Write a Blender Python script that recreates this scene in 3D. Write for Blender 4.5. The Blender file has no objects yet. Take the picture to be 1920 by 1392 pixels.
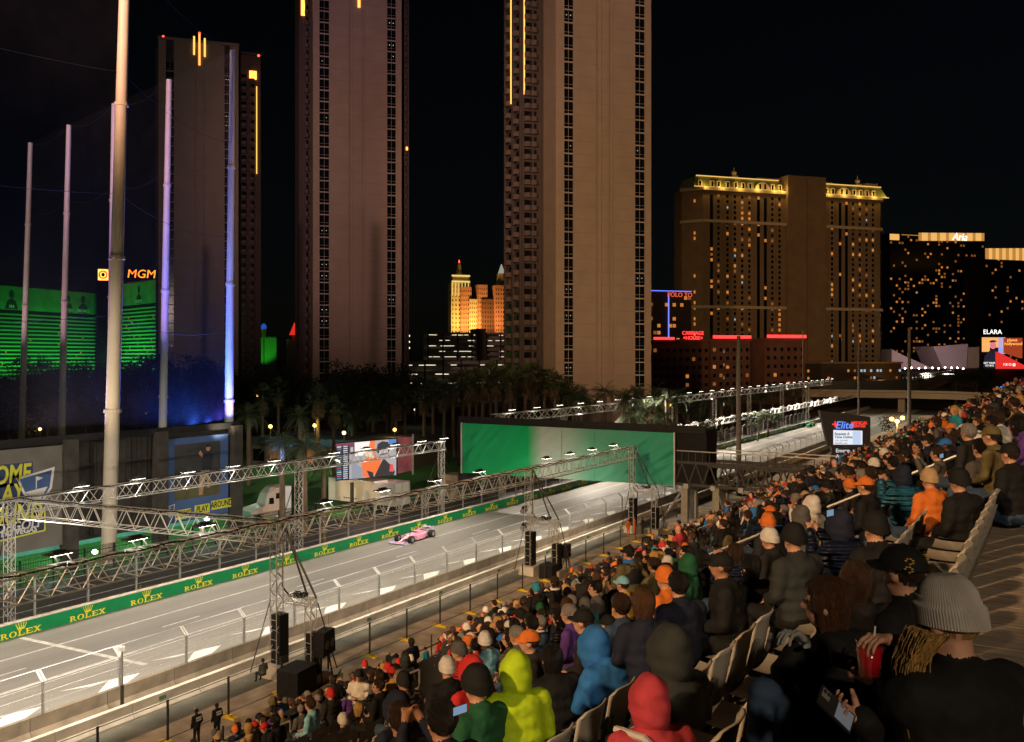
import bpy, bmesh, math, random
from mathutils import Vector, Matrix, noise
import numpy as np

SC = bpy.context.scene
COL = SC.collection
R_ = math.radians
rnd = random.Random(7)

# ------------------------------------------------------------------ camera
FPX, CX, HY, CH = 1685.0, 960.0, 668.0, 18.0          # focal length, centre and horizon in photo pixels; eye height
YAW = math.atan2(2000 - 960, FPX)                      # world +Y runs along the track, the camera is turned left of it
FWD = Vector((-math.sin(YAW), math.cos(YAW), 0))
RGT = Vector((math.cos(YAW), math.sin(YAW), 0))
UP = Vector((0, 0, 1))
cam_d = bpy.data.cameras.new('camera')
cam = bpy.data.objects.new('camera', cam_d)
COL.objects.link(cam)
cam.location = (0, 0, CH)
cam.rotation_euler = (math.pi / 2, 0, YAW)
cam_d.sensor_width = 36
cam_d.lens = 36 * FPX / 1920
cam_d.shift_y = -(696 - HY) / 1920
cam_d.clip_start = 0.1
cam_d.clip_end = 6000
SC.camera = cam

# ------------------------------------------------------------------ sky, moonless night
w = bpy.data.worlds.new('World')
SC.world = w
w.use_nodes = True
nt = w.node_tree
bg = nt.nodes['Background']
sky = nt.nodes.new('ShaderNodeTexSky')
sky.sky_type = 'NISHITA'
sky.sun_disc = False
SUN_EL, SUN_AZ = 24, 12
sky.sun_elevation = R_(SUN_EL)
sky.sun_rotation = R_(180 + SUN_AZ)
nt.links.new(sky.outputs[0], bg.inputs[0])
bg.inputs[1].default_value = 0.0004
sun_d = bpy.data.lights.new('sun', 'SUN')
sun_d.energy = 0.035
sun_d.angle = R_(8)
sun_d.color = (1, .8, .6)
sun = bpy.data.objects.new('sun', sun_d)
COL.objects.link(sun)
sun.rotation_euler = (R_(90 - SUN_EL), 0, R_(-SUN_AZ))
SC.view_settings.view_transform = 'Standard'
SC.view_settings.look = 'None'
SC.view_settings.exposure = 0
SC.view_settings.gamma = 1
SC.view_settings.use_curve_mapping = False
SC.cycles.max_bounces = 4
SC.cycles.diffuse_bounces = 2
SC.cycles.glossy_bounces = 2
SC.cycles.transparent_max_bounces = 24
SC.cycles.transmission_bounces = 4
SC.cycles.caustics_reflective = False
SC.cycles.caustics_refractive = False
SC.cycles.sample_clamp_indirect = 4
SC.cycles.use_denoising = True

# ------------------------------------------------------------------ pixel to place
def ray(x, y):
    return FWD + RGT * ((x - CX) / FPX) + UP * ((HY - y) / FPX)
def at_h(x, y, h):
    d = ray(x, y); t = (h - CH) / d.z
    return Vector((d.x * t, d.y * t, h))
def at_X(x, y, X):
    d = ray(x, y); t = X / d.x
    return Vector((X, d.y * t, CH + d.z * t))
def at_Y(x, y, Y):
    d = ray(x, y); t = Y / d.y
    return Vector((d.x * t, Y, CH + d.z * t))
def at_d(x, y, t):
    d = ray(x, y)
    return Vector((d.x * t, d.y * t, CH + d.z * t))
def depth(p):
    return p[0] * FWD.x + p[1] * FWD.y
def proj(p):
    z = depth(p)
    if z < .05: return (-9999, -9999, z)
    return (CX + FPX * (p[0] * RGT.x + p[1] * RGT.y) / z, HY - FPX * (p[2] - CH) / z, z)
def row_pt(x, y, off=17.42):
    """pixel of something that sits off metres up at X=0 on the slope of the stand (rise .5 per metre)"""
    d = ray(x, y); t = (off - CH) / (d.z - .5 * d.x)
    return Vector((d.x * t, d.y * t, CH + d.z * t))

# ------------------------------------------------------------------ materials
MATS = {}
def mat(name, col, rough=.7, metal=0, var=.12, vscale=3.0, bump=0, bscale=30, spec=.4, trans=0, emit=None, estr=0, detail=4, coord='Object', stretch=None):
    if name in MATS: return MATS[name]
    m = bpy.data.materials.new(name); m.use_nodes = True
    n = m.node_tree; b = n.nodes['Principled BSDF']
    b.inputs['Roughness'].default_value = rough
    b.inputs['Metallic'].default_value = metal
    b.inputs['Specular IOR Level'].default_value = spec
    if trans: b.inputs['Transmission Weight'].default_value = trans
    tc = n.nodes.new('ShaderNodeTexCoord')
    src = tc.outputs[coord]
    if stretch:
        mp = n.nodes.new('ShaderNodeMapping'); mp.inputs['Scale'].default_value = stretch
        n.links.new(src, mp.inputs[0]); src = mp.outputs[0]
    if var:
        t = n.nodes.new('ShaderNodeTexNoise'); t.inputs['Scale'].default_value = vscale; t.inputs['Detail'].default_value = detail
        n.links.new(src, t.inputs['Vector'])
        r = n.nodes.new('ShaderNodeValToRGB')
        r.color_ramp.elements[0].position = .3; r.color_ramp.elements[1].position = .7
        lo = [max(0, c * (1 - var)) for c in col]; hi = [min(1, c * (1 + var)) for c in col]
        r.color_ramp.elements[0].color = (*lo, 1); r.color_ramp.elements[1].color = (*hi, 1)
        n.links.new(t.outputs['Fac'], r.inputs[0]); n.links.new(r.outputs[0], b.inputs['Base Color'])
    else:
        b.inputs['Base Color'].default_value = (*col, 1)
    if bump:
        t2 = n.nodes.new('ShaderNodeTexNoise'); t2.inputs['Scale'].default_value = bscale; t2.inputs['Detail'].default_value = 3
        n.links.new(src, t2.inputs['Vector'])
        bp = n.nodes.new('ShaderNodeBump'); bp.inputs['Strength'].default_value = bump; bp.inputs['Distance'].default_value = .02
        n.links.new(t2.outputs['Fac'], bp.inputs['Height']); n.links.new(bp.outputs[0], b.inputs['Normal'])
    if emit:
        b.inputs['Emission Color'].default_value = (*emit, 1); b.inputs['Emission Strength'].default_value = estr
        m.cycles.emission_sampling = 'NONE'
    MATS[name] = m
    return m
def glow(name, col, s):
    return mat(name, (.02, .02, .02), var=0, emit=col, estr=s)
def M(name): return MATS[name]

# ------------------------------------------------------------------ mesh building
class MB:
    def __init__(s): s.v = []; s.f = []; s.m = []
    def add(s, vs, fs, mi=0):
        o = len(s.v); s.v += [tuple(p) for p in vs]
        for q in fs: s.f.append(tuple(i + o for i in q)); s.m.append(mi)
        return s
    def box(s, x0, x1, y0, y1, z0, z1, mi=0):
        vs = [(x0,y0,z0),(x1,y0,z0),(x1,y1,z0),(x0,y1,z0),(x0,y0,z1),(x1,y0,z1),(x1,y1,z1),(x0,y1,z1)]
        return s.add(vs, [(0,3,2,1),(4,5,6,7),(0,1,5,4),(1,2,6,5),(2,3,7,6),(3,0,4,7)], mi)
    def obox(s, c, ex, ey, ez, mi=0):
        c, ex, ey, ez = map(Vector, (c, ex, ey, ez))
        vs = [c + ex*a + ey*b + ez*d for d in (-1, 1) for a, b in ((-1,-1),(1,-1),(1,1),(-1,1))]
        return s.add(vs, [(0,3,2,1),(4,5,6,7),(0,1,5,4),(1,2,6,5),(2,3,7,6),(3,0,4,7)], mi)
    def bar(s, p, q, wd=.05, ht=None, mi=0, up=UP):
        p, q = Vector(p), Vector(q); d = q - p
        if d.length < 1e-6: return s
        d.normalize(); u = Vector(up)
        if abs(d.dot(u)) > .98: u = Vector((0, 1, 0)) if abs(d.y) < .9 else Vector((1, 0, 0))
        sx = d.cross(u).normalized(); uz = sx.cross(d).normalized(); ht = ht or wd
        return s.obox((p + q) / 2, (q - p) / 2, sx * wd / 2, uz * ht / 2, mi)
    def tube(s, p, q, r0, r1=None, n=8, mi=0, cap=True):
        p, q = Vector(p), Vector(q); r1 = r0 if r1 is None else r1
        d = (q - p).normalized(); u = Vector((0,0,1)) if abs(d.z) < .9 else Vector((1,0,0))
        a = d.cross(u).normalized(); b = d.cross(a)
        vs = []
        for c, r in ((p, r0), (q, r1)):
            for i in range(n):
                t = 2*math.pi*i/n; vs.append(c + (a*math.cos(t) + b*math.sin(t))*r)
        fs = [(i, (i+1) % n, n+(i+1) % n, n+i) for i in range(n)]
        if cap: fs += [tuple(range(n-1, -1, -1)), tuple(range(n, 2*n))]
        return s.add(vs, fs, mi)
    def path(s, pts, rs, n=8, mi=0):
        """one skin along a polyline"""
        pts = [Vector(p) for p in pts]; vs = []
        if not hasattr(rs, '__len__'): rs = [rs]*len(pts)
        prev = None
        for i, c in enumerate(pts):
            d = (pts[min(i+1, len(pts)-1)] - pts[max(i-1, 0)]).normalized()
            if prev is None:
                u = Vector((0,0,1)) if abs(d.z) < .9 else Vector((1,0,0)); a = d.cross(u).normalized()
            else:
                a = (prev - d*prev.dot(d)).normalized()
            prev = a; b = d.cross(a)
            for k in range(n):
                t = 2*math.pi*k/n; vs.append(c + (a*math.cos(t) + b*math.sin(t))*rs[i])
        fs = []
        for i in range(len(pts)-1):
            for k in range(n): fs.append((i*n+k, i*n+(k+1) % n, (i+1)*n+(k+1) % n, (i+1)*n+k))
        L = (len(pts)-1)*n
        fs += [tuple(range(n-1, -1, -1)), tuple(range(L, L+n))]
        return s.add(vs, fs, mi)
    def ell(s, c, rx, ry, rz, mi=0, nu=14, nv=9, rot=None, fn=None):
        c = Vector(c); vs = []; fs = []
        for j in range(nv+1):
            ph = math.pi*j/nv
            for i in range(nu):
                t = 2*math.pi*i/nu
                p = Vector((rx*math.sin(ph)*math.cos(t), ry*math.sin(ph)*math.sin(t), rz*math.cos(ph)))
                if fn: p = fn(p)
                if rot: p = rot @ p
                vs.append(c + p)
        for j in range(nv):
            for i in range(nu): fs.append((j*nu+i, (j+1)*nu+i, (j+1)*nu+(i+1) % nu, j*nu+(i+1) % nu))
        return s.add(vs, fs, mi)
    def prism(s, poly, d, mi=0):
        """extrude a 3-D polygon along vector d"""
        n = len(poly); d = Vector(d); vs = [Vector(p) for p in poly] + [Vector(p) + d for p in poly]
        fs = [tuple(range(n-1, -1, -1)), tuple(range(n, 2*n))] + [(i, (i+1) % n, n+(i+1) % n, n+i) for i in range(n)]
        return s.add(vs, fs, mi)
    def quad(s, a, b, c, d, mi=0): return s.add([a, b, c, d], [(0,1,2,3)], mi)
    def mesh(s, name, mats, smooth=False):
        me = bpy.data.meshes.new(name); me.from_pydata(s.v, [], s.f)
        for m in (mats if isinstance(mats, (list, tuple)) else [mats]): me.materials.append(m)
        me.polygons.foreach_set('material_index', s.m)
        if smooth: me.polygons.foreach_set('use_smooth', [True]*len(s.f))
        me.update()
        return me
    def build(s, name, mats, parent=None, smooth=False, loc=None):
        return put(name, s.mesh(name, mats, smooth), parent, loc)
def put(name, me, parent=None, loc=None, mw=None):
    o = bpy.data.objects.new(name, me); COL.objects.link(o)
    if parent is not None: o.parent = parent
    if loc is not None: o.location = loc
    if mw is not None: o.matrix_local = mw
    return o
def tag(o, label=None, cat=None, group=None, kind=None):
    if label: o['label'] = label
    if cat: o['category'] = cat
    if group: o['group'] = group
    if kind: o['kind'] = kind
    return o
def thing(name, label, cat, loc=(0,0,0), rz=0, group=None):
    o = bpy.data.objects.new(name, None); COL.objects.link(o); o.location = loc; o.rotation_euler = (0,0,rz)
    o.empty_display_size = .2
    return tag(o, label, cat, group)
def clone(src, name, label, cat=None, group=None, loc=None, rz=None, scale=None, mats=None):
    """a copy of a thing, its parts and their sub-parts (meshes shared)"""
    r = src.copy(); COL.objects.link(r); r.name = name
    if loc is not None: r.location = loc
    if rz is not None: r.rotation_euler = (0, 0, rz)
    if scale is not None: r.scale = (scale,)*3 if not hasattr(scale, '__len__') else scale
    tag(r, label, cat, group)
    def rec(a, b):
        for ch in a.children:
            c = ch.copy(); COL.objects.link(c); c.parent = b; rec(ch, c)
    rec(src, r)
    return r
def frame(o, ex, ey, ez):
    m = Matrix.Identity(4)
    for i, a in enumerate((ex, ey, ez)): m[0][i], m[1][i], m[2][i] = a
    m[0][3], m[1][3], m[2][3] = o
    return m
TMP = bpy.data.scenes.new('workshop')          # meshes are shaped here and the scene is thrown away at the end
def evaluated(o):
    TMP.collection.objects.link(o); vl = TMP.view_layers[0]; vl.update()
    me = bpy.data.meshes.new_from_object(o.evaluated_get(vl.depsgraph)); bpy.data.objects.remove(o)
    return me
_txt = {}
def text_mesh(body, m, size=1, ext=.01, align='CENTER', shear=0, spacing=1, bold=0):
    key = (body, m.name, size, align, shear, bold)
    if key in _txt: return _txt[key]
    c = bpy.data.curves.new('lettering', 'FONT'); c.body = body; c.size = size; c.extrude = ext; c.align_x = align; c.align_y = 'CENTER'
    c.shear = shear; c.space_character = spacing; c.offset = bold; c.resolution_u = 3
    me = evaluated(bpy.data.objects.new('t', c)); me.name = 'lettering'
    me.materials.clear(); me.materials.append(m)
    bpy.data.curves.remove(c)
    _txt[key] = me
    return me
def lettering(body, m, parent, o, ex, ez, size=1, name='lettering', sx=1, **k):
    """ex runs along the line of writing, ez up"""
    me = text_mesh(body, m, size, **k)
    ex, ez = Vector(ex).normalized(), Vector(ez).normalized()
    ob = put(name, me, parent, mw=frame(o, ex*sx, ez, ex.cross(ez)))
    return ob
ORD = 'first second third fourth fifth sixth seventh eighth ninth tenth eleventh twelfth thirteenth fourteenth fifteenth sixteenth seventeenth eighteenth nineteenth twentieth'.split()
def ordinal(i):
    T = ['', '', 'twenty', 'thirty', 'forty', 'fifty', 'sixty', 'seventy']
    if i < 20: return ORD[i]
    a, b = divmod(i+1, 10)
    return T[a][:-1]+'ieth' if b == 0 else T[a]+'-'+ORD[b-1]
def spot(name, loc, target, watts, col=(1,1,1), ang=60, blend=.5, rad=.3, parent=None):
    l = bpy.data.lights.new(name, 'SPOT'); l.energy = watts; l.color = col; l.spot_size = R_(ang); l.spot_blend = blend; l.shadow_soft_size = rad
    o = bpy.data.objects.new(name, l); COL.objects.link(o)
    d = (Vector(target) - Vector(loc)).normalized()
    o.location = loc; o.rotation_euler = d.to_track_quat('-Z', 'Y').to_euler()
    if parent is not None: o.parent = parent
    return o
def point(name, loc, watts, col, rad=.1, parent=None):
    l = bpy.data.lights.new(name, 'POINT'); l.energy = watts; l.color = col; l.shadow_soft_size = rad
    o = bpy.data.objects.new(name, l); COL.objects.link(o); o.location = loc
    if parent is not None: o.parent = parent
    return o
def sub_to_origin(me, o):
    me.transform(Matrix.Translation(-Vector(o)))
    return me
# ================================================================== materials of the place
def asphalt_mat(name, c, streak, rubber=False):
    m = mat(name, c, rough=.62, var=.0, bump=.25, bscale=60, spec=.45)
    n = m.node_tree; b = n.nodes['Principled BSDF']
    tc = n.nodes.new('ShaderNodeTexCoord')
    def nz(scale, st, det=5):
        mp = n.nodes.new('ShaderNodeMapping'); mp.inputs['Scale'].default_value = st
        t = n.nodes.new('ShaderNodeTexNoise'); t.inputs['Scale'].default_value = scale; t.inputs['Detail'].default_value = det
        n.links.new(tc.outputs['Object'], mp.inputs[0]); n.links.new(mp.outputs[0], t.inputs['Vector']); return t
    a = nz(1.0, (1.3, .012, 1)); p = nz(.35, (1, .25, 1), 8); g = nz(14, (1, .35, 1), 4)
    mx = n.nodes.new('ShaderNodeMix'); mx.data_type = 'FLOAT'; mx.inputs[0].default_value = .45
    n.links.new(a.outputs['Fac'], mx.inputs[2]); n.links.new(p.outputs['Fac'], mx.inputs[3])
    mx2 = n.nodes.new('ShaderNodeMix'); mx2.data_type = 'FLOAT'; mx2.inputs[0].default_value = .2
    n.links.new(mx.outputs[0], mx2.inputs[2]); n.links.new(g.outputs['Fac'], mx2.inputs[3])
    r = n.nodes.new('ShaderNodeValToRGB'); r.color_ramp.elements[0].position = .3; r.color_ramp.elements[1].position = .7
    r.color_ramp.elements[0].color = (*[v*(1-streak) for v in c], 1); r.color_ramp.elements[1].color = (*[v*(1+streak) for v in c], 1)
    n.links.new(mx2.outputs[0], r.inputs[0])
    if rubber:      # rubber laid down along the racing line
        sx = n.nodes.new('ShaderNodeSeparateXYZ'); n.links.new(tc.outputs['Object'], sx.inputs[0])
        wob = n.nodes.new('ShaderNodeMath'); wob.operation = 'MULTIPLY_ADD'; wob.inputs[1].default_value = 2.2; n.links.new(p.outputs['Fac'], wob.inputs[0]); n.links.new(sx.outputs['X'], wob.inputs[2])
        mr = n.nodes.new('ShaderNodeMapRange'); mr.inputs['From Min'].default_value = -56; mr.inputs['From Max'].default_value = -40; n.links.new(wob.outputs[0], mr.inputs[0])
        rr = n.nodes.new('ShaderNodeValToRGB'); rr.color_ramp.interpolation = 'B_SPLINE'; e = rr.color_ramp.elements; e[0].position = 0; e[0].color = (.8,.8,.8,1); e[1].position = 1; e[1].color = (1,1,1,1)
        for q, v in ((.15,.62),(.24,.85),(.34,.55),(.48,.66),(.56,.95),(.62,.8),(.7,1.0)): x = e.new(q); x.color = (v,v*.99,v*.98,1)
        n.links.new(mr.outputs[0], rr.inputs[0])
        mm = n.nodes.new('ShaderNodeMix'); mm.data_type = 'RGBA'; mm.blend_type = 'MULTIPLY'; mm.inputs[0].default_value = 1
        n.links.new(r.outputs[0], mm.inputs[6]); n.links.new(rr.outputs[0], mm.inputs[7]); n.links.new(mm.outputs[2], b.inputs['Base Color'])
    else: n.links.new(r.outputs[0], b.inputs['Base Color'])
    return m
asphalt_mat('track_asphalt', (.2, .188, .17), .3, True)
asphalt_mat('side_asphalt', (.045, .045, .047), .3)
mat('gravel', (.4, .3, .2), rough=.95, var=.35, vscale=.8, bump=.6, bscale=9, detail=9)
mat('far_ground', (.03, .028, .024), rough=.95, var=.4, vscale=.05)
mat('apron', (.18, .18, .15), rough=.85, var=.3, vscale=.5, bump=.3, bscale=12, detail=8)
mat('concrete', (.36, .32, .27), rough=.85, var=.22, vscale=1.2, bump=.3, bscale=14, detail=8)
mat('concrete_pale', (.68, .62, .52), rough=.85, var=.2, vscale=.9, bump=.25, bscale=12, detail=8)
mat('paint_white', (.75, .74, .7), rough=.55, var=.2, vscale=1.6, detail=9)
mat('paint_worn', (.42, .41, .38), rough=.6, var=.3, vscale=2.5, detail=9)
mat('steel', (.5, .5, .48), rough=.42, metal=.85, var=.15, vscale=4)
mat('aluminium', (.62, .61, .58), rough=.4, metal=.6, var=.12, vscale=5)
mat('dark_steel', (.06, .058, .055), rough=.5, metal=.5, var=.2)
mat('black_matte', (.012, .012, .013), rough=.85, var=.3)
mat('black_cloth', (.01, .01, .011), rough=.95, var=.4, vscale=6)
mat('sign_green', (.0, .19, .06), rough=.4, var=.08, vscale=1)
mat('sign_yellow', (.75, .62, .03), rough=.45, var=.05)
mat('yellow_plastic', (.75, .5, .02), rough=.5, var=.15)
mat('turf', (.07, .26, .05), rough=.95, var=.4, vscale=3, bump=.8, bscale=40)
mat('dry_grass', (.3, .24, .1), rough=.95, var=.4, vscale=5)
mat('wood_deck', (.32, .26, .2), rough=.7, var=.35, vscale=2, stretch=(1, 12, 1), bump=.4, bscale=20)

# ================================================================== ground, roads
def sheet(name, x0, x1, y0, y1, z, m, ny=1):
    b = MB()
    for i in range(ny):
        a = y0 + (y1-y0)*i/ny; c = y0 + (y1-y0)*(i+1)/ny
        b.quad((x0,a,z),(x1,a,z),(x1,c,z),(x0,c,z))
    return tag(b.build(name, m), kind='structure')
sheet('ground', -3000, 2500, -800, 4200, -.012, M('far_ground'))
sheet('track', -57.4, -41.2, -60, 330, 0.0, M('track_asphalt'))
sheet('side_road', -69.2, -57.4, -60, 330, -.004, M('side_asphalt'))
sheet('service_path', -41.2, -37.4, -60, 300, .0, M('apron'))
sheet('gravel_strip', -37.4, -18, -60, 300, -.004, M('gravel'))
sheet('golf_lawn', -150, -69.2, -20, 140, -.004, M('turf'))
def marking(name, polys, m, z=.005):
    b = MB()
    for q in polys: b.add([(p[0], p[1], z) for p in q], [tuple(range(len(q)))])
    return tag(b.build(name, m), kind='structure')
def stripe(X, w_, y0, y1): return [(X-w_/2, y0), (X+w_/2, y0), (X+w_/2, y1), (X-w_/2, y1)]
marking('edge_line', [stripe(-53.5, .16, -60, 330)], M('paint_worn'))
marking('lane_line', [stripe(-48.35, .12, -60, 330)], M('paint_worn'))
marking('lane_line', [stripe(-47.85, .12, -60, 330)], M('paint_worn'))
marking('near_edge_line', [stripe(-42.75, .14, -60, 330)], M('paint_white'))
for k in range(24):
    marking('lane_dash', [stripe(-51.1, .13, 2+k*12.2, 5+k*12.2)], M('paint_worn'), .006)
marking('start_line', [[(-56.9, 32.2), (-56.9, 32.55), (-45.7, 33.55), (-45.7, 33.2)]], M('paint_worn'), .009)
marking('start_line', [[(-42.6, 33.4), (-42.6, 33.75), (-41.3, 33.85), (-41.3, 33.5)]], M('paint_worn'), .009)
ARROW = [at_h(x, y, 0) for x, y in ((655,1116),(743,1098),(733,1113),(708,1125),(709,1105),(690,1111))]
STEP = at_h(823,1070,0).y - at_h(743,1098,0).y
for k in range(-7, 18):
    marking('chevron_marking', [[(p.x, p.y + k*STEP) for p in ARROW]], M('paint_white'), .01)
# rising road and ramp beyond the overpass
b = MB()
p = [at_d(1655, 737, 330), at_d(1735, 737, 330), at_d(1843, 690, 640), at_d(1805, 690, 640)]
b.quad(*p); tag(b.build('hill_road', M('track_asphalt')), kind='structure')
b = MB()
q = [at_d(1560, 741, 345), at_d(1920, 741, 345), at_d(1990, 689, 700), at_d(1500, 689, 700)]
b.quad(*[v - Vector((0,0,.8)) for v in q]); tag(b.build('hill', M('far_ground')), kind='structure')
# ================================================================== trackside walls
def jersey(L, h, wb, wt):
    b = MB()
    pr = [(-wb/2,0),(wb/2,0),(wb/2,.1),(wt/2,.35),(wt/2,h),(-wt/2,h),(-wt/2,.35),(-wb/2,.1)]
    b.prism([(x, 0.015, z) for x, z in pr], (0, L-.03, 0))
    return b
far_wall = thing('barrier_wall', 'green advertising wall of concrete blocks along the far edge of the track', 'barrier', (-57.3, -10, 0))
blk = MB().box(-.28, .28, .012, 3.988, 0, .98, 0).mesh('wall_block', [M('concrete')])
for i in range(84): put('wall_block', blk, far_wall, (-.05, i*4, 0))
wrap = MB().box(.24, .262, 0, 4.618, .03, .93, 0).mesh('banner', [M('sign_green')])
# crown emblem and lettering with slab serifs, flat on the wall, u along the track, z up
def serif_word():
    b = MB(); x = 0; T = .011
    def rect(u0, u1, z0, z1): b.box(0, T, u0, u1, z0, z1)
    def slant(u0, z0, u1, z1, wd):
        b.prism([(0,u0-wd/2,z0),(0,u0+wd/2,z0),(0,u1+wd/2,z1),(0,u1-wd/2,z1)], (T,0,0))
    def ring(cu, cz, ru, rz, tu, tz, a0=0, a1=2*math.pi, n=20):
        for i in range(n):
            t0 = a0+(a1-a0)*i/n; t1 = a0+(a1-a0)*(i+1)/n
            P = lambda t, k: (0, cu+(ru-tu*k)*math.cos(t), cz+(rz-tz*k)*math.sin(t))
            b.prism([P(t0,0), P(t1,0), P(t1,1), P(t0,1)], (T,0,0))
    H = .36
    def R():
        rect(.08,.18,.03,H-.03); rect(.02,.24,0,.04); rect(.02,.26,H-.04,H)
        ring(.24,.26,.16,.1,.09,.035,-math.pi/2,math.pi/2,10); rect(.18,.24,.16,.195); slant(.28,.17,.43,.02,.1); rect(.38,.52,0,.04)
    def O(): ring(.24,.18,.24,.185,.1,.03)
    def L():
        rect(.08,.18,.03,H-.03); rect(.02,.26,H-.04,H); rect(.02,.44,0,.045); rect(.4,.44,.04,.13)
    def E_():
        rect(.08,.18,.03,H-.03); rect(.02,.46,H-.045,H); rect(.02,.47,0,.045); rect(.16,.34,.165,.2); rect(.42,.46,H-.12,H-.04); rect(.43,.47,.04,.13)
    def X():
        slant(.1,.02,.4,H-.02,.08); slant(.4,.02,.1,H-.02,.11); rect(0,.2,0,.04); rect(.3,.52,0,.04); rect(0,.22,H-.04,H); rect(.32,.5,H-.04,H)
    for fn, wd in ((R,.58),(O,.54),(L,.5),(E_,.53),(X,.5)):
        s0 = len(b.v); fn()
        b.v[s0:] = [(p[0], p[1]+x, p[2]) for p in b.v[s0:]]; x += wd
    return b
wordmark = serif_word().mesh('lettering', [M('sign_yellow')])
cb = MB()
for i in range(5):
    u = -.34+.17*i; zt = .36+(.05 if i == 2 else .03 if i in (1,3) else 0)
    cb.prism([(0,-.2+.1*i-.035,.08),(0,-.2+.1*i+.035,.08),(0,u+.012,zt),(0,u-.012,zt)], (.012,0,0))
    cb.add([(0.006+.008*math.sin(0), u+.04*math.cos(t*math.pi/4), zt+.04*math.sin(t*math.pi/4)) for t in range(8)], [tuple(range(8))])
cb.prism([(0,.25*math.cos(t*math.pi/6),.06+.05*math.sin(t*math.pi/6)) for t in range(12)], (.012,0,0))
crown = cb.mesh('emblem', [M('sign_yellow')])
for k in range(48):
    Y = 32.5 + (k-2)*4.62
    put('banner', wrap, far_wall, (0, Y-2.31+10, 0))
    put('lettering', wordmark, far_wall, (.265, Y-1.35+10, .1))
    put('emblem', crown, far_wall, (.265, Y+10, .48))

near_wall = thing('trackside_wall', 'brown concrete block wall carrying the catch fence on the near side', 'barrier', (-41.5, 0, 0))
jm = jersey(4, 1.0, .6, .24).mesh('wall_block', [mat('concrete_brown', (.2,.155,.11), rough=.88, var=.25, vscale=1.2, bump=.3, bscale=14, detail=8)])
for i in range(55): put('wall_block', jm, near_wall, (0, i*4, 0))
pale_wall = thing('inner_wall', 'long pale concrete block wall between catch fence and spectators', 'barrier', (-39.5, 0, 0))
jm2 = jersey(4, .8, .62, .3).mesh('wall_block', [M('concrete_pale')])
plac = MB().box(0, .012, 0, .42, 0, .2).mesh('placard', [mat('placard_green', (.12,.3,.14), var=.2)])
for i in range(50):
    put('wall_block', jm2, pale_wall, (0, i*4, 0))
    if i % 2: put('placard', plac, pale_wall, (.17, i*4+1.5, .46))

# ================================================================== catch fences
def net_mat(name, col, alpha, rough=.6, scale=0):
    m = bpy.data.materials.new(name); m.use_nodes = True; n = m.node_tree; n.nodes.clear()
    out = n.nodes.new('ShaderNodeOutputMaterial'); mix = n.nodes.new('ShaderNodeMixShader')
    tr = n.nodes.new('ShaderNodeBsdfTransparent'); df = n.nodes.new('ShaderNodeBsdfDiffuse'); tl = n.nodes.new('ShaderNodeBsdfTranslucent')
    ad = n.nodes.new('ShaderNodeMixShader'); ad.inputs[0].default_value = .4
    df.inputs[0].default_value = (*col, 1); tl.inputs[0].default_value = (*col, 1)
    n.links.new(df.outputs[0], ad.inputs[1]); n.links.new(tl.outputs[0], ad.inputs[2])
    nz = n.nodes.new('ShaderNodeTexNoise'); nz.inputs['Scale'].default_value = .35; nz.inputs['Detail'].default_value = 6
    tc = n.nodes.new('ShaderNodeTexCoord'); n.links.new(tc.outputs['Object'], nz.inputs['Vector'])
    mr = n.nodes.new('ShaderNodeMapRange'); mr.inputs['From Min'].default_value = .3; mr.inputs['From Max'].default_value = .7
    mr.inputs['To Min'].default_value = alpha*.65; mr.inputs['To Max'].default_value = alpha*1.35
    n.links.new(nz.outputs['Fac'], mr.inputs[0]); n.links.new(mr.outputs[0], mix.inputs[0])
    n.links.new(tr.outputs[0], mix.inputs[1]); n.links.new(ad.outputs[0], mix.inputs[2]); n.links.new(mix.outputs[0], out.inputs[0])
    MATS[name] = m; return m
net_mat('wire_mesh', (.4,.38,.34), .13)
net_mat('wire_mesh_far', (.3,.3,.28), .05)
net_mat('golf_net', (.12,.12,.13), .055)

ff = thing('catch_fence', 'tall steel catch fence with cables behind the green wall', 'fence', (-57.9, 0, 0))
post = MB().box(-.06,.06,-.06,.06,.4,3.35).bar((0,0,3.3),(.55,0,3.75),.1).mesh('post', [M('steel')])
for i in range(62): put('post', post, ff, (0, 33.89-7*3.8+i*3.8, 0))
for z in (1.35, 1.85, 2.35, 2.85, 3.3):
    MB().tube((.08,5,z),(.08,242,z),.02,n=5).build('cable', M('steel'), ff)
MB().quad((.1,5,.95),(.1,242,.95),(.1,242,3.3),(.1,5,3.3)).build('wire_mesh', M('wire_mesh_far'), ff)

nf = thing('catch_fence', 'steel catch fence with bent-over white tops along the near edge of the track', 'fence', (-41.5, 0, 0))
post2 = MB().box(-.055,.055,-.055,.055,.2,2.55).mesh('post', [M('steel')])
bent = MB().bar((0,-.03,2.5),(-.5,-.03,2.95),.1,.07).bar((0,.12,2.5),(-.5,.12,2.95),.1,.07).mesh('bent_top', [mat('pale_steel', (.42,.41,.39), rough=.5, metal=.2, var=.1)])
for i in range(48):
    Y = 24.68-3*4.1+i*4.1
    p_ = put('post', post2, nf, (0, Y, 0)); put('bent_top', bent, p_)
for z in (1.5, 2.0, 2.52):
    MB().tube((.06,8,z),(.06,205,z),.014,n=5).build('cable', M('steel'), nf)
MB().tube((-.5,8,2.95),(-.5,205,2.95),.014,n=5).build('cable', M('steel'), nf)
MB().quad((.07,8,.95),(.07,205,.95),(.07,205,2.52),(.07,8,2.52)).build('wire_mesh', M('wire_mesh'), nf)

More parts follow.
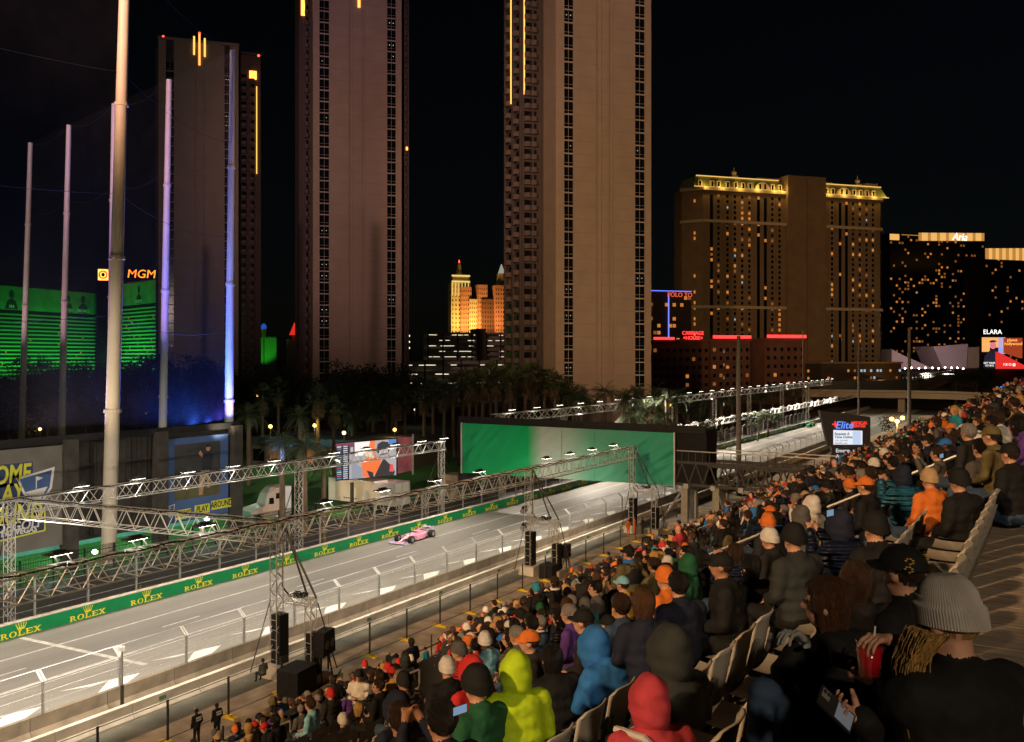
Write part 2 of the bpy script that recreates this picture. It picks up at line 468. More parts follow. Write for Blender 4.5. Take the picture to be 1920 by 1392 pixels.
# spectator fence of portable panels with yellow feet
foot = MB().box(-.55,.55,-.14,.14,0,.09).box(-.2,.2,-.13,.13,.09,.17).mesh('foot', [M('yellow_plastic')])
pp = MB().box(-.03,.03,-.05,-.015,.05,2.05).box(-.03,.03,.015,.05,.05,2.05).mesh('post', [M('dark_steel')])
for i in range(22):
    Y = 20 + i*3.55
    t = thing('portable_fence_panel', 'portable dark fence panel on a yellow foot, %s from the frame edge' % ordinal(i), 'fence panel', (-35.5, Y, 0), 0, 'portable fence panels beside the gravel')
    put('post', pp, t); put('foot', foot, t)
    MB().tube((0,.05,2.0),(0,3.5,2.0),.02,n=5).tube((0,.05,.25),(0,3.5,.25),.02,n=5).build('rail', M('dark_steel'), t)
    MB().quad((0,.05,.25),(0,3.5,.25),(0,3.5,2),(0,.05,2)).build('wire_mesh', M('wire_mesh_far'), t)
thinp = MB().box(-.025,.025,-.025,.025,0,1.25).mesh('stake', [M('dark_steel')])
for i in range(13):
    o = put('stake', thinp, None, (-30.9, 24+i*5.2, 0))
    tag(o, 'short dark stake on the gravel before the stand, %s along' % ordinal(i), 'stake', 'stakes before the stand')

# dry tufts behind the green wall
b = MB()
for i in range(420):
    Y = rnd.choice((rnd.gauss(34,1.6), rnd.gauss(38.5,1.4), rnd.gauss(43.5,1.6), rnd.gauss(49,3), rnd.uniform(30,70))); X = -58.7 - abs(rnd.gauss(0,.5))
    for k in range(7):
        a = rnd.uniform(0, 6.28); h = rnd.uniform(.2,.6); d = Vector((math.cos(a), math.sin(a), 0))
        c = Vector((X, Y, 0)) + d*.05; s_ = Vector((-d.y, d.x, 0))*.025
        b.add([c-s_, c+s_, c + d*rnd.uniform(.1,.4) + UP*h], [(0,1,2)])
tag(b.build('dry_grass', M('dry_grass')), 'dry grass tufts growing behind the green wall', 'grass', kind='stuff')

# ================================================================== lighting trusses
def lattice(parent, p, q, s, bay, joined=False, mat_='aluminium', wb=.05, wc=.07):
    """a box truss of side s between p and q (top chords at p,q height): four chords and zigzag braces, each a mesh of its own"""
    p, q = Vector(p), Vector(q); d = q-p; L = d.length; d.normalize()
    side = d.cross(UP)
    if side.length < .1: side = Vector((1,0,0))
    side.normalize(); dn = side.cross(d).normalized()
    if dn.z > .1: dn = -dn
    n = max(2, round(L/bay)); st = L/n
    m = M(mat_)
    c = [side*s/2, -side*s/2, side*s/2 + dn*s, -side*s/2 + dn*s]
    ch = MB().bar((0,0,0), (0,0,1), wc).mesh('chord', [m])
    for o in c:
        MB().tube(p+o, q+o, wc/2, n=6).build('chord', m, parent)
    ln = math.hypot(st, s); br = MB().tube((0,0,0),(0,0,ln), wb/2, n=5).mesh('brace', [m])
    def brace(a, e):
        v = (e-a).normalized(); put('brace', br, parent, mw=frame(a, *axes(v), v))
    def axes(v):
        u = UP if abs(v.z) < .95 else Vector((1,0,0)); x = u.cross(v).normalized(); return x, v.cross(x)
    bb = MB()
    for i in range(n):
        a = p + d*(i*st); e = p + d*((i+1)*st)
        f = i % 2
        for (u, v) in ((0,2), (1,3)):
            if joined: bb.bar(a + c[u if f else v], e + c[v if f else u], wb)
            else: brace(a + c[u if f else v], e + c[v if f else u])
    for i in range(n+1):
        a = p + d*(i*st)
        bb.bar(a+c[0], a+c[1], wb*.8).bar(a+c[2], a+c[3], wb*.8)
        if i < n: bb.bar(a+c[0 if i % 2 else 1], a+d*st+c[1 if i % 2 else 0], wb*.7)
    tag(bb.build('lattice_bars' if joined else 'cross_bars', m, parent), kind='stuff')
def truss_span(label, p, q, s=1.1, bay=.72, group=None, cable=True):
    t = thing('lighting_truss', label, 'truss', (0,0,0), 0, group)
    lattice(t, p, q, s, bay)
    if cable:
        pts = []; n = 30
        for i in range(n+1):
            v = Vector(p).lerp(Vector(q), i/n); v.z += .06 + .05*math.sin(i*2.1) ; v.x += .25 + .08*math.sin(i*1.3); pts.append(v)
        MB().path(pts, .04, 5).build('power_cable', M('black_matte'), t)
    return t
glow('lamp_white', (1, .93, .8), 14)
def floodlight(label, p, aim, watts, group, col=(1,.88,.71), ang=120, flip=1):
    t = thing('floodlight', label, 'floodlight', p, 0, group)
    MB().box(-.5*flip-.28,-.5*flip+.28,-.6,.6,.28,.34).box(-.52*flip-.1,-.52*flip+.1,-.3,.3,.34,.46).build('housing', M('dark_steel'), t)
    MB().box(-.5*flip-.24,-.5*flip+.24,-.52,.52,.262,.279).build('lamp', M('lamp_white'), t)
    for y in (-.3, .3): MB().bar((0,y,0),(-.4*flip,y,.3),.05).build('bracket', M('aluminium'), t)
    if watts: spot('lamp_light', (-.5*flip, 0, .2), Vector(aim)-Vector(p), watts, col, ang, .8, .25, t)
    return t
NX, FX, TH = -37.7, -59.2, 8.75
NY = [8, 36.2, 64, 84.6]
G = 'truss spans over the near side'
for i, (a, c) in enumerate(zip(NY[:-1], NY[1:])):
    truss_span(['lighting truss over the near wall at the frame edge, before the nearest tower', 'lighting truss between the two tall lattice towers by the near wall', 'lighting truss in front of the green bridge screen'][i], (NX,a,TH), (NX,c,TH), group=G)
FY = [6, 33.2, 59.4, 81.2]
for i, (a, c) in enumerate(zip(FY[:-1], FY[1:])):
    truss_span(['lighting truss above the golf banner at the frame edge', 'lighting truss passing before the golfer poster', 'lighting truss passing before the lit race screen'][i], (FX,a,TH-.2), (FX,c,TH-.2), s=.95, group='truss spans over the far side')
truss_span('lighting truss crossing high over the track to the nearest lattice tower', (FX,33.5,TH-.25), (NX,36.2,TH-.1), s=1.15, bay=.7)
LW = 4500
nn = 0
for i, Y in enumerate([10.5, 15, 19.5, 23.6, 27.5, 31.6, 40.5, 46, 51.8, 57.5, 68, 72.3, 76.8, 81.5]):
    floodlight('floodlight on the near truss, %s from the bottom frame edge' % ordinal(i), (NX-.25, Y, TH+.1), (-49.5, Y+1, 0), LW, 'floodlights of the near truss')
for i, Y in enumerate([12, 17, 22, 27, 31, 37.5, 42, 46.5, 51, 55.5, 63, 67.5, 72, 76.5, 80.5]):
    floodlight('floodlight on the far truss, %s from the frame edge' % ordinal(i), (FX+.2, Y, TH-.1), (-50.5, Y+1, 0), LW*.75, 'floodlights of the far truss', flip=-1)
# lattice towers
def tower_near(label, Y, lights=False):
    t = thing('lattice_tower', label, 'tower', (0,0,0), 0, 'lattice towers by the near wall')
    lattice(t, (NX, Y, 0.5), (NX, Y, TH), .5, .55, True, wb=.035, wc=.055)
    lattice(t, (NX+2.3, Y+.3, .5), (NX+2.3, Y+.3, 4.6), .45, .55, True, wb=.035, wc=.055)
    lattice(t, (NX+.3, Y+.1, 4.6), (NX+2.4, Y+.3, 4.6), .42, .5, True, wb=.03, wc=.05)
    MB().tube((NX+.25,Y-.1,TH-.1),(NX+2.5,Y+.3,4.65),.06,n=6).build('stay', M('dark_steel'), t)
    MB().tube((NX+.2,Y+.3,TH-.6),(NX+1.6,Y+.5,4.65),.06,n=6).build('stay', M('dark_steel'), t)
    MB().tube((NX-.2,Y-.6,4.2),(NX-.5,Y-1.7,.6),.03,n=5).build('guy_wire', M('dark_steel'), t)
    MB().tube((NX+2.6,Y+.3,4.4),(NX+3.1,Y+1.3,.6),.035,n=5).build('guy_wire', M('dark_steel'), t)
    MB().box(NX-.7,NX+.7,Y-.75,Y+.75,0,.75).build('ballast', M('concrete_pale'), t)
    MB().box(NX+1.8,NX+2.9,Y-.4,Y+.9,0,.6).build('ballast', M('concrete'), t)
    MB().box(NX-.34,NX+.34,Y-.34,Y+.34,.76,3.5).build('black_sleeve', M('black_cloth'), t)
    MB().box(NX+2.0,NX+2.62,Y-.02,Y+.62,.62,2.7).build('black_sleeve', M('black_cloth'), t)
    pts = [Vector((NX+1.3+.5*math.cos(a)*(.6+.4*math.sin(3*a)), Y+.2+.3*math.sin(a*1.7), 4.68+.14*math.sin(a*2.3))) for a in [k*.5 for k in range(40)]]
    MB().path(pts, .035, 5).build('cable_coil', M('black_matte'), t)
    MB().path([Vector((NX+.12,Y+.05,TH-.1)), Vector((NX+.15,Y+.1,7)), Vector((NX+.1,Y+.1,5)), Vector((NX+.6,Y+.2,4.5))], .05, 6).build('power_cable', M('black_matte'), t)
    return t
tower_near('lattice tower nearest the camera with a coil of black cable at its shoulder', NY[1])
tower_near('lattice tower with three round stage lamps beside the black loudspeaker', NY[2])
tower_near('lattice tower standing before the green bridge screen', NY[3])
for i, z in enumerate((3.9, 5.3, 7.0)):
    t = thing('stage_lamp', 'round black stage lamp on the middle tower, %s from the ground' % ordinal(i), 'stage lamp', (NX-.62, NY[2], z), 0, 'stage lamps on the middle tower')
    MB().ell((0,0,0),.24,.24,.3).build('head', M('black_matte'), t, True)
    MB().tube((0,-.1,-.1),(-.03,-.3,-.2),.2,.22,12).build('lens', mat('lens_grey', (.3,.3,.32), rough=.2), t)
    MB().box(-.02,.35,-.05,.05,.2,.3).build('yoke', M('dark_steel'), t)
def tower_far(label, Y, out=1):
    t = thing('lattice_tower', label, 'tower', (0,0,0), 0, 'lattice towers by the far wall')
    lattice(t, (FX, Y, 0), (FX, Y, TH-.2), .5, .55, True, wb=.04, wc=.06)
    lattice(t, (FX-2.2, Y, 0), (FX-2.2, Y, 3.0), .45, .55, True, wb=.04, wc=.06)
    lattice(t, (FX-2.4, Y, 3.1), (FX-.2, Y, 3.1), .42, .5, True, wb=.035, wc=.055)
    MB().tube((FX-.3,Y,7.8),(FX-2.2,Y,3.2),.04,n=5).build('stay', M('dark_steel'), t)
    return t
tower_far('lattice tower in front of the grey golf banner', FY[1])
tower_far('lattice tower between the truck cab and the white trailer', FY[2])
tower_far('lattice tower beside the edge of the green bridge screen', FY[3])

# far trusses along the straight beyond the bridge
for i, (y0, y1) in enumerate(((97,135),(135,180),(180,232),(232,290))):
    t = thing('lighting_truss', 'lighting truss beyond the bridge on the far side, %s span counting away' % ordinal(i), 'truss', group='distant truss spans')
    lattice(t, (-62.5, y0, 10.5), (-62.5, y1, 10.3), 1.1, 1.7, True, wb=.1, wc=.12)
    t2 = thing('lighting_truss', 'low lighting truss beyond the bridge above the far wall, %s span counting away' % ordinal(i), 'truss', group='distant truss spans')
    lattice(t2, (-59.5, y0+22, 5.2), (-59.5, y1+18, 5.4), 1.0, 1.9, True, wb=.09, wc=.12)
    for y in (y0+2, (y0+y1)/2):
        tw = thing('truss_leg', 'pale leg under the distant truss, beyond the bridge at post %d' % int(y), 'truss leg', group='legs of the distant trusses')
        tw['label'] = 'pale lattice leg under the distant truss, %s counting away from the bridge' % ordinal(i*2 + (y > y0+3))
        lattice(tw, (-62.5, y, 0), (-62.5, y, 10.4), .7, 1.2, True, wb=.08, wc=.1)
nn = 0
for Y in [100+6.5*k for k in range(30)]:
    floodlight('small bright floodlight on the distant truss, %s counting away from the bridge' % ordinal(nn), (-62.2, Y, 10.7), (-49, Y, 0), (LW*3.2 if Y < 112 else LW*9) if nn % 3 == 0 else 0, 'floodlights of the distant truss', flip=-1, ang=130); nn += 1
nn = 0
for Y in [122+7.5*k for k in range(22)]:
    floodlight('small floodlight above the distant green wall, %s counting away' % ordinal(nn), (-59.2, Y, 5.5), (-49, Y, 0), 0, 'floodlights above the distant wall', flip=-1); nn += 1
# ================================================================== hotel towers with end walls facing the track
EX = (RGT*.956 + FWD*.292).normalized()          # along the end walls
EY = (FWD*.956 - RGT*.292).normalized()          # away from the camera
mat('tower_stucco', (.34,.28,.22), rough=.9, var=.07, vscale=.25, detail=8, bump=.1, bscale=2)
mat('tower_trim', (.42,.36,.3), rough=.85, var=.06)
mat('tower_side', (.075,.06,.055), rough=.9, var=.12, vscale=.3)  # dark tone carries the shade on the tower wings
mat('wing_stucco_shaded', (.11,.09,.082), rough=.9, var=.1)  # balcony shade is put into this darker stucco colour
mat('tower_joint', (.27,.22,.17), rough=.9, var=.1)
mat('night_glass', (.006,.008,.011), rough=.12, var=.3, vscale=.3, spec=.5)
mat('mullion', (.42,.4,.36), rough=.6, var=.05)
glow('gold_strip', (1,.42,.08), 2.2)
glow('orange_lamp', (1,.33,.05), 4)
glow('red_beacon', (1,.05,.03), 6)
glow('warm_window', (1,.34,.06), .55)
glow('warm_window_dim', (1,.34,.07), .22)
glow('cool_window', (.55,.8,1), .55)
glow('white_dot', (1,.9,.7), .6)
FLH = 3.07
def window_mesh(wd, ht, nx=2):
    g = MB().box(-wd/2, wd/2, .18, .22, 0, ht).mesh('window', [M('night_glass')])
    f = MB()
    f.box(-.03,.03,.1,.18,0,ht)
    f.box(-wd/2,wd/2,.1,.18,ht*.28-.025,ht*.28+.025)
    return g, f.mesh('frame', [M('mullion')])
def hotel_tower(label, xl, zl, xr, top, cols, grooves, wings, seen_z0, name='hotel_tower', strips=(), spacing=FLH, trimcol=None):
    o = at_d(xl, HY, zl); o.z = 0
    # where the ray of xr meets the end-wall line
    d = ray(xr, HY); A = np.array([[EX.x, -d.x], [EX.y, -d.y]]); W = float(np.linalg.solve(A, np.array([-o.x, -o.y]))[0])
    t = thing(name, label, 'tower', o, math.atan2(EX.y, EX.x))
    def u(px):
        d = ray(px, HY); A = np.array([[EX.x, -d.x], [EX.y, -d.y]]); return float(np.linalg.solve(A, np.array([-o.x, -o.y]))[0])
    D = 9
    # end wall built as piers around recessed window strips and grooves
    cuts = sorted([(u(a), u(b_), 'w') for a, b_ in cols] + [(u(a), u(b_), 'g') for a, b_ in grooves])
    x = 0
    for a, b_, k in cuts + [(W, W, 'e')]:
        if a - x > .05: MB().box(x, a, 0, D, 0, top).build('wall_pier', M('tower_stucco'), t)
        if k == 'g': MB().box(a, b_, .45, D, 0, top-2).box(a,b_,0.003,D,top-2,top-.01).build('groove', M('tower_stucco'), t)
        if k == 'w': MB().box(a, b_, .4, D, 0, top-3).box(a,b_,0.003,D,top-3,top-.01).build('window_bay', M('tower_side'), t)
        x = b_
    nfl = int((top-6)/spacing)
    jb = MB(); xs = 0                      # shallow panel joints at each floor
    for a, b_, k in cuts + [(W, W, 'e')]:
        if a - xs > .6:
            for i in range(nfl): jb.box(xs+.04, a-.04, -.018, -.003, 1+i*spacing, 1.1+i*spacing)
        xs = b_
    tag(jb.build('panel_joints', M('tower_joint'), t), kind='stuff')
    for a, b_, k in cuts:
        if k != 'w': continue
        wd = b_-a; g, f = window_mesh(wd, spacing-.3)
        sp = MB().box(-wd/2, wd/2, .06, .39, 0, .29).mesh('spandrel', [M('tower_trim')])
        for i in range(nfl):
            z = 1+i*spacing
            if z < seen_z0: continue
            wn = put('window', g, t, ((a+b_)/2, 0.12, z+.29)); put('frame', f, wn); put('spandrel', sp, t, ((a+b_)/2, 0, z))
            if rnd.random() < .12:
                for s_ in (-1, 1):
                    if rnd.random() < .7: put('ceiling_lamp', LAMPDOT, wn, (s_*wd*.22, .08, spacing*.55))
    # balcony wings set back behind the end wall
    for wg in wings:
        xa, xb, back, dep, bcols = wg[:5]
        ua, ub = u(xa)*1.0, u(xb)*1.0
        k = 1 + back/ zl
        ua, ub = ua*k, ub*k
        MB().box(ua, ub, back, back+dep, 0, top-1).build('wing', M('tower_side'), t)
        for bc in bcols:
            ux = u(bc)*k; w_ = min(2.0, (ub-ua)*.34)
            n = 8
            pts = [(ux - w_*.5, back)] + [(ux - w_*.5*math.cos(math.pi*i/n), back - .35 - 1.0*math.sin(math.pi*i/n)) for i in range(n+1)] + [(ux + w_*.5, back)]
            bm = MB().prism([(p[0]-ux, p[1]-back, 0) for p in pts], (0,0,1.15)).mesh('balcony', [M('wing_stucco_shaded')])
            wm = MB().box(-w_*.42, w_*.42, -.03, .04, 1.2, 2.6).mesh('window', [M('night_glass')])
            for i in range(nfl):
                z = 1+i*spacing
                if z < seen_z0: continue
                put('balcony', bm, t, (ux, back, z)); put('window', wm, t, (ux, back, z))
        if len(wg) > 5:      # balconies on the receding side
            n = 8
            sm = MB().prism([(-.35-1.0*math.sin(math.pi*i/n) if 0 <= i <= n else 0, -1.1*math.cos(math.pi*i/n), 0) for i in range(n+1)] + [(0,1.1,0),(0,-1.1,0)], (0,0,1.15)).mesh('balcony', [M('wing_stucco_shaded')])
            sw = MB().box(-.04,.03,-.9,.9,1.2,2.6).mesh('window', [M('night_glass')])
            for yb in (back+3.2, back+9.8):
                for i in range(nfl):
                    z = 1+i*spacing
                    if z >= seen_z0: put('balcony', sm, t, (ua,yb,z)); put('window', sw, t, (ua,yb,z))
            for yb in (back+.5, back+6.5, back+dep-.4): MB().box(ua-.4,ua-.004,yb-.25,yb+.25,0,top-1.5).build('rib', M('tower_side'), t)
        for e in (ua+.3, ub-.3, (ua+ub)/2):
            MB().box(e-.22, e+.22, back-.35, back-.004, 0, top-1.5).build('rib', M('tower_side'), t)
    MB().box(-.25, W+.25, -.25, D+.2, top, top+.9).build('parapet', M('tower_stucco'), t)
    return t, u, W
LAMPDOT = MB().ell((0,0,0),.14,.1,.14,nu=6,nv=4).mesh('ceiling_lamp', [M('white_dot')])
T3, u3, W3 = hotel_tower('tall brown lit hotel tower with two dark window strips above the green bridge screen', 1042, 210, 1221, 128,
    [(1058,1075),(1191,1209)], [(1119,1128),(1143,1150)], [(1002,1042,9,14,(1024,1012),1)], 10)
T2, u2, W2 = hotel_tower('tall pinkish lit hotel tower standing between the golf poles and the brown tower', 587, 243, 753, 130,
    [(599,617),(726,742)], [(655,661),(680,685)], [(563,587,4,18,(577,)), (753,769,4,18,(762,))], 10)
T1, u1, W1 = hotel_tower('dim hotel tower behind the golf poles with gold strips on its roof', 297, 294, 447, 121.8,
    [(311,326),(421,431)], [(366,370),(382,386)], [(447,487,5,18,(455,470)), (289,297,6,18,(292,))], 10)
def strip(t, ux, y, z0, z1, w_=.35, m='gold_strip'):
    return MB().box(ux-w_/2, ux+w_/2, y-.25, y, z0, z1).build('light_strip', M(m), t)
def zat(py, z): return CH + (HY-py)*z/FPX
strip(T3, u3(1004), 8.6, zat(178,217), 127, .25); strip(T3, u3(1000)-.3, 17, zat(190,222), 127, .25)
MB().box(u3(1002)-.9, u3(1002)-.4, 12.3,12.6, zat(198,215), zat(190,215)).build('light_strip', M('orange_lamp'), T3)
strip(T2, u2(570)*1.02, 3.8, zat(22,243), 129, 1.0, 'orange_lamp')
strip(T2, u2(764)*1.02, 3.8, zat(264,243), zat(258,243), .5, 'orange_lamp')
strip(T2, u2(673), -.05, zat(5,243), 130, .7)
for px, a, c in ((364,97,62),(374,116,57),(384,99,64)): strip(T1, u1(px), -.05, zat(a,294), zat(c,294), .55)
strip(T1, u1(480)*1.01, 4.6, zat(318,300), zat(150,300), .3); 
strip(T1, u1(473)*1.01, 4.6, zat(137,300), zat(121,300), 2.4, 'orange_lamp')
for px, py in ((306,68),(374,55),(485,87)):
    MB().ell((u1(px), 0, zat(py,294)), .4,.4,.4,nu=8,nv=5).build('beacon', M('red_beacon'), T1)
MB().box(W1+.1, W1+8, 4.8, 22, 121, 121.8).build('parapet', M('tower_side'), T1)

# ================================================================== far hotel with a lit mansard
mat('hotel_stone', (.22,.15,.085), rough=.9, var=.1, vscale=.2, detail=7)
mat('mansard', (.25,.3,.12), rough=.6, var=.2, vscale=.5)
mat('cornice', (.5,.42,.3), rough=.8, var=.08)
glow('cornice_light', (1,.54,.14), 1.0)
ZH = 512
def hotel_frame(px, z):
    o = at_d(px, HY, z); o.z = 0
    def u(p):
        d = ray(p, HY); A = np.array([[EX.x, -d.x], [EX.y, -d.y]]); return float(np.linalg.solve(A, np.array([-o.x, -o.y]))[0])
    return o, u
oH, uH = hotel_frame(1290, ZH)
HT = thing('mansard_hotel', 'wide brown hotel with a gold-lit mansard roof and a windowless centre slab', 'hotel', oH, math.atan2(EX.y, EX.x))
def zH(py, px=1480): return CH + (HY-py)*ZH*(1+.0)/FPX
Ztop = zH(352); 
seg = [(1318, 1472, 0), (1543, 1650, 0)]
for a, c, y in seg: MB().box(uH(a), uH(c), 0, 22, 0, Ztop).build('wall', M('hotel_stone'), HT)
MB().prism([(uH(1292),9,0),(uH(1318),0.01,0),(uH(1318),18,0),(uH(1292),18,0)], (0,0,Ztop)).build('wall', M('hotel_stone'), HT)
MB().prism([(uH(1650),0.01,0),(uH(1669),8,0),(uH(1669),18,0),(uH(1650),18,0)], (0,0,Ztop)).build('wall', M('hotel_stone'), HT)
MB().box(uH(1472), uH(1543), -3, 21, 0, zH(318)).build('slab', M('hotel_stone'), HT)
MB().box((uH(1472)+uH(1543))/2-.15, (uH(1472)+uH(1543))/2+.15, -3.1,-3, 0, zH(322)).build('joint', M('tower_side'), HT)
for py, hh in ((413,1.6),(575,1.6),(352,1.8)):
    for pts in ([(1290,9.2),(1317,-.8),(1472,-.8)], [(1543,-.8),(1651,-.8),(1671,8)]):
        for (pa, ya), (pb, yb) in zip(pts[:-1], pts[1:]):
            MB().bar((uH(pa),ya,zH(py)), (uH(pb),yb,zH(py)), 1.6, hh).build('cornice', M('cornice'), HT)
# mansard roofs, dormers, finials
def mansard(xa, xb, z0, z1):
    a, c = uH(xa), uH(xb); i = 3.0
    b = MB(); b.add([(a,-.4,z0),(c,-.4,z0),(c,20,z0),(a,20,z0),(a+i,i-.4,z1),(c-i,i-.4,z1),(c-i,18,z1),(a+i,18,z1)], [(0,1,5,4),(1,2,6,5),(2,3,7,6),(3,0,4,7),(4,5,6,7)])
    b.build('mansard', M('mansard'), HT)
    MB().bar((a+i,i-.8,z1+.2),(c-i,i-.8,z1+.2),.5,.5).build('light_strip', M('cornice_light'), HT)
    MB().bar((a,-1.2,z0+.3),(c,-1.2,z0+.3),.4,.35).build('light_strip', M('cornice_light'), HT)
z0, z1 = zH(350), zH(327)
mansard(1300, 1472, z0, z1); mansard(1543, 1664, z0, z1)
dm = MB().box(-1.25,1.25,-.3,2.2,.3,4.3).mesh('dormer', [M('cornice')])
dw = MB().box(-.6,.6,-.36,-.3,.8,3.7).mesh('window', [M('night_glass')])
for px in (1312,1335,1347,1364,1379,1393,1406,1448,1462,1549,1561,1601,1613,1625,1637):
    d_ = put('dormer', dm, HT, (uH(px), -.2, z0)); put('window', dw, d_)
for px in (1429, 1582):
    c = uH(px); b = MB()
    b.prism([(c+5*math.cos(t*math.pi/10), -.6, z0+.4+4.6*math.sin(t*math.pi/10)) for t in range(11)], (0,2.5,0)); g_ = b.build('gable', M('cornice'), HT)
    for s_ in (-1.7, 1.7): put('window', dw, g_, (c+s_, -.36, z0+.2))
for px in (1383, 1616):
    c = uH(px); b = MB(); zz = zH(322)
    b.tube((c,4,zz-4),(c,4,zz),1.3,1.0,10).ell((c,4,zz+1.8),1.6,1.6,1.5,nu=10,nv=7).tube((c,4,zz+3),(c,4,zz+5.2),.4,.1,8).box(c-1.9,c+1.9,2.6,5.4,zz-.6,zz)
    b.build('finial', M('cornice'), HT)
MB().box(uH(1430),uH(1472),6,18,z1,z1+2).build('roof_block', M('cornice'), HT); MB().box(uH(1543),uH(1573),6,18,z1,z1+2).build('roof_block', M('cornice'), HT)
MB().box(uH(1635),uH(1658),6,18,z1,z1+3).build('roof_block', M('cornice'), HT)
for px in (1320, 1352, 1385, 1418, 1450, 1465, 1552, 1580, 1608, 1636, 1660):
    point('roof_lamp', (uH(px), -3.2, z0+1.2), 900, (1,.6,.12), .4, HT)
wm1 = MB().box(-.72,.72,-.06,.02,0,1.75).mesh('window', [M('warm_window')])
wm2 = MB().box(-.72,.72,-.06,.02,0,1.75).mesh('window', [M('warm_window_dim')])
wm3 = MB().box(-.4,.4,-.06,.02,0,1.2).mesh('window', [M('cool_window')])
dark = MB(); cols = (1347,1364,1378,1391.6,1405,1448,1461.6,1547,1560,1599.4,1612,1624.6,1636.6)
wrand = random.Random(21)
for r in range(34):
    z = zH(367) - r*3.08
    if z < 6: break
    for px in cols:
        q = wrand.random(); p = (uH(px), 0, z)
        if q < .12: put('window', wm1, HT, p)
        elif q < .22: put('window', wm2, HT, p)
        elif q < .235: put('window', wm3, HT, p)
        else: dark.box(p[0]-.72,p[0]+.72,-.05,.02,z,z+1.75)
    for px in (1422,1435,1334,1575,1587):
        q = wrand.random()
        if q < .13: put('window', wm1 if q < .08 else wm2, HT, (uH(px), -.1, z))
    if wrand.random() < .3: put('window', wm1, HT, (uH(1308), 3.2, z))
for px in (1422,1435,1334,1575,1587): dark.box(uH(px)-.95,uH(px)+.95,-.055,.02,5,Ztop-3.5)
tag(dark.build('unlit_windows', M('night_glass'), HT), kind='stuff')
for a in (1356,1371,1413,1441,1455,1554,1567,1594): MB().box(uH(a)-.3,uH(a)+.3,-.35,-.004,0,Ztop-1).build('pilaster', M('hotel_stone'), HT)

# generic far tower with banks of lit windows
def far_block(name, label, cat, px0, px1, pyt, z, colr, wn, ww, hh, lit, mats=('warm_window',), dep=25, fl=3.3, pyb=None, wcol=None, rs=3):
    o, u = hotel_frame(px0, z); W = u(px1); H = CH + (HY-pyt)*z/FPX
    t = thing(name, label, cat, o, math.atan2(EX.y, EX.x))
    MB().box(0, W, 0, dep, 0, H).build('wall', colr, t)
    rr = random.Random(rs); ms = [MB().box(-ww/2,ww/2,-.12,-.02,0,hh).mesh('window', [M(m)]) for m in mats]
    dk = MB(); zz = H-fl*1.2; cnt = 0
    while zz > (4 if pyb is None else CH + (HY-pyb)*z/FPX):
        for i in range(wn):
            x = W*(i+.5)/wn; q = rr.random()
            if q < lit and cnt < 290: put('window', ms[int(rr.random()*len(ms))], t, (x,0,zz)); cnt += 1
            elif wcol: dk.box(x-ww/2,x+ww/2,-.08,-.02,zz,zz+hh)
        zz -= fl
    if dk.v: tag(dk.build('unlit_windows', wcol, t), kind='stuff')
    return t, u, W, H
mat('dark_glass_wall', (.012,.011,.011), rough=.35, var=.3, vscale=.1)
mat('dark_wall', (.045,.033,.026), rough=.9, var=.2, vscale=.2)
mat('red_brick_wall', (.09,.04,.028), rough=.9, var=.2, vscale=.3)
glow('gold_band', (1,.46,.1), .5)
glow('neon_red', (1,.03,.03), 3.2)
glow('neon_blue', (.15,.2,1), 1.6)
glow('sign_white', (1,.97,.9), 1.6)
glow('sign_pale', (1,.9,.6), 1.5)
tA, uA, WA, HA = far_block('glass_hotel', 'dark glass hotel with a golden top band and white script sign', 'hotel', 1668, 1845, 437, 900, M('dark_glass_wall'), 34, 2.2, 2.0, .12, ('warm_window','warm_window','warm_window_dim','warm_window_dim','warm_window_dim','warm_window_dim'), rs=5)
glow('gold_bright', (1,.52,.14), .9)
for i in range(22):
    x0, x1 = uA(1722)+(uA(1845)-uA(1722))*i/22, uA(1722)+(uA(1845)-uA(1722))*(i+.86)/22
    MB().box(x0,x1,-1,-.2,HA-6.5+i*.13,HA+1.5+i*.13).build('light_panel', M('gold_bright' if i % 3 else 'gold_band'), tA)
for i in range(3): MB().box(uA(1668)+i*3.8,uA(1668)+i*3.8+3.3,-1,-.2,HA-7,HA-1).build('light_panel', M('gold_bright'), tA)
MB().box(uA(1690),uA(1722),-.6,-.2,HA-1.6,HA-1).build('light_strip', M('gold_band'), tA)
lettering('Aria', M('sign_white'), tA, (uA(1797), -1.6, HA-1.2), (1,0,0), (0,0,1), 11, ext=.2, shear=.3)
tB, uB, WB, HB = far_block('glass_hotel', 'dark glass tower at the frame edge with a golden ribbed top', 'hotel', 1847, 1990, 480, 850, M('dark_glass_wall'), 26, 2.2, 2.0, .1, ('warm_window','warm_window_dim','warm_window_dim'), rs=8)
for i in range(18): MB().box(i*4,i*4+3.5,-1,-.2,HB-3,HB+7+i*.15).build('light_panel', M('gold_bright' if i % 2 else 'gold_band'), tB)
# tower with blue neon edge
tC, uC, WC, HC = far_block('timeshare_tower', 'dark tower edged in blue neon with small red rooftop letters', 'tower', 1210, 1296, 545, 420, M('dark_wall'), 12, 1.6, 1.6, .16, ('warm_window','warm_window_dim'), rs=11)
MB().bar((0,-.3,HC),(WC,-.3,HC),.35).build('neon_tube', M('neon_blue'), tC)
MB().box(uC(1253)-.2,uC(1253)+.2,-.6,-.2,HC-22,HC-2).build('neon_tube', M('neon_blue'), tC)
lettering('POLO TO', glow('neon_red_dim', (1,.12,.05), 1.0), tC, (uC(1274), -.5, HC-1.8), (1,0,0), (0,0,1), 3.0, ext=.1)
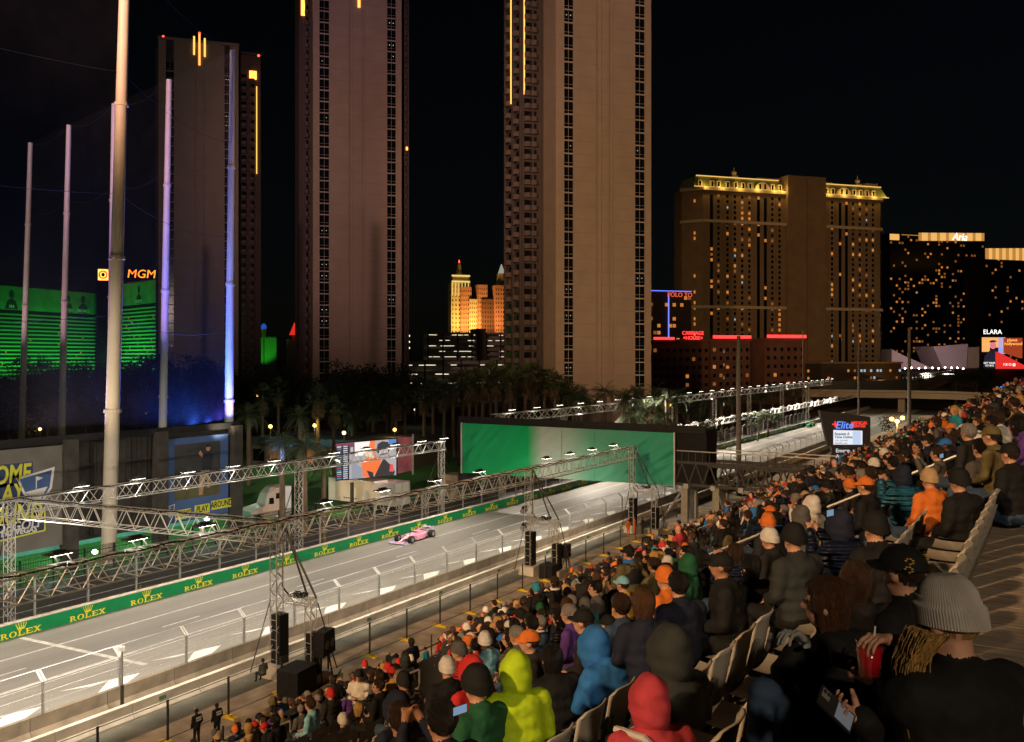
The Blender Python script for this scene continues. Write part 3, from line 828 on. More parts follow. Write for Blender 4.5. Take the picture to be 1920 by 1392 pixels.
# low hotel with red neon roofline
def neon_block(label, px0, px1, pyt, z, neon=True, rs=1):
    t, u, W, H = far_block('low_hotel', label, 'hotel', px0, px1, pyt, z, M('red_brick_wall'), max(3, int((px1-px0)/11)), 1.2, 1.3, .1, ('warm_window_dim','warm_window'), fl=3.2, wcol=M('night_glass'), rs=rs)
    MB().box(-.6,W+.6,-.6,20,H,H+.9).build('roof_edge', M('red_brick_wall'), t)
    if neon: MB().bar((.4,-1,H+1.6),(W-.4,-1,H+1.6),.35,1.1).build('neon_tube', M('neon_red'), t)
    return t, u, W, H
tD, uD, WD, HD = neon_block('low brick hotel carrying the red rooftop house sign', 1222, 1330, 641, 330, False, 31)
MB().bar((.4,-1,HD+1.2),(uD(1262),-1,HD+1.2),.35,.9).build('neon_tube', M('neon_red'), tD)
lettering('CARRIAGE', M('neon_red'), tD, (uD(1297), -1, HD+3.2), (1,0,0), (0,0,1), 1.9, ext=.1)
lettering('+HOUSE+', M('neon_red'), tD, (uD(1297), -1, HD+1.4), (1,0,0), (0,0,1), 1.9, ext=.1)
neon_block('low brick hotel wing with a red neon line, beside the house sign', 1333, 1407, 640, 335, True, 32)
neon_block('low brick hotel wing with a red neon line, before the windowless slab', 1434, 1510, 639, 335, True, 33)
tE, uE, WE, HE = far_block('low_office', 'long low building with rows of orange lit windows beside the overpass', 'building', 1506, 1690, 682, 420, M('dark_wall'), 30, 1.1, 1.2, .38, ('warm_window','warm_window_dim','cool_window'), fl=3.4, rs=41)
MB().box(-.5,WE+.5,-.8,25,HE,HE+.7).build('roof_edge', M('hotel_stone'), tE)
point('street_glow', (WE*.75,-14,4), 5200, (1,.5,.15), 1, tE)
# crystalline pavilion
mat('pale_panel', (.55,.45,.47), rough=.6, var=.06, vscale=.2)
t = thing('angular_pavilion', 'angular pale pink pavilion with tilted walls beyond the overpass', 'pavilion', (0,0,0))
Zp = 640
def pv(x, y, dz=0): return at_d(x, y, Zp+dz)
MB().prism([pv(1750,650),pv(1815,645),pv(1812,692),pv(1768,692)], FWD*30).build('wall', M('pale_panel'), t)
MB().prism([pv(1672,655),pv(1690,665),pv(1752,692),pv(1672,692)], FWD*30).build('wall', M('pale_panel'), t)
MB().prism([pv(1815,652,2),pv(1842,650,2),pv(1842,692,2),pv(1812,692,2)], FWD*28).build('wall', mat('pale_tan', (.4,.3,.2), var=.06), t)
spot('pavilion_light', pv(1780,672,-70), pv(1785,668), 60000, (1,.68,.72), 90, .8, 2, t)
spot('pavilion_light', pv(1690,672,-70), pv(1700,680), 26000, (1,.8,.6), 70, .8, 2, t)
# big screens by the far road
t = thing('video_billboard', 'tall lit video billboard under white rooftop letters at the frame edge', 'billboard', (0,0,0))
def scr(z): return lambda x, y, dz=0: at_d(x, y, z+dz)
s_ = scr(420)
MB().prism([s_(1840,632,1),s_(1886,632,1),s_(1886,692,1),s_(1840,692,1)], FWD*2).build('cabinet', M('black_matte'), t)
for (a, b_, c, d_, colr, st) in ((1841,633,1885,652,(.95,.42,.12),1.1),(1841,644,1856,660,(.15,.35,1),1.0),(1872,633,1885,664,(.45,.5,1),.8)):
    MB().quad(s_(a,d_),s_(c,d_),s_(c,b_),s_(a,b_)).build('picture', glow('pic_%d' % a, colr, st), t)
MB().add([s_(x,y,-.2) for x,y in ((1843,691),(1846,668),(1856,657),(1868,657),(1876,668),(1882,691))],[(0,1,2,3,4,5)]).build('picture', glow('pic_dark', (.03,.03,.06), .5), t)
MB().add([s_(862+1000+6*math.cos(k*.6),648+7*math.sin(k*.6),-.4) for k in range(10)],[tuple(range(10))]).build('picture', glow('pic_face', (1,.25,.3), .8), t)
MB().add([s_(1862+7*math.cos(k*.5),641.5-3.5*math.sin(k*.5),-.6) for k in range(8)],[tuple(range(8))]).build('picture', M('pic_dark'), t)
for i, w_ in enumerate(('GET YOUR','TICKETS')): lettering(w_, M('sign_white'), t, s_(1855,681+i*5,-.8), RGT, UP, 1.1, ext=.02)
lettering('ELARA', M('sign_white'), t, s_(1861,623,-.5), RGT, UP, 3.0, ext=.05)
t = thing('red_billboard', 'red and orange lit billboard with social icons at the frame edge', 'billboard', (0,0,0))
s_ = scr(400)
MB().prism([s_(1871,660),s_(1930,690),s_(1930,692),s_(1871,692)], FWD*2).build('screen', glow('screen_red', (1,.04,.03), .8), t)
MB().prism([s_(1886,634,3),s_(1917,634,3),s_(1917,672,3),s_(1886,662,3)], FWD*2).build('screen', glow('screen_orange', (.7,.1,.03), .5), t)
lettering('planet', glow('sign_orange', (1,.45,.1), 1.6), t, s_(1898,638,2.5), RGT, UP, 1.9, ext=.02)
lettering('hollywood', M('sign_orange'), t, s_(1900,645,2.5), RGT, UP, 1.9, ext=.02)
lettering('f X O @', M('sign_white'), t, s_(1893,684,-.5), RGT, UP, 1.5, ext=.02)
MB().box(-3,3,0,3,0,3)
t, u, W, H = far_block('venue_block', 'dark low block below the red billboard at the frame edge', 'building', 1868, 1990, 694, 405, M('dark_wall'), 6, 1, 1, .1, rs=3)
MB().box(uC(1253)*0+2,9,-.4,-.1,H-9,H-7.4).build('light_strip', glow('strip_blue', (.05,.3,1), 1.0), t)

# ================================================================== green hotel, far left
mat('pale_band', (.5,.5,.48), rough=.8, var=.08)
mat('black_glass', (.004,.006,.005), rough=.3, var=.3, vscale=.1)
ZG = 640
def green_wing(label, xa, xb, za, zb, ytop, banner_cols, rs):
    a = at_d(xa, HY, za); c = at_d(xb, HY, zb); a.z = c.z = 0
    e = (c-a); L = e.length; ang = math.atan2(e.y, e.x)
    t = thing('green_hotel_wing', label, 'hotel', a, ang)
    H = CH + (HY-ytop)*za/FPX
    MB().box(0, L, .5, 22, 0, H).build('wall', M('black_glass'), t)
    MB().box(0, L, 0, .49, H-16.5, H-1).build('banner', mat('banner_print_%d' % rs, (.4,.42,.4), var=.35, vscale=.08, detail=6), t)
    bm = MB().box(0, L, -.9, .49, 0, 1.0).mesh('balcony_band', [M('pale_band')])
    z = H-20
    while z > 2: put('balcony_band', bm, t, (0,0,z)); z -= 2.62
    rr = random.Random(rs); wmm = MB().box(-.4,.4,-.1,.3,0,.7).mesh('window', [M('warm_window')])
    for i in range(36): put('window', wmm, t, (rr.uniform(1,L-1), .35, H-20-2.62*rr.randrange(2,24)-1.0))
    for i, (f, s2) in enumerate(banner_cols):
        pm = MB(); pm.ell((f*L,-.06,H-6.2),2.0,.05,2.8,nu=12,nv=8); pm.prism([(f*L-5,-.02,H-16),(f*L+5,-.02,H-16),(f*L+3.6,-.02,H-11),(f*L+1,-.02,H-9.2),(f*L-1,-.02,H-9.2),(f*L-3.6,-.02,H-11)],(0,-.05,0))
        pm.build('printed_figure', mat('print_dark', (.04,.05,.04), var=.2), t)
        lettering(s2, M('sign_green_lit') if 'sign_green_lit' in MATS else glow('sign_green_lit', (.15,1,.2), .25), t, (f*L, -.2, H-14.5), (1,0,0), (0,0,1), 3.2, ext=.05)
    nl = 4
    for i in range(nl):
        x = L*(i+.5)/nl
        spot('flood_green', (x, -26, 3), (x, 0, H*.36), 30000, (.02,1,.06), 100, .9, 2, t)
    return t
green_wing('green-lit hotel wing of striped floors at the frame edge behind the thin poles', -60, 183, 560, 660, 527, ((.3,'FM'),(.74,'BLAKE'),(.87,'BRUNO')), 3)
green_wing('green-lit hotel wing under the orange letters beside the dim tower', 224, 300, 650, 600, 532, ((.5,'ROOTS'),), 4)
t, u, W, H = far_block('hotel_core', 'black tower core with an orange square emblem between the green wings', 'tower', 181, 228, 523, 655, M('black_glass'), 3, 1, 1, 0, rs=9)
MB().box(u(184),u(203),-.6,-.1,H-1,H+7).build('sign_panel', M('orange_lamp'), t)
b = MB()
for k in range(14):
    a0, a1 = k*math.pi/7, (k+1)*math.pi/7; c = u(193.5); P = lambda a, r: (c+r*math.cos(a), -.75, H+3+r*math.sin(a))
    b.quad(P(a0,2.2),P(a1,2.2),P(a1,3.0),P(a0,3.0))
b.ell((u(193.5),-.8,H+3),1.3,.05,1.5,nu=7,nv=5); b.build('emblem', M('black_matte'), t)
MB().box(u(181),u(320),8,20,H-6,H-1.5).build('roof_block', M('black_glass'), t)
lettering('MGM', glow('sign_orange_hot', (1,.22,.02), 2.6), t, (u(265), -.5, H+4), (1,0,0), (0,0,1), 8.6, ext=.2, shear=.12, bold=.0)
b = MB(); c = at_d(222, 690, 600)
# castle
mat('castle_wall', (.5,.45,.36), var=.1)
t = thing('castle_resort', 'small castle with coloured turrets lit green between two towers', 'castle', at_d(500,HY,780)-Vector((0,0,CH)), math.atan2(EX.y, EX.x))
def cz(py): return CH+(HY-py)*780/FPX
def cu(px): return (px-500)*780/FPX
MB().box(cu(471),cu(486),0,8,0,cz(607)).build('tower', M('castle_wall'), t)
for k in range(4): MB().box(cu(471.5+k*4),cu(473.5+k*4),-.4,-.05,cz(607),cz(604)).build('merlon', M('castle_wall'), t)
MB().tube((cu(495),3,0),(cu(495),3,cz(617)),2.2,2.2,10).build('turret', mat('turret_red', (.5,.16,.06), var=.1), t)
MB().ell((cu(495),3,cz(614)),2.4,2.4,3.4,nu=10,nv=6).build('turret_roof', glow('roof_blue', (.03,.14,.8), .5), t)
MB().tube((cu(551),3,0),(cu(551),3,cz(628)),1.8,1.8,10).build('turret', M('turret_red'), t)
MB().tube((cu(551),3,cz(628)),(cu(551),3,cz(604)),4.6,.05,10).build('turret_roof', glow('roof_red', (1,.04,.02), .7), t)
MB().box(cu(471),cu(518),1,6,0,cz(634)).box(cu(537),cu(553),1,6,0,cz(636)).build('wall', M('castle_wall'), t)
for k in range(11): MB().box(cu(472+k*4.2),cu(474+k*4.2),.6,.98,cz(634),cz(632)).build('merlon', M('castle_wall'), t)
spot('castle_light', (cu(488),-30,2), (cu(490),0,cz(640)), 24000, (.03,1,.05), 60, .6, 1, t)
spot('castle_light', (cu(478),-14,cz(650)), (cu(479),0,cz(612)), 7000, (1,.8,.4), 40, .5, 1, t)

# ================================================================== skyline replica towers and garages between the hotel towers
mat('gold_facade', (.55,.42,.2), var=.1, vscale=.2)
mat('brick_facade', (.5,.22,.12), var=.1, vscale=.2)
ZN = 880
def ny(name, label, px0, px1, pyt, m, top=None, wn=6, lit=.05):
    t, u, W, H = far_block(name, label, 'skyscraper', px0, px1, pyt, ZN, m, wn, (px1-px0)/wn*.3*ZN/FPX, 2.0, 0, wcol=M('night_glass'), fl=4.4, dep=14)
    return t, u, W, H
tN, uN, WN, HN = ny('stepped_skyscraper', 'gold-lit stepped skyscraper with a tapering spire', 846, 882, 530, M('gold_facade'))
zN = lambda py: CH+(HY-py)*ZN/FPX
MB().box(uN(849),uN(880),1,13,HN,zN(518)).build('upper_stage', M('gold_facade'), tN)
MB().tube((WN/2,7,zN(518)),(WN/2,7,zN(491)),3.6,1.5,8).build('spire', M('gold_facade'), tN)
MB().tube((WN/2,7,zN(491)),(WN/2,7,zN(486)),.9,.3,6).build('spire_tip', M('red_beacon'), tN)
for py in (528, 517): MB().bar((.5,-.5,zN(py)),(WN-.5,-.5,zN(py)),.5,1.6).build('light_strip', glow('ny_gold', (1,.7,.2), .9), tN)
for i in range(6): MB().box(.8+i*WN/6,1.6+i*WN/6,-.35,-.1,zN(555),zN(530)).build('light_strip', M('ny_gold'), tN)
ny('brick_skyscraper', 'orange-lit brick skyscraper before the stepped gold one', 864, 884, 538, M('brick_facade'), wn=5)
ny('pale_skyscraper', 'short pale lit tower in the middle of the skyline cluster', 880, 895, 561, M('gold_facade'), wn=4)
ny('brick_skyscraper', 'orange brick skyscraper with a flat top, tallest of the cluster middle', 896, 914, 534, M('brick_facade'), wn=5)
ny('dark_skyscraper', 'dark skyscraper with few lit windows before the flat brick one', 903, 927, 561, mat('dark_brick', (.14,.06,.03), var=.1), wn=5)
tK, uK, WK, HK = ny('crown_skyscraper', 'skyscraper with a jewelled tapering crown half behind the brown tower', 928, 960, 535, M('brick_facade'), wn=7)
MB().tube((uK(944),7,HK),(uK(944),7,zN(512)),5.6,4.2,10).build('crown_stage', M('gold_facade'), tK)
MB().tube((uK(944),7,zN(512)),(uK(944),7,zN(494)),3.6,.4,10).build('crown_spire', glow('ny_sparkle', (.9,.85,.7), .35), tK)
for i, (px, c_, pw) in enumerate(((855,(1,.72,.2),26000),(872,(1,.42,.1),22000),(888,(1,.75,.25),26000),(905,(1,.4,.1),24000),(940,(1,.55,.2),24000))):
    pw *= 2.6
    p = at_d(px, 640, ZN-24); spot('skyline_light', (p.x,p.y,p.z), at_d(px, 560, ZN), pw, c_, 110, .9, 2, tN if False else None).name = 'skyline_light'
# parking garage
mat('garage_slab', (.3,.28,.24), var=.15, vscale=.4)
glow('garage_tube', (1,.86,.6), 1.3)
def garage(label, px0, px1, pyt, nlev, z, fl=2.9, lamps=18, seed=2):
    o, u = hotel_frame(px0, z); W = u(px1); H = CH+(HY-pyt)*z/FPX
    t = thing('parking_garage', label, 'garage', o, math.atan2(EX.y, EX.x)); rr = random.Random(seed)
    MB().box(0,W,12,13,0,H-.2).build('back_wall', M('garage_slab'), t)
    sl = MB().box(0,W,0,11.99,0,1.0).mesh('deck', [M('garage_slab')])
    lm = MB().box(-1.1,1.1,0,.5,0,.25).mesh('lamp', [M('garage_tube')])
    cm = MB().box(-.3,.3,.05,.6,0,H).mesh('column', [M('dark_wall')])
    for i in range(nlev):
        z_ = H-fl*(i+1)+1.9
        put('deck', sl, t, (0,0,z_))
        for k in range(lamps):
            if rr.random() < .72: put('lamp', lm, t, (rr.uniform(1,W-1), rr.uniform(1,7), z_-.45))
    for k in range(7): put('column', cm, t, (W*k/6, -.08, 0))
    return t, u, W, H
tP, uP, WP, HP = garage('parking garage of open lit decks under the skyline cluster', 803, 965, 623, 8, 470)
MB().box(uP(893),uP(910),-1.2,13,0,HP+2).build('stair_tower', mat('garage_tower', (.1,.085,.07), var=.1), tP)
garage('low lit parking deck behind the fan palms beside the brown tower', 762, 965, 676, 3, 330, fl=3.4, lamps=16, seed=5)
tS, uS, WS, HS = far_block('stair_tower', 'slim lit stair tower beside the pinkish tower', 'tower', 760, 771, 618, 430, M('dark_wall'), 1, 1.6, .8, 1, ('sign_pale',), dep=4, fl=2.9, pyb=665)
# ================================================================== flood lighting masts added beside the stand (assumed, out of frame, they light crowd and towers)
def added_light_mast(label, p, h):
    t = thing('added_light_mast', label, 'light mast', p)
    MB().tube((0,0,0),(0,0,h),.6,.3,12).build('pole', M('steel'), t)
    MB().box(-3,3,-.2,.2,h-.2,h+2.4).build('rack', M('dark_steel'), t)
    for i in range(6):
        for k in range(2): MB().tube((-2.5+i,.2,h+.4+k*1.2),(-2.5+i,.55,h+.3+k*1.2),.42,.48,10).build('lamp', M('lamp_white'), t)
    return t
MP = Vector((-20, -58, 0)); MH = 48
mast = added_light_mast('floodlight mast standing outside the frame beside the track behind the camera', MP, MH)  # assumed mast, added out of view to carry the crowd and tower spots
added_mast = added_light_mast('floodlight mast standing outside the frame behind the top of the stand', (34, -48, 0), 44)  # unseen mast added to hold fill lamps
def unseen_mast_light(name, aim, watts, col, ang, blend=.5, rad=.8, off=0):
    s_ = spot(name, Vector((off, 1, MH+1)), Vector(aim)-MP, watts, col, ang, blend, rad, mast)
    return s_
unseen_mast_light('assumed_crowd_light', (-18, 24, 8), 215000, (1,.6,.3), 52, .6, 1.6)  # assumed key spot on the unseen mast, lights the crowd
unseen_mast_light('crowd_fill_far', (-22, 74, 5), 270000, (1,.6,.3), 24, .8, 1.0, 1)  # extra spot added to offset falloff over the far seats
spot('crowd_fill', (0,1,45), Vector((-16,30,8))-Vector((34,-48,0)), 72000, (1,.76,.52), 50, .7, 1.5, added_mast)  # unseen lamp added to lift the chair backs
unseen_mast_light('wall_fill', (-72, 48, 8), 330000, (1,.85,.68), 17, .7, 1.0, -2.2)  # added spot, brightens the dark golf wall and banners
unseen_mast_light('tower_fill_brown', T3.location + Vector((8,12,62)), 1350000, (1,.55,.28), 30, .7, 2, .8)  # unseen spots added from here on, each tinted for its tower
unseen_mast_light('tower_fill_pink', T2.location + Vector((8,12,72)), 950000, (1,.52,.48), 27, .8, 2, -.8)
unseen_mast_light('tower_fill_dim', T1.location + Vector((10,12,70)), 290000, (1,.72,.58), 24, .7, 2, -1.6)
spot('hotel_fill', (.8,1,45), HT.location + Vector((45,20,60)) - Vector((34,-48,0)), 1700000, (1,.6,.27), 18, .8, 2, added_mast)  # added unseen spot brightening the mansard hotel front

# ================================================================== golf range: net poles, panel wall, banners
mat('pole_paint', (.52,.46,.37), rough=.55, var=.06, vscale=.6)
POLES = [('thick cream net pole nearest the track, cut by the top edge', None, 200, 1050, 238, 0, 78.1, .62),
         ('pale blue net pole in front of the dim tower at its window edge', 52, 429, 800, 437, 95, 100, .5),
         ('violet net pole before the left window strip of the dim tower', 52, 305, 810, 317, 150, 110.6, .5),
         ('violet net pole half hidden behind the thick cream pole', 53, 206, 820, 214, 195, 121, .5),
         ('thin pale net pole, second from the left frame edge', 52, 115, 825, 129, 235, 132, .5),
         ('thin pale net pole, first from the left frame edge', 52, 40, 830, 57, 268, 143, .5)]
PTOP = []
for lab, _, xb, yb, xt, yt, z, r in POLES:
    a = at_d(xb, yb, z); c = at_d(xt, yt, z); d = (c-a)/(c.z-a.z)
    base = a - d*a.z; top = base + d*(52.5 if yt == 0 else c.z)
    if yt == 0: base = at_X(203, 1050, -70.5); base.z = 0; top = base + RGT*1.5 + UP*53
    t = thing('net_pole', lab, 'pole', base, 0, 'net poles of the golf range')
    v = top-base; n = 4; rr = [r, r*.94, r*.86, r*.76, r*.66]
    for i in range(n):
        MB().tube(v*(i/n), v*((i+1)/n), rr[i], rr[i+1]*1.02, 18, cap=False).build('pole_section', M('pole_paint'), t, True)
        if i: MB().tube(v*(i/n)-UP*.15, v*(i/n)+UP*.15, rr[i]*1.28, rr[i]*1.22, 14).build('collar', M('pole_paint'), t)
    MB().tube(v*.995, v, r*.7, r*.5, 12).build('cap', M('pole_paint'), t)
    PTOP.append((base, top))
def net(label, a, c, h0):
    (b0, t0), (b1, t1) = a, c
    f0, f1 = h0/ (t0.z-b0.z), h0/(t1.z-b1.z); t = thing('golf_net', label, 'net')
    b = MB(); b.quad(b0.lerp(t0,f0), b1.lerp(t1,f1), t1, t0); b.build('netting', M('golf_net'), t)
    for k in range(1, 5):
        s = f0 + (1-f0)*k/4; p, q = b0.lerp(t0,s), b1.lerp(t1,s); pts = [p.lerp(q,i/10) - UP*(1.2*(1-(2*i/10-1)**2)) for i in range(11)]
        MB().path(pts, .018, 4).build('net_rope', M('black_matte'), t)
net('dark golf net between the thick pole and the pale blue pole', PTOP[0], PTOP[1], 11)
net('dark golf net between the pale blue and violet poles', PTOP[1], PTOP[2], 8)
net('dark golf net between the two violet poles', PTOP[2], PTOP[3], 8)
net('dark golf net behind the thick pole', PTOP[3], PTOP[4], 8)
net('dark golf net between the two thin pale poles', PTOP[4], PTOP[5], 8)
off = (Vector((-70.5, 8, 0)), Vector((-69.5, 9, 53)))
net('dark golf net left of the thick pole', off, PTOP[0], 11)

WX = -72.0
def wy(px): return at_X(px, 900, WX).y
wall = thing('panel_wall', 'dark panelled back wall of the golf range carrying the banners', 'wall', (0,0,0))
mat('panel_dark', (.05,.046,.04), rough=.8, var=.3, vscale=1)
MB().box(WX-.5, WX-.3, 20, wy(446), 2.1, 11.0).build('backing', M('panel_dark'), wall)
MB().box(WX-.4, WX+.25, 20, wy(446), 10.7, 11.3).build('top_beam', M('black_matte'), wall)
pm = MB().box(-.1, .0, .08, 1.55, .06, 2.0)
for z in (.65, 1.3): pm.box(.0, .05, .08, 1.55, z-.04, z+.04)
for y in (.55, 1.05): pm.box(.0, .05, y-.03, y+.03, .06, 2.0)
pm = pm.mesh('panel', [M('panel_dark')])
for (xa, xb) in ((137,192),(218,290),(428,446)):
    y = wy(xa)
    while y < wy(xb):
        for z in (2.3, 4.4, 6.5, 8.6): put('panel', pm, wall, (WX-.18, y, z))
        y += 1.63
for px in (126, 296, 437):
    MB().box(WX-.2, WX+.8, wy(px)-.55, wy(px)+.55, 0, 11).build('column', M('panel_dark'), wall)
# banners
mat('banner_grey', (.16,.15,.135), rough=.75, var=.12, vscale=.6, bump=.5, bscale=1.2)
mat('banner_blue', (.06,.12,.3), rough=.7, var=.1, vscale=.6, bump=.5, bscale=1.2)
mat('print_yellow', (.62,.64,.06), rough=.7, var=.06)
mat('print_white', (.75,.75,.73), rough=.7, var=.05)
mat('print_navy', (.03,.05,.13), rough=.7, var=.1)
mat('print_black', (.015,.015,.017), rough=.7, var=.1)
bn = thing('golf_banner', 'grey banner with big yellow slogan and golf shield at the frame edge', 'banner', (WX, 0, 0))
BX = .32
MB().box(.27, .31, 30, wy(113), 2.2, 10.55).build('cloth', M('banner_grey'), bn)
def wrt(body, m, px, py, size, align='RIGHT', x=BX, par=bn, bold=.02, shear=.12, sx=1):
    p = at_X(px, py, WX+x); return lettering(body, m, par, (x, p.y, p.z), (0,1,0), UP, size, ext=.008, align=align, bold=bold, shear=shear, sx=sx)
for w_, px, py in (('COME',57,887),('PLAY',44,924),('AROUND',79,958)):
    p = at_X(px, py, WX+BX); n_ = len(w_)
    MB().box(.312,.318, p.y-.98*n_, p.y+.2, p.z-.9, p.z+.9).build('print', M('print_navy'), bn)
    wrt(w_, M('print_yellow'), px, py, 2.0, bold=.05, x=.325, sx=.7)
p = at_X(84, 982, WX+BX); MB().prism([(.312,p.y-9,p.z-1.1),(.312,p.y,p.z-.5),(.312,p.y,p.z+1.1),(.312,p.y-9,p.z+.9)], (.006,0,0)).build('print', M('print_navy'), bn)
MB().bar((.322,p.y-9,p.z-1.15),(.322,p.y,p.z-.55),.02,.12).bar((.322,p.y,p.z-.55),(.322,p.y,p.z+1.15),.02,.12).build('print', M('print_yellow'), bn)
wrt('TOPGOLF', M('print_white'), 79, 980, 1.0, bold=.02, x=.325); wrt('LAS VEGAS', M('print_white'), 69, 992, .6, x=.325)
def shield(par, px, py, s, x):
    p = at_X(px, py, WX+x); P = lambda u, v, dx=0: (x+dx, p.y+u*s, p.z+v*s)
    out = [(-1.3,.55),(0,.75),(1.3,1.0),(1.1,-.4),(.3,-1.5),(-.8,-.6)]
    MB().prism([P(*q) for q in out], (.006,0,0)).build('print', M('print_white'), par)
    MB().prism([P(q[0]*.84, q[1]*.84-.02, .008) for q in out], (.006,0,0)).build('print', M('banner_blue'), par)
    MB().prism([P(-.75,-.45,.016),P(.8,-.25,.016),P(.25,-1.15,.016)], (.006,0,0)).build('print', M('print_white'), par)
    b = MB(); b.prism([P(.0,-.3,.016),P(.06,-.3,.016),P(.06,.5,.016),P(.0,.5,.016)], (.006,0,0)); b.prism([P(.06,.2,.016),P(.5,.35,.016),P(.06,.5,.016)], (.006,0,0)); b.build('print', M('print_white'), par)
shield(bn, 67, 908, 1.25, .325)
ps = thing('golfer_poster', 'blue poster of a golfer above the slogan strip', 'poster', (WX, 0, 0))
y0, y1 = wy(306), wy(424)
MB().box(.27,.31, y0, y1, 2.3, 10.2).build('cloth', M('banner_blue'), ps)
MB().box(.312,.318, y0+1.0, y1-1.0, 4.3, 9.6).build('print', mat('print_dusk', (.045,.045,.05), var=.3, vscale=.5), ps)
MB().box(.32,.324, y0+1.0, y1-1.0, 4.3, 5.6).build('print', mat('print_turf', (.09,.085,.04), var=.3, vscale=.8), ps)
yc = (y0+y1)/2+1.0
def fig(pts, m, dx=.328): MB().prism([(dx, yc+a, b_) for a, b_ in pts], (.004,0,0)).build('print', m, ps)
mat('print_skin', (.45,.24,.15), var=.1); mat('print_khaki', (.36,.29,.2), var=.1); mat('print_shirt', (.02,.025,.04), var=.1)
fig([(-.9,5.9),(.2,5.9),(.35,6.9),(-.6,7.0)], M('print_khaki'))
fig([(-.9,4.5),(-.5,4.5),(-.2,5.9),(-.85,5.9)], M('print_skin')); fig([(.1,5.1),(.4,5.1),(.45,6.1),(.05,6.1)], M('print_skin'))
fig([(-.6,6.85),(.6,6.85),(.85,8.3),(.45,8.75),(-.1,8.75),(-.5,8.2)], M('print_shirt'), .332)
fig([(.2+.27*math.cos(k*.63), 9.0+.33*math.sin(k*.63)) for k in range(10)], M('print_skin'), .336)
fig([(.2+.3*math.cos(k*.4), 9.1+.32*math.sin(k*.4)) for k in range(9)], M('print_black'), .34)
fig([(-.95,8.5),(-.55,8.1),(-.4,8.35),(-.75,8.85)], M('print_skin'), .34)
for i, (w_, f) in enumerate((('COME',-.30),('PLAY',.0),('AROUND',.32))):
    yy = (y0+y1)/2+.5 + f*(y1-y0); zz = 3.1+.55*f
    MB().box(.312,.318, yy-(.75 if i < 2 else 1.05)*1.2, yy+(.75 if i < 2 else 1.05)*1.2, zz-.45, zz+.45).build('print', M('print_yellow'), ps)
    lettering(w_, M('print_black'), ps, (.325, yy, zz), (0,1,0), UP, .85, ext=.005, bold=.015, sx=.72)
shield(ps, 317, 957, .5, .325)
# green wash of the lawn, blue and violet wash of the nets
gl = thing('lawn_lights', 'low green and white lawn lights below the golf wall', 'lights')
mat('teal_wall', (.18,.42,.36), rough=.8, var=.12)
MB().prism([(-80,30,0),(-80,wy(424)+8,0),(-84,wy(424)+8,4.5),(-84,30,4.5)], (-.5,0,0)).build('turf_bank', mat('turf_teal', (.12,.34,.28), rough=.9, var=.25, vscale=.6), gl)
for px, py in ((178,1035),(388,973)):
    p = at_X(px, py, -74); MB().ell(p, .28,.28,.22, nu=8, nv=6).build('lamp', glow('lawn_lamp', (1,1,.8), 8), gl)
for y in (38, 46, 54, 62, 70): point('lawn_light', (-76, y, 3.2), 420, (.6,1,.75), .3, gl)
nl = thing('net_lights', 'row of blue and violet lamps behind the top of the golf wall', 'lights')
for px, py, c_, w_ in ((235,800,(.04,.12,1),3600),(290,796,(.04,.14,1),3600),(345,792,(.05,.16,1),4200),(395,788,(.05,.12,1),4600),(436,780,(.12,.1,1),3000)):
    p = at_X(px, py, -77.2); p.z = 10.4; spot('net_light', p, p+Vector((.6,-1,9)), w_*4, c_, 150, .4, .3, nl)
    MB().box(p.x-.15,p.x+.15,p.y-.3,p.y+.3,p.z-.5,p.z-.3).build('lamp', M('neon_blue'), nl)
for px, c_, w_ in ((30,(.6,.5,1),900),(90,(.7,.6,.9),900),(150,(.55,.4,1),1200)):
    p = at_X(px, 810, -76.5); p.z = 9.6; spot('net_light', p, p+Vector((.6,-1,9)), w_*5, c_, 150, .4, .3, nl)
for k, (pole, c_, w_) in enumerate(((2,(.85,.45,1),16000),(3,(.75,.3,1),14000),(4,(.95,.55,.8),14000),(5,(.95,.65,.8),14000))):
    bq = PTOP[pole][0]; spot('pole_light', bq + Vector((5,-9,12)), bq + Vector((0,0,36)), w_, c_, 60, .9, .4, nl)
spot('pole_light', Vector((-66,41,10.5)), PTOP[0][0]+Vector((0,0,24)), 3000, (1,.76,.45), 120, .9, .4, nl)
spot('pole_light', Vector((-70,60,9)), PTOP[1][0]+Vector((0,0,32)), 3000, (1,.8,.55), 80, .9, .4, nl)
# iron fence before the lawn
fe = thing('iron_fence', 'black iron picket fence in front of the golf lawn', 'fence', (-69.3, 0, 0))
pk = MB().box(-.014,.014,-.014,.014,0,1.9).bar((0,0,1.88),(.22,0,2.15),.028).mesh('picket', [M('black_matte')])
y = 34.0; k = 0
while k < 290: put('picket', pk, fe, (0, y, 0)); y += .135; k += 1
for z in (.25, 1.7): MB().box(-.025,.025,33.8,y,z-.025,z+.025).build('rail', M('black_matte'), fe)
for i in range(15): MB().box(-.05,.05,34+i*2.7-.05,34+i*2.7+.05,0,2.05).build('post', M('black_matte'), fe)

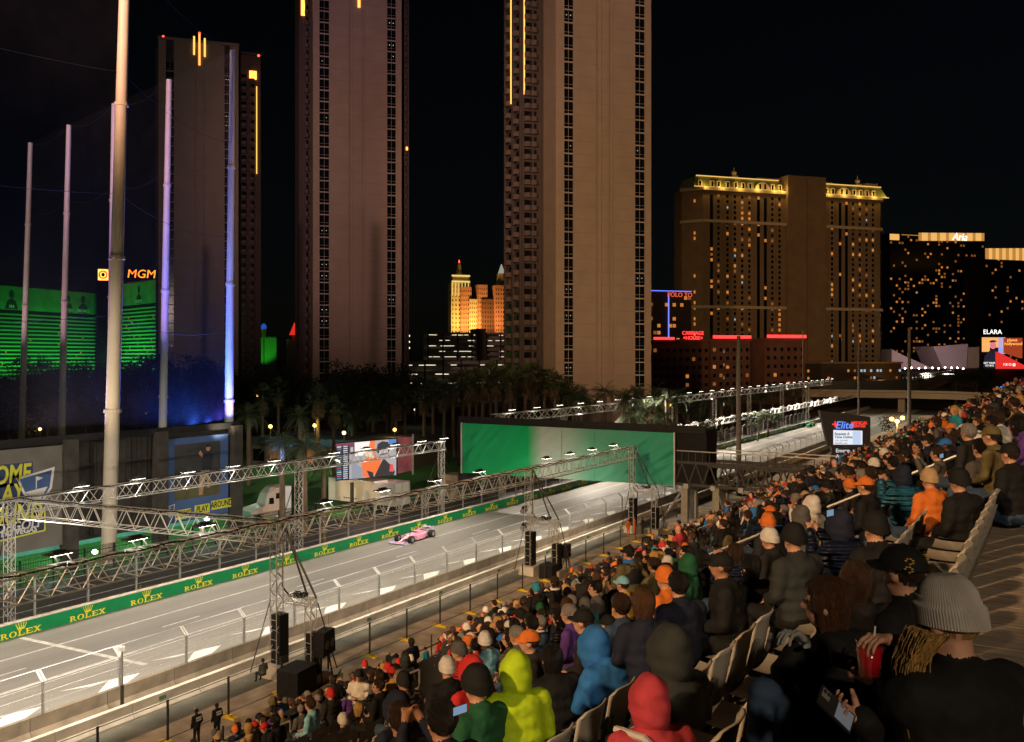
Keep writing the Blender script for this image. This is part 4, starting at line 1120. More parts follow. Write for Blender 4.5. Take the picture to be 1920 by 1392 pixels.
# ================================================================== footbridge with the green screen
BY = 89.0
br = thing('footbridge', 'steel footbridge crossing the track behind the green screen', 'bridge')
MB().box(-63,-31.6,BY+.4,BY+3.6,4.6,10.3).build('covered_span', M('black_cloth'), br)
MB().box(-62.6,-31.6,BY+.1,BY+.4,9.95,10.75).build('top_beam', M('black_matte'), br)
def cloth():
    b = MB(); nx, nz = 110, 26; x0, x1 = -61.9, -35.0
    for j in range(nz+1):
        for i in range(nx+1):
            u, v = i/nx, j/nz
            p = Vector((u*27, v*5.8, 0)); d = 0
            for (fx, fz, ang, am) in ((.55,1.6,.9,.10),(.9,2.3,.8,.05)):
                q = Vector((p.x*math.cos(ang)-p.y*math.sin(ang), (p.x*math.sin(ang)+p.y*math.cos(ang))*.25, fx))
                d += am*noise.noise(q*fz)
            wr = .3 + 1.2*max(0, min(1, (u-.55)*3))*max(0, 1-abs(v-.6)*1.6) + .9*math.exp(-((u-.1)/.07)**2-((v-.6)/.3)**2)
            zt = 9.95 - .0*u; zb = 3.95 + .5*u
            b.v.append((x0+(x1-x0)*u, BY - .08 + d*wr*2.6, zb + (zt-zb)*v))
    for j in range(nz):
        for i in range(nx): b.f.append((j*(nx+1)+i, j*(nx+1)+i+1, (j+1)*(nx+1)+i+1, (j+1)*(nx+1)+i)); b.m.append(0)
    return b
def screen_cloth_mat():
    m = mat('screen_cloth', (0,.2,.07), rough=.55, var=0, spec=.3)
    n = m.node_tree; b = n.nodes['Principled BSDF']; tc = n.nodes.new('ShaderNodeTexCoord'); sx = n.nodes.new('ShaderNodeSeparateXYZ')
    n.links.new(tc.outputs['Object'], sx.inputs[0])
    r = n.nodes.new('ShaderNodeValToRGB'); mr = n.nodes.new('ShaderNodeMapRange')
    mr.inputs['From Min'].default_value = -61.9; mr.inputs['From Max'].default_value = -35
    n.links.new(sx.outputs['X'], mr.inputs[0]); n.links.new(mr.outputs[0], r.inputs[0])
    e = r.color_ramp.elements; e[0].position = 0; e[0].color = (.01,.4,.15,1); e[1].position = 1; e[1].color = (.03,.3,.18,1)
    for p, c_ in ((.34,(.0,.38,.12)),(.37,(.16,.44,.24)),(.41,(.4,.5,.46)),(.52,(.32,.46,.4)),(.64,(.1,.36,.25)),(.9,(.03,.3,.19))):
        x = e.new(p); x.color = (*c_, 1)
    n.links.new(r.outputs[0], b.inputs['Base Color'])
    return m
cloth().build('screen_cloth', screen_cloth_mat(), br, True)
for x in (-62.0, -34.9): MB().box(x-.08,x+.08,BY-.2,BY-.02,3.9,10.0).build('screen_edge', M('aluminium'), br)
for x in (-48.3,-44.2,-38.8): MB().box(x-.015,x+.015,BY-.12,BY-.1,4.2,9.9).build('seam', M('sign_green'), br)
# open truss span to the stand
for z in (4.6, 6.9):
    for y in (BY+.4, BY+3.4): MB().bar((-35,y,z),(-17,y,z),.26,.3).build('chord', M('dark_steel'), br)
for i in range(13):
    x = -35+i*1.5
    for y in (BY+.4, BY+3.4):
        MB().bar((x,y,4.7),(x+.75,y,6.8),.14).build('brace', M('dark_steel'), br); MB().bar((x+.75,y,6.8),(x+1.5,y,4.7),.14).build('brace', M('dark_steel'), br)
for i in range(25): MB().bar((-35+i*.75,BY+.3,7.0),(-35+i*.75,BY+.3,8.1),.06).build('baluster', M('dark_steel'), br)
MB().bar((-35,BY+.3,8.1),(-17,BY+.3,8.1),.1).build('handrail', M('steel'), br); MB().bar((-35,BY+3.5,8.1),(-17,BY+3.5,8.1),.1).build('handrail', M('steel'), br)
MB().box(-35,-17,BY+.5,BY+3.3,6.5,6.7).build('deck', M('dark_steel'), br)
for i in range(6): MB().box(-34+i*2.9,-33.5+i*2.9,BY+.1,BY+.3,4.2,4.7).build('bracket', M('steel'), br)
for x in (-34.0, -30.6):
    for y in (BY+.6, BY+3.2): MB().box(x-.35,x+.35,y-.28,y+.28,0,4.5).build('pier', mat('pier_steel', (.3,.28,.23), rough=.6, metal=.3, var=.15), br)
MB().bar((-36.5,BY-1,0.2),(-34,BY+.6,4.4),.18).build('stay', M('steel'), br); MB().bar((-28.5,BY-1,0.2),(-30.6,BY+.6,4.4),.18).build('stay', M('steel'), br)
for z, x0 in ((.35,-36.5),(.7,-35.6)): MB().box(x0,-27.5,BY-1.2+z,BY+4-z,z-.35,z).build('footing', M('concrete'), br)
for x in (-62.6, -59): MB().box(x-.35,x+.35,BY+.6,BY+3.2,0,4.6).build('pier', M('dark_steel'), br)

# ================================================================== race screen, truck, trailer, pink hoarding
t = thing('race_screen', 'large lit video screen showing a driver, behind the far truss', 'screen')
c00, c10, c01 = at_d(630,901,100), at_d(743,891,106), at_d(630,833,100)
c11 = at_d(743,823,106)
def S(u, v, out=0):
    a = c00.lerp(c10,u); c = c01.lerp(c11,u); p = a.lerp(c,v); return p + (-FWD)*out
nrm = (c10-c00).cross(c01-c00).normalized()
MB().prism([S(-.01,-.02,-.05),S(1.01,-.02,-.05),S(1.01,1.02,-.05),S(-.01,1.02,-.05)], FWD*.6).build('cabinet', M('black_matte'), t)
def pic(pts, col, st=1, lay=0):
    MB().add([S(u, v, .02+lay*.02) for u, v in pts], [tuple(range(len(pts)))]).build('picture', glow('led_%s_%s' % ('_'.join('%d' % (c*99) for c in col), int(st*100)), col, st), t)
def rect(u0,u1,v0,v1): return [(u0,v0),(u1,v0),(u1,v1),(u0,v1)]
pic(rect(0,1,0,1),(.6,.55,.56),.75)
pic(rect(.3,.56,.62,1),(1,.93,.9),1.0,1)
pic([(.5,.55),(.62,.5),(.64,1),(.55,1)],(1,.22,.06),1,2)
pic([(.4,.05),(.55,0),(.72,.15),(.74,.5),(.6,.62),(.42,.48)],(1,.2,.05),.95,3)
pic([(.48,.6),(.62,.52),(.6,.72),(.46,.85),(.42,.7)],(1,.75,.5),.9,4)
pic([(.62,0),(.78,.5),(.9,.3),(.98,.1),(.96,0)],(.06,.05,.06),.6,4)
pic([(.66,.7),(.68,.9),(.76,.97),(.86,.93),(.9,.8),(.86,.62),(.74,.58)],(.07,.06,.08),.6,5)
pic([(.7,.62),(.86,.64),(.85,.76),(.72,.75)],(.8,.7,.68),.8,6)
pic([(.88,.85),(1,.8),(1,1),(.86,1)],(.15,.35,.8),.7,3)
pic([(.88,.12),(.96,.1),(.95,.3),(.9,.33)],(.9,.1,.12),.9,7)
pic([(.25,0),(.42,0),(.46,.2),(.3,.45),(.25,.4)],(.45,.46,.52),.7,3)
pic([(.55,.0),(.62,0),(.6,.14),(.5,.2)],(.05,.05,.06),.5,8)
pic(rect(0,.215,0,1),(.02,.03,.07),.6,9)
for i in range(16):
    v = .93-i*.058; c_ = [(.9,.9,.95),(.1,.3,.6),(.7,.1,.1),(.3,.6,.7)][(i*7) % 4]
    pic(rect(.02,.09,v-.03,v),c_,.8,10); pic(rect(.12,.19,v-.03,v),(.85,.88,.95),.7,10)
pic(rect(.0,.3,.94,1),(.35,.05,.1),.8,11); pic(rect(.215,.3,.7,.94),(.12,.1,.16),.8,9); pic(rect(.235,.28,.72,.88),(.75,.6,.55),.8,10)
MB().bar(at_d(660,905,103),at_d(660,965,103),.3).build('leg', M('dark_steel'), t); MB().bar(at_d(720,900,105),at_d(720,960,105),.3).build('leg', M('dark_steel'), t)
pl = bpy.data.lights.new('screen_glow','AREA'); pl.energy = 160; pl.color = (1,.6,.5); pl.size = 6; pl.shape='SQUARE'
po = bpy.data.objects.new('screen_glow', pl); COL.objects.link(po); po.location = S(.5,.5,.4); po.rotation_euler = (nrm if nrm.dot(-FWD) > 0 else -nrm).to_track_quat('-Z','Y').to_euler(); po.parent = t
hb = thing('pink_hoarding', 'pink printed hoarding panel beside the race screen', 'hoarding')
MB().prism([at_d(741,889,108),at_d(774,882,110),at_d(774,820,110),at_d(741,820,108)], FWD*.3).build('board', mat('pink_print', (.55,.16,.2), var=.35, vscale=.8), hb)
MB().bar(at_d(774,890,109.8),at_d(774,814,109.8),.18).build('pole', M('aluminium'), hb)
# trailer
mat('trailer_white', (.6,.56,.5), rough=.45, var=.06); mat('tyre', (.015,.015,.015), rough=.9, var=.2); mat('rim', (.5,.5,.5), rough=.35, metal=.7)
def wheel(par, c, r, w_, ax, name='wheel'):
    ax = Vector(ax); o = MB().tube(Vector(c)-ax*w_/2, Vector(c)+ax*w_/2, r, r, 18).build('tyre', M('tyre'), None)
    t = bpy.data.objects.new(name, None); COL.objects.link(t); t.parent = par; o.parent = t
    MB().tube(Vector(c)-ax*(w_/2+.012), Vector(c)+ax*(w_/2+.012), r*.56, r*.56, 14).build('rim', M('rim'), t)
    return t
tr = thing('box_trailer', 'long white box trailer parked behind the far fence', 'trailer')
MB().box(-74.8,-64.7,79.6,82.2,.95,3.5).build('box', M('trailer_white'), tr)
MB().box(-74.85,-64.65,79.55,82.25,3.5,3.58).build('roof_rail', M('aluminium'), tr)
for y in (79.6,80.9,82.2): MB().box(-64.68,-64.62,y-.05,y+.05,.95,3.48).build('door_post', M('aluminium'), tr)
MB().box(-74.5,-65,79.9,81.9,.7,.94).build('chassis', M('dark_steel'), tr)
for x in (-66.4,-67.6,-68.8):
    for y in (79.75, 82.0): wheel(tr, (x,y,.5), .5, .28, (0,1,0))
for i in range(6): MB().box(-72.4+i*.35,-72.2+i*.35,79.57,79.6,1.3,1.45).build('marker', M('dark_steel'), tr)
spot('trailer_light', (-72,74,6.5), (-69,79.6,2), 1100, (1,.55,.22), 100, .8, .2, tr)
# box beside
bx = thing('site_cabin', 'small white site cabin behind the far fence beside the trailer', 'cabin', (-68, 93, 0))
MB().box(0,2.4,0,2.6,.15,2.9).build('body', M('trailer_white'), bx); MB().box(.7,1.5,-.03,0,.2,2.2).build('door', mat('cabin_door', (.4,.38,.34), var=.1), bx); MB().box(1.7,2.2,-.03,0,1.3,2.1).build('window', M('night_glass'), bx)
# semi truck cab, nose towards the left of the picture
tk = thing('truck_cab', 'pale long-nosed truck cab with white sleeper panel parked beside palms', 'truck', (-73.3, 66.5, 0), R_(-14))
mat('cab_paint', (.6,.45,.38), rough=.35, var=.05); mat('cab_white', (.75,.77,.8), rough=.4, var=.05)
b = MB(); pr = [(0,.7),(0,1.5),(.2,1.72),(1.6,1.98),(1.72,2.1),(2.05,2.95),(2.2,3.2),(2.85,3.75),(3.4,3.85),(3.4,.7)]
b.prism([(-.0,y,z) for y,z in pr], (-2.3,0,0)); b.build('cab', M('cab_paint'), tk)
MB().box(-2.25,.03,3.42,4.6,.8,3.8).build('sleeper', M('cab_white'), tk)
MB().box(.0,.025,1.95,2.5,2.1,2.75).build('window', M('night_glass'), tk); MB().box(.0,.025,2.75,3.15,2.6,3.2).build('window', M('night_glass'), tk)
MB().box(-2.0,-.3,-.03,.0,.85,1.4).build('grille', M('steel'), tk); MB().box(-2.35,.05,-.15,.1,.45,.78).build('bumper', M('aluminium'), tk)
MB().box(-1.8,-.5,4.6,7.4,.75,1.0).build('chassis', M('dark_steel'), tk); MB().tube((.12,2.6,.75),(.12,4.3,.75),.3,n=12).build('fuel_tank', M('aluminium'), tk)
MB().tube((.1,3.3,1),(.1,3.3,4.1),.08,n=8).build('exhaust', M('steel'), tk)
for y in (.75, 5.6, 6.8):
    for x in (0, -2.2): wheel(tk, (x,y,.5), .52, .3, (1,0,0))
spot('yard_light', (-66,62,7), (-73,69,2), 350, (1,.8,.65), 90, .8, .2, tk)

# ================================================================== racing cars
def race_car(label, p, rz, body, accent, grp='racing cars'):
    t = thing('racing_car', label, 'racing car', p, rz, grp)   # nose towards local +Y
    m1 = mat('car_%s' % body[0], body[1], rough=.3, var=.04, spec=.6); m2 = mat('car_%s' % accent[0], accent[1], rough=.35, var=.04)
    b = MB()
    secs = [(2.75,.07,.16,.24),(2.2,.12,.2,.36),(1.4,.2,.2,.56),(.7,.28,.12,.66),(.2,.33,.1,.6),(-.4,.3,.1,.86),(-1.0,.22,.12,.78),(-1.9,.1,.2,.55)]
    n = 10; vs = []
    for y, hw, z0, z1 in secs:
        for k in range(n):
            a = 2*math.pi*k/n; vs.append((hw*math.copysign(abs(math.cos(a))**.6, math.cos(a)), y, (z0+z1)/2 + (z1-z0)/2*math.copysign(abs(math.sin(a))**.7, math.sin(a))))
    fs = [(i*n+k, i*n+(k+1) % n, (i+1)*n+(k+1) % n, (i+1)*n+k) for i in range(len(secs)-1) for k in range(n)] + [tuple(range(n-1,-1,-1)), tuple(range((len(secs)-1)*n, len(secs)*n))]
    b.add(vs, fs); b.build('body', m1, t, True)
    for s_ in (-1, 1):
        MB().prism([(s_*.28,.75,.12),(s_*.72,.6,.12),(s_*.74,-.6,.12),(s_*.35,-1.6,.12),(s_*.2,-1.6,.12)][::s_], (0,0,.42)).build('sidepod', m1, t)
        MB().bar((s_*.95,2.55,.12),(s_*.95,3.05,.12),.03,.34).build('endplate', m2, t)
        MB().bar((s_*.5,-2.1,.7),(s_*.5,-2.55,.72),.03,.5).build('endplate', m2, t)
        for y, r, w_ in ((1.75,.36,.32),(-1.75,.36,.42)): wheel(t, (s_*.8,y,.36), r, w_, (1,0,0))
        for y in (1.75,-1.75):
            MB().bar((s_*.15,y+.1,.35),(s_*.65,y,.36),.04).build('suspension', M('black_matte'), t)
    MB().box(-.95,.95,2.6,3.0,.1,.13).box(-.93,.93,2.5,2.68,.16,.185).build('front_wing', m2, t)
    MB().box(-.5,.5,-2.5,-2.15,.86,.9).box(-.48,.48,-2.3,-2.1,.6,.63).build('rear_wing', m2, t)
    MB().box(-.8,.8,-1.7,1.2,.03,.06).build('floor', M('black_matte'), t)
    MB().path([(-.3,-.1,.72),(-.3,.35,.88),(0,.75,.86),(.3,.35,.88),(.3,-.1,.72)], .035, 6).tube((0,.75,.86),(0,.95,.58),.03,n=6).build('halo', M('black_matte'), t, True)
    MB().ell((0,.05,.78),.13,.16,.15).build('helmet', m2, t, True)
    MB().box(-.03,.03,-1.2,-.3,.84,.98).build('airbox_fin', m1, t)
    return t
pA, pB = at_h(738,1024,0), at_h(815,1000,0); d = (pA-pB); 
race_car('pink racing car speeding beside the green wall', tuple((pA+pB)/2), math.atan2(-d.x, d.y), ('pink', (.85,.36,.5)), ('lilac', (.55,.45,.65)))
pA = at_h(1518,800,0)
race_car('small teal racing car far down the track beyond the bridge', tuple(pA), math.pi, ('teal', (.03,.3,.26)), ('lime', (.4,.6,.1)))

# ================================================================== overpass, posts and signs beyond the bridge
ov = thing('overpass', 'low tan road overpass crossing beyond the far end of the track', 'overpass')
P = [at_d(x, y, z) for x, y, z in ((1505,735,300),(1600,736,294),(1690,737,288),(1780,739,282),(1878,743,276))]
for a, c in zip(P[:-1], P[1:]):
    MB().prism([a, c, c-UP*1.7, a-UP*1.7], FWD*11).build('girder', mat('overpass_concrete', (.36,.28,.19), rough=.85, var=.12), ov)
    MB().prism([a+UP*.1, c+UP*.1, c+UP*.85, a+UP*.85], FWD*.25).build('parapet', M('overpass_concrete'), ov)
for x, z in ((1512,299),(1688,288),(1870,276)):
    a = at_d(x,741,z); MB().box(a.x-1,a.x+1,a.y+2,a.y+5,0,a.z-.9).build('pier', M('overpass_concrete'), ov)
a = at_d(1560,704,310); c = at_d(1722,706,300)
hd = thing('dark_hoarding', 'long dark hoarding wall standing above the overpass', 'hoarding'); MB().prism([at_d(1535,716,330),at_d(1722,713,320),at_d(1722,736,320),at_d(1535,738,330)], FWD*1).build('board', mat('hoard_dark', (.035,.035,.034), var=.2), hd)
spot('overpass_light', at_d(1700,690,255), at_d(1700,741,285), 9000, (1,.72,.42), 110, .8, .4, ov)
spot('overpass_light', at_d(1800,700,250), at_d(1800,741,280), 5000, (1,.72,.42), 110, .8, .4, ov)
# bright lamps at the far bend
k = 0
for x, y in ((1697,691),(1709,690),(1723,691),(1735,690),(1748,690),(1760,691),(1772,689),(1784,690),(1795,690),(1806,692)):
    t = thing('floodlight', 'tiny bright floodlight on a mast at the far bend, %s from the angular wall' % ordinal(k), 'floodlight', at_d(x, y, 560), 0, 'floodlights at the far bend'); k += 1
    MB().ell((0,0,0),.5,.5,.5,nu=8,nv=6).build('lamp', M('lamp_white'), t); MB().tube((0,0,-10),(0,0,-.4),.12,n=6).build('mast', M('steel'), t)
for x in (1730, 1790): spot('bend_light', at_d(x,680,520), at_d(x,708,520), 130000, (1,.93,.8), 130, .8, 1, ov)
for i,(x0,y0,x1,y1,z0,z1) in enumerate(((1640,714,1790,694,420,600),)):
    t = thing('lighting_truss', 'pale rising truss beside the hill road at the far bend', 'truss'); lattice(t, at_d(x0,y0,z0), at_d(x1,y1,z1), 2.2, 4, True, wb=.35, wc=.4, mat_='pale_steel')
# street lamp cluster
t = thing('street_lamp', 'orange street lamp cluster beside the hospital sign', 'street lamp', at_h(1682,875,0))
z = depth(t.location)
for dx, py in ((-10,786),(0,790),(10,784)):
    p = at_d(1682+dx, py, z) - t.location; MB().ell(p,.34,.34,.3,nu=10,nv=7).build('globe', glow('sodium', (1,.42,.05), 18), t); MB().bar(p-UP*.2, Vector((0,0,p.z-.6)), .06).build('arm', M('dark_steel'), t)
MB().tube((0,0,0),(0,0,at_d(1682,790,z).z-.3),.1,n=8).build('post', M('steel'), t)
point('lamp_light', at_d(1682,792,z)-t.location-FWD*.8, 900, (1,.45,.1), .3, t)
for i, (x, yt, yb, z, r) in enumerate(((1385,630,900,116,.36),(1610,632,830,165,.22),(1705,615,830,190,.42),(1240*0+1505,620,760,250,.2))):
    base = at_d(x, yb, z); base.z = 0; topz = at_d(x, yt, z).z
    t = thing('utility_pole', ['thick pegged utility pole rising beside the bridge truss','slim utility pole rising behind the hospital sign','wooden utility pole right of the hospital sign','thin pole before the red neon hotel'][i], 'utility pole', base)
    MB().tube((0,0,0),(0,0,topz),r,r*.7,10).build('pole', mat('pole_wood', (.16,.14,.115), rough=.85, var=.2), t)
    if i == 0:
        for k in range(6):
            p = Vector((0,0,topz-2.2-k*1.7)); MB().bar(p, p-RGT*1.9+UP*.1, .09).build('arm', M('dark_steel'), t); MB().tube(p-RGT*1.9,p-RGT*1.9+UP*.35,.1,.07,8).build('insulator', M('steel'), t)
    if i == 2: MB().bar((0,0,topz-6), Vector((0,0,topz-3.5))+RGT*3, .1).build('arm', M('dark_steel'), t)
# hospital sign
Zs = 118
sg = thing('hospital_sign', 'dark angular hospital sign with a lit panel above the emergency board', 'sign')
def g(x, y, o=0): return at_d(x, y, Zs-o)
mat('sign_dark', (.05,.05,.055), rough=.5, var=.1)
MB().prism([g(1537,770),g(1632,782),g(1632,842),g(1553,836)], FWD*.8).build('head', M('sign_dark'), sg)
MB().prism([g(1560,837.5),g(1629,842.5),g(1629,864),g(1560,862)], FWD*.7).build('lower_board', M('sign_dark'), sg)
MB().quad(g(1562.5,834,.03),g(1617,834,.03),g(1617,808,.03),g(1562.5,806.5,.03)).build('lit_panel', glow('panel_white', (.85,.9,1), .95), sg)
lettering('Elite', glow('sign_blue', (.15,.3,1), 1.1), sg, g(1583,798,.06), RGT, UP, 1.35, ext=.02, shear=.2, bold=.015)
lettering('+', glow('sign_red', (1,.05,.04), 1.2), sg, g(1566,797,.06), RGT, UP, 1.5, ext=.02, bold=.03)
lettering('MEDICAL', M('sign_red'), sg, g(1611,793.5,.06), RGT, UP, .52, ext=.02, bold=.012, shear=.15)
lettering('CENTER', M('sign_red'), sg, g(1609,799.5,.06), RGT, UP, .52, ext=.02, bold=.012, shear=.15)
for s_, y in (('Request A',814),('Time Online',820)): lettering(s_, M('print_black'), sg, g(1565,y,.06), RGT, UP, .46, ext=.005, align='LEFT', bold=.01)
lettering('(702) 546-4000', M('turret_red'), sg, g(1566,826.5,.06), RGT, UP, .26, ext=.005, align='LEFT'); lettering('EliteMC.com', M('print_black'), sg, g(1565,831.5,.06), RGT, UP, .32, ext=.005, align='LEFT')
MB().prism([g(1599,833.5,.05),g(1614,833.5,.05),g(1614,809,.05),g(1599,808.5,.05)], -FWD*.01).build('phone_print', glow('panel_blue', (.6,.72,.95), .9), sg)
for s_, y in (('Emergency',845.5),('Ambulance',856)):
    lettering(s_, glow('sign_letters', (.95,.97,1), .7), sg, g(1567,y,.04), RGT, UP, .68, ext=.01, align='LEFT', bold=.01)
    c = g(1617,y,.05); MB().add([c + RGT*.28*math.cos(k*.4) + UP*.28*math.sin(k*.4) for k in range(16)], [tuple(range(16))]).build('roundel', M('sign_letters'), sg)
    MB().add([c-FWD*.02+RGT*a+UP*b_ for a, b_ in ((-.17,-.05),(.0,-.05),(.0,-.14),(.19,0),(.0,.14),(.0,.05),(-.17,.05))], [tuple(range(7))]).build('arrow', M('sign_red'), sg)
MB().prism([g(1568,864),g(1620,864),g(1620,930),g(1568,930)], FWD*.5).build('pedestal', M('sign_dark'), sg)

# ================================================================== loudspeakers, cases, boards by the towers
def cabinet(name, label, c, sx, sy, sz, cat, rz=0):
    t = thing(name, label, cat, c, rz)
    MB().box(-sx/2,sx/2,-sy/2,sy/2,.06,sz).build('cabinet', M('black_cloth'), t)
    for a in (-1, 1):
        for d in (-1, 1): MB().box(a*(sx/2-.08)-.05,a*(sx/2-.08)+.05,d*(sy/2-.08)-.05,d*(sy/2-.08)+.05,0,.06).build('foot', M('dark_steel'), t)
    MB().box(sx/2,sx/2+.015,-sy*.4,sy*.4,.2,sz-.15).build('grille', M('black_matte'), t)
    for z in (.08, sz-.04): MB().box(-sx/2-.01,sx/2+.01,-sy/2-.01,sy/2+.01,z,z+.03).build('edge_strip', M('dark_steel'), t)
    return t
c = at_h(557,1300,0); cabinet('equipment_case', 'large black equipment case at the foot of the nearest tower', (c.x,c.y,0), 1.35, 1.7, 1.45, 'case', .15)
c = at_h(1030,1085,0); cabinet('equipment_case', 'round-edged black case at the foot of the middle tower', (c.x,c.y,0), 1.2, 1.3, 1.2, 'case')
c = at_h(1215,1030,0); cabinet('equipment_case', 'black covered case beside the tower before the bridge', (c.x,c.y,0), .9, .9, 1.1, 'case')
def speaker(label, p, s=1):
    t = thing('loudspeaker', label, 'loudspeaker', p, R_(15))
    b = MB(); b.prism([(0,-.7*s,0),(0,.7*s,0),(0,.6*s,1.3*s),(0,-.6*s,1.3*s)], (-.7*s,0,0)); o = b.build('cabinet', M('black_cloth'), t)
    for k in (-.3, .3): MB().tube((0,k*s,.6*s),(.02,k*s,.6*s),.24*s,.24*s,14).build('cone', M('dark_steel'), t)
    MB().bar((-.35*s,-.5*s,0),(-.1*s,-.6*s,-1.5*s),.06).bar((-.35*s,.5*s,0),(-.1*s,.6*s,-1.5*s),.06).bar((-.5*s,0,0),(-.9*s,0,-1.5*s),.06).build('stand', M('dark_steel'), t)
speaker('tilted black loudspeaker on a frame behind the large black case', (-34.6, 36.9, 1.55))
speaker('tilted black loudspeaker beside the middle tower', (-34.9, 65.6, 1.4), .8)
bd = thing('plywood_board', 'loose pale plywood board lying on the gravel beside the case', 'board'); q = [at_h(x,y,.02) for x, y in ((590,1279),(618,1252),(640,1253),(627,1277))]
MB().prism(q, (0,0,.03)).build('sheet', mat('plywood', (.5,.4,.26), rough=.8, var=.15), bd)
lp = at_h(229,1345,0.0); t = thing('camera_pole', 'thin pole with a small white camera beside the near wall', 'pole', (lp.x, lp.y, 0))
zt = at_d(229,1212,depth(lp)).z; MB().tube((0,0,0),(0,0,zt),.055,.045,8).build('pole', M('steel'), t); MB().box(-.2,.1,-.1,.1,zt-.25,zt-.02).build('camera', M('trailer_white'), t); MB().tube((0,0,0),(0,0,1.6),.09,n=8).build('sleeve', M('dark_steel'), t)
# ================================================================== palms and trees
mat('frond', (.05,.075,.03), rough=.7, var=.3, vscale=1.5)
mat('frond_pale', (.075,.1,.05), rough=.7, var=.3, vscale=1.5)
mat('frond_dead', (.12,.09,.05), rough=.9, var=.3)
mat('palm_bark', (.16,.115,.075), rough=.95, var=.3, vscale=3, bump=.8, bscale=8)
mat('leaf_dark', (.035,.05,.022), rough=.8, var=.35, vscale=.6)
def date_crown(seed, n=46, L=3.1):
    r = random.Random(seed); b = MB()
    for i in range(n):
        az = r.uniform(0,2*math.pi); el = R_(r.uniform(-25,78)); ln = L*r.uniform(.8,1.1); d = Vector((math.cos(az),math.sin(az),0)); side = Vector((-d.y,d.x,0))
        pts = []; p = Vector((0,0,0)); a = el
        for k in range(9):
            pts.append(p.copy()); p = p + (d*math.cos(a)+UP*math.sin(a))*ln/8; a -= R_(r.uniform(7,13))
        for k in range(8):
            b.add([pts[k]-side*.02, pts[k]+side*.02, pts[k+1]+side*.015, pts[k+1]-side*.015], [(0,1,2,3)])
            tw = (pts[k+1]-pts[k]).normalized()
            if k < 1: continue
            for h in (0,.33,.66):
                c = pts[k].lerp(pts[k+1],h); w_ = .55*ln/3.1*math.sin(math.pi*min(1,(k+h)/8*.8+.22)); 
                for s_ in (-1,1):
                    tip = c + side*s_*w_ + tw*w_*.75 - UP*w_*r.uniform(.1,.5)
                    b.add([c-tw*.035, c+tw*.035, tip], [(0,1,2)])
    return b
def fan_crown(seed, n=40, skirt=26):
    r = random.Random(seed); b = MB()
    for i in range(n+skirt):
        dead = i >= n; az = r.uniform(0,2*math.pi); el = R_(r.uniform(-85,-50) if dead else r.uniform(-35,85)); d = (Vector((math.cos(az),math.sin(az),0))*math.cos(el)+UP*math.sin(el)); st = r.uniform(.5,.9) if dead else r.uniform(.7,1.15)
        o = Vector((0,0,-r.uniform(0,1.3))) if dead else Vector((0,0,0)); c = o + d*st; u = d.cross(UP); u = u.normalized() if u.length > .1 else Vector((1,0,0)); v = u.cross(d)
        b.add([o-u*.02,o+u*.02,c+u*.015,c-u*.015],[(0,1,2,3)], 1 if dead else 0)
        nb = 11; fr = r.uniform(.6,.85)
        for k in range(nb):
            t = R_(-85+170*k/(nb-1)); tip = c + (d*math.cos(t)+u*math.sin(t))*fr - UP*.25*fr*abs(math.sin(t)) + v*r.uniform(-.1,.1) - UP*.15
            q = (d*math.cos(t+.13)+u*math.sin(t+.13))*fr*.55; q2 = (d*math.cos(t-.13)+u*math.sin(t-.13))*fr*.55
            b.add([c, c+q, tip, c+q2], [(0,1,2,3)], 1 if dead else 0)
    return b
DC = [date_crown(s).mesh('crown', [M('frond_pale')]) for s in (1,2,3)]
FC = [fan_crown(s).mesh('crown', [M('frond'), M('frond_dead')]) for s in (4,5,6)]
def trunk_mesh(r0, r1, seed):
    r = random.Random(seed); pts = []; rs = []; bx = r.uniform(-.04,.04); by = r.uniform(-.04,.04)
    for k in range(13):
        t = k/12; pts.append((bx*math.sin(t*2.2), by*math.sin(t*2.6), t)); rs.append(r0+(r1-r0)*t + (.012 if k % 2 else 0) + (.08 if k == 0 else 0))
    return MB().path(pts, rs, 9).mesh('trunk', [M('palm_bark')], True)
TD = [trunk_mesh(.26,.2,s) for s in (1,2)]; TF = [trunk_mesh(.2,.13,s) for s in (3,4)]
prn = random.Random(5)
def palm(kind, px, py, z, label, group, s=1.0):
    c = at_d(px, py, z); t = thing('palm_tree', label, 'palm', (c.x, c.y, 0), prn.uniform(0,6.28), group)
    h = c.z; tr_ = put('trunk', prn.choice(TD if kind == 'd' else TF), t); tr_.scale = (s*(h**.1), s*(h**.1), h)
    cr = put('crown', prn.choice(DC if kind == 'd' else FC), t, (0,0,h)); cr.scale = (s,)*3
    return t
g1 = 'fan palms behind the green screen'
_fx = (795,812,833,850,868,880,893,905,920,930,945,957,966,985,1000,1020,1040,760,742,725)
for i, (x, y, z) in enumerate(((795,742,150),(812,728,158),(833,735,150),(850,724,160),(868,712,165),(880,722,150),(893,708,170),(905,716,152),(920,700,160),(930,712,150),(945,704,172),(957,718,150),(966,706,162),(985,705,155),(1000,698,160),(1020,712,165),(1040,718,160),(760,742,165),(742,752,160),(725,742,175))):
    palm('f', x, y, z, 'tall fan palm in the row behind the green screen, %s from the race screen' % ordinal(sorted(_fx).index(x)), g1, 1.35)
g2 = 'date palms below the brown tower'
for i, (x, y, z) in enumerate(((1075,740,150),(1088,752,140),(1135,738,150),(1172,750,142),(1193,742,150),(1212,772,132),(1228,740,158),(1250,750,150),(1268,745,165),(1185,780,128),(1245,785,128))):
    palm('d', x, y, z, 'date palm below the brown tower, %s from the green screen' % ordinal(i), g2, 1.15)
g3 = 'palms behind the distant truss'
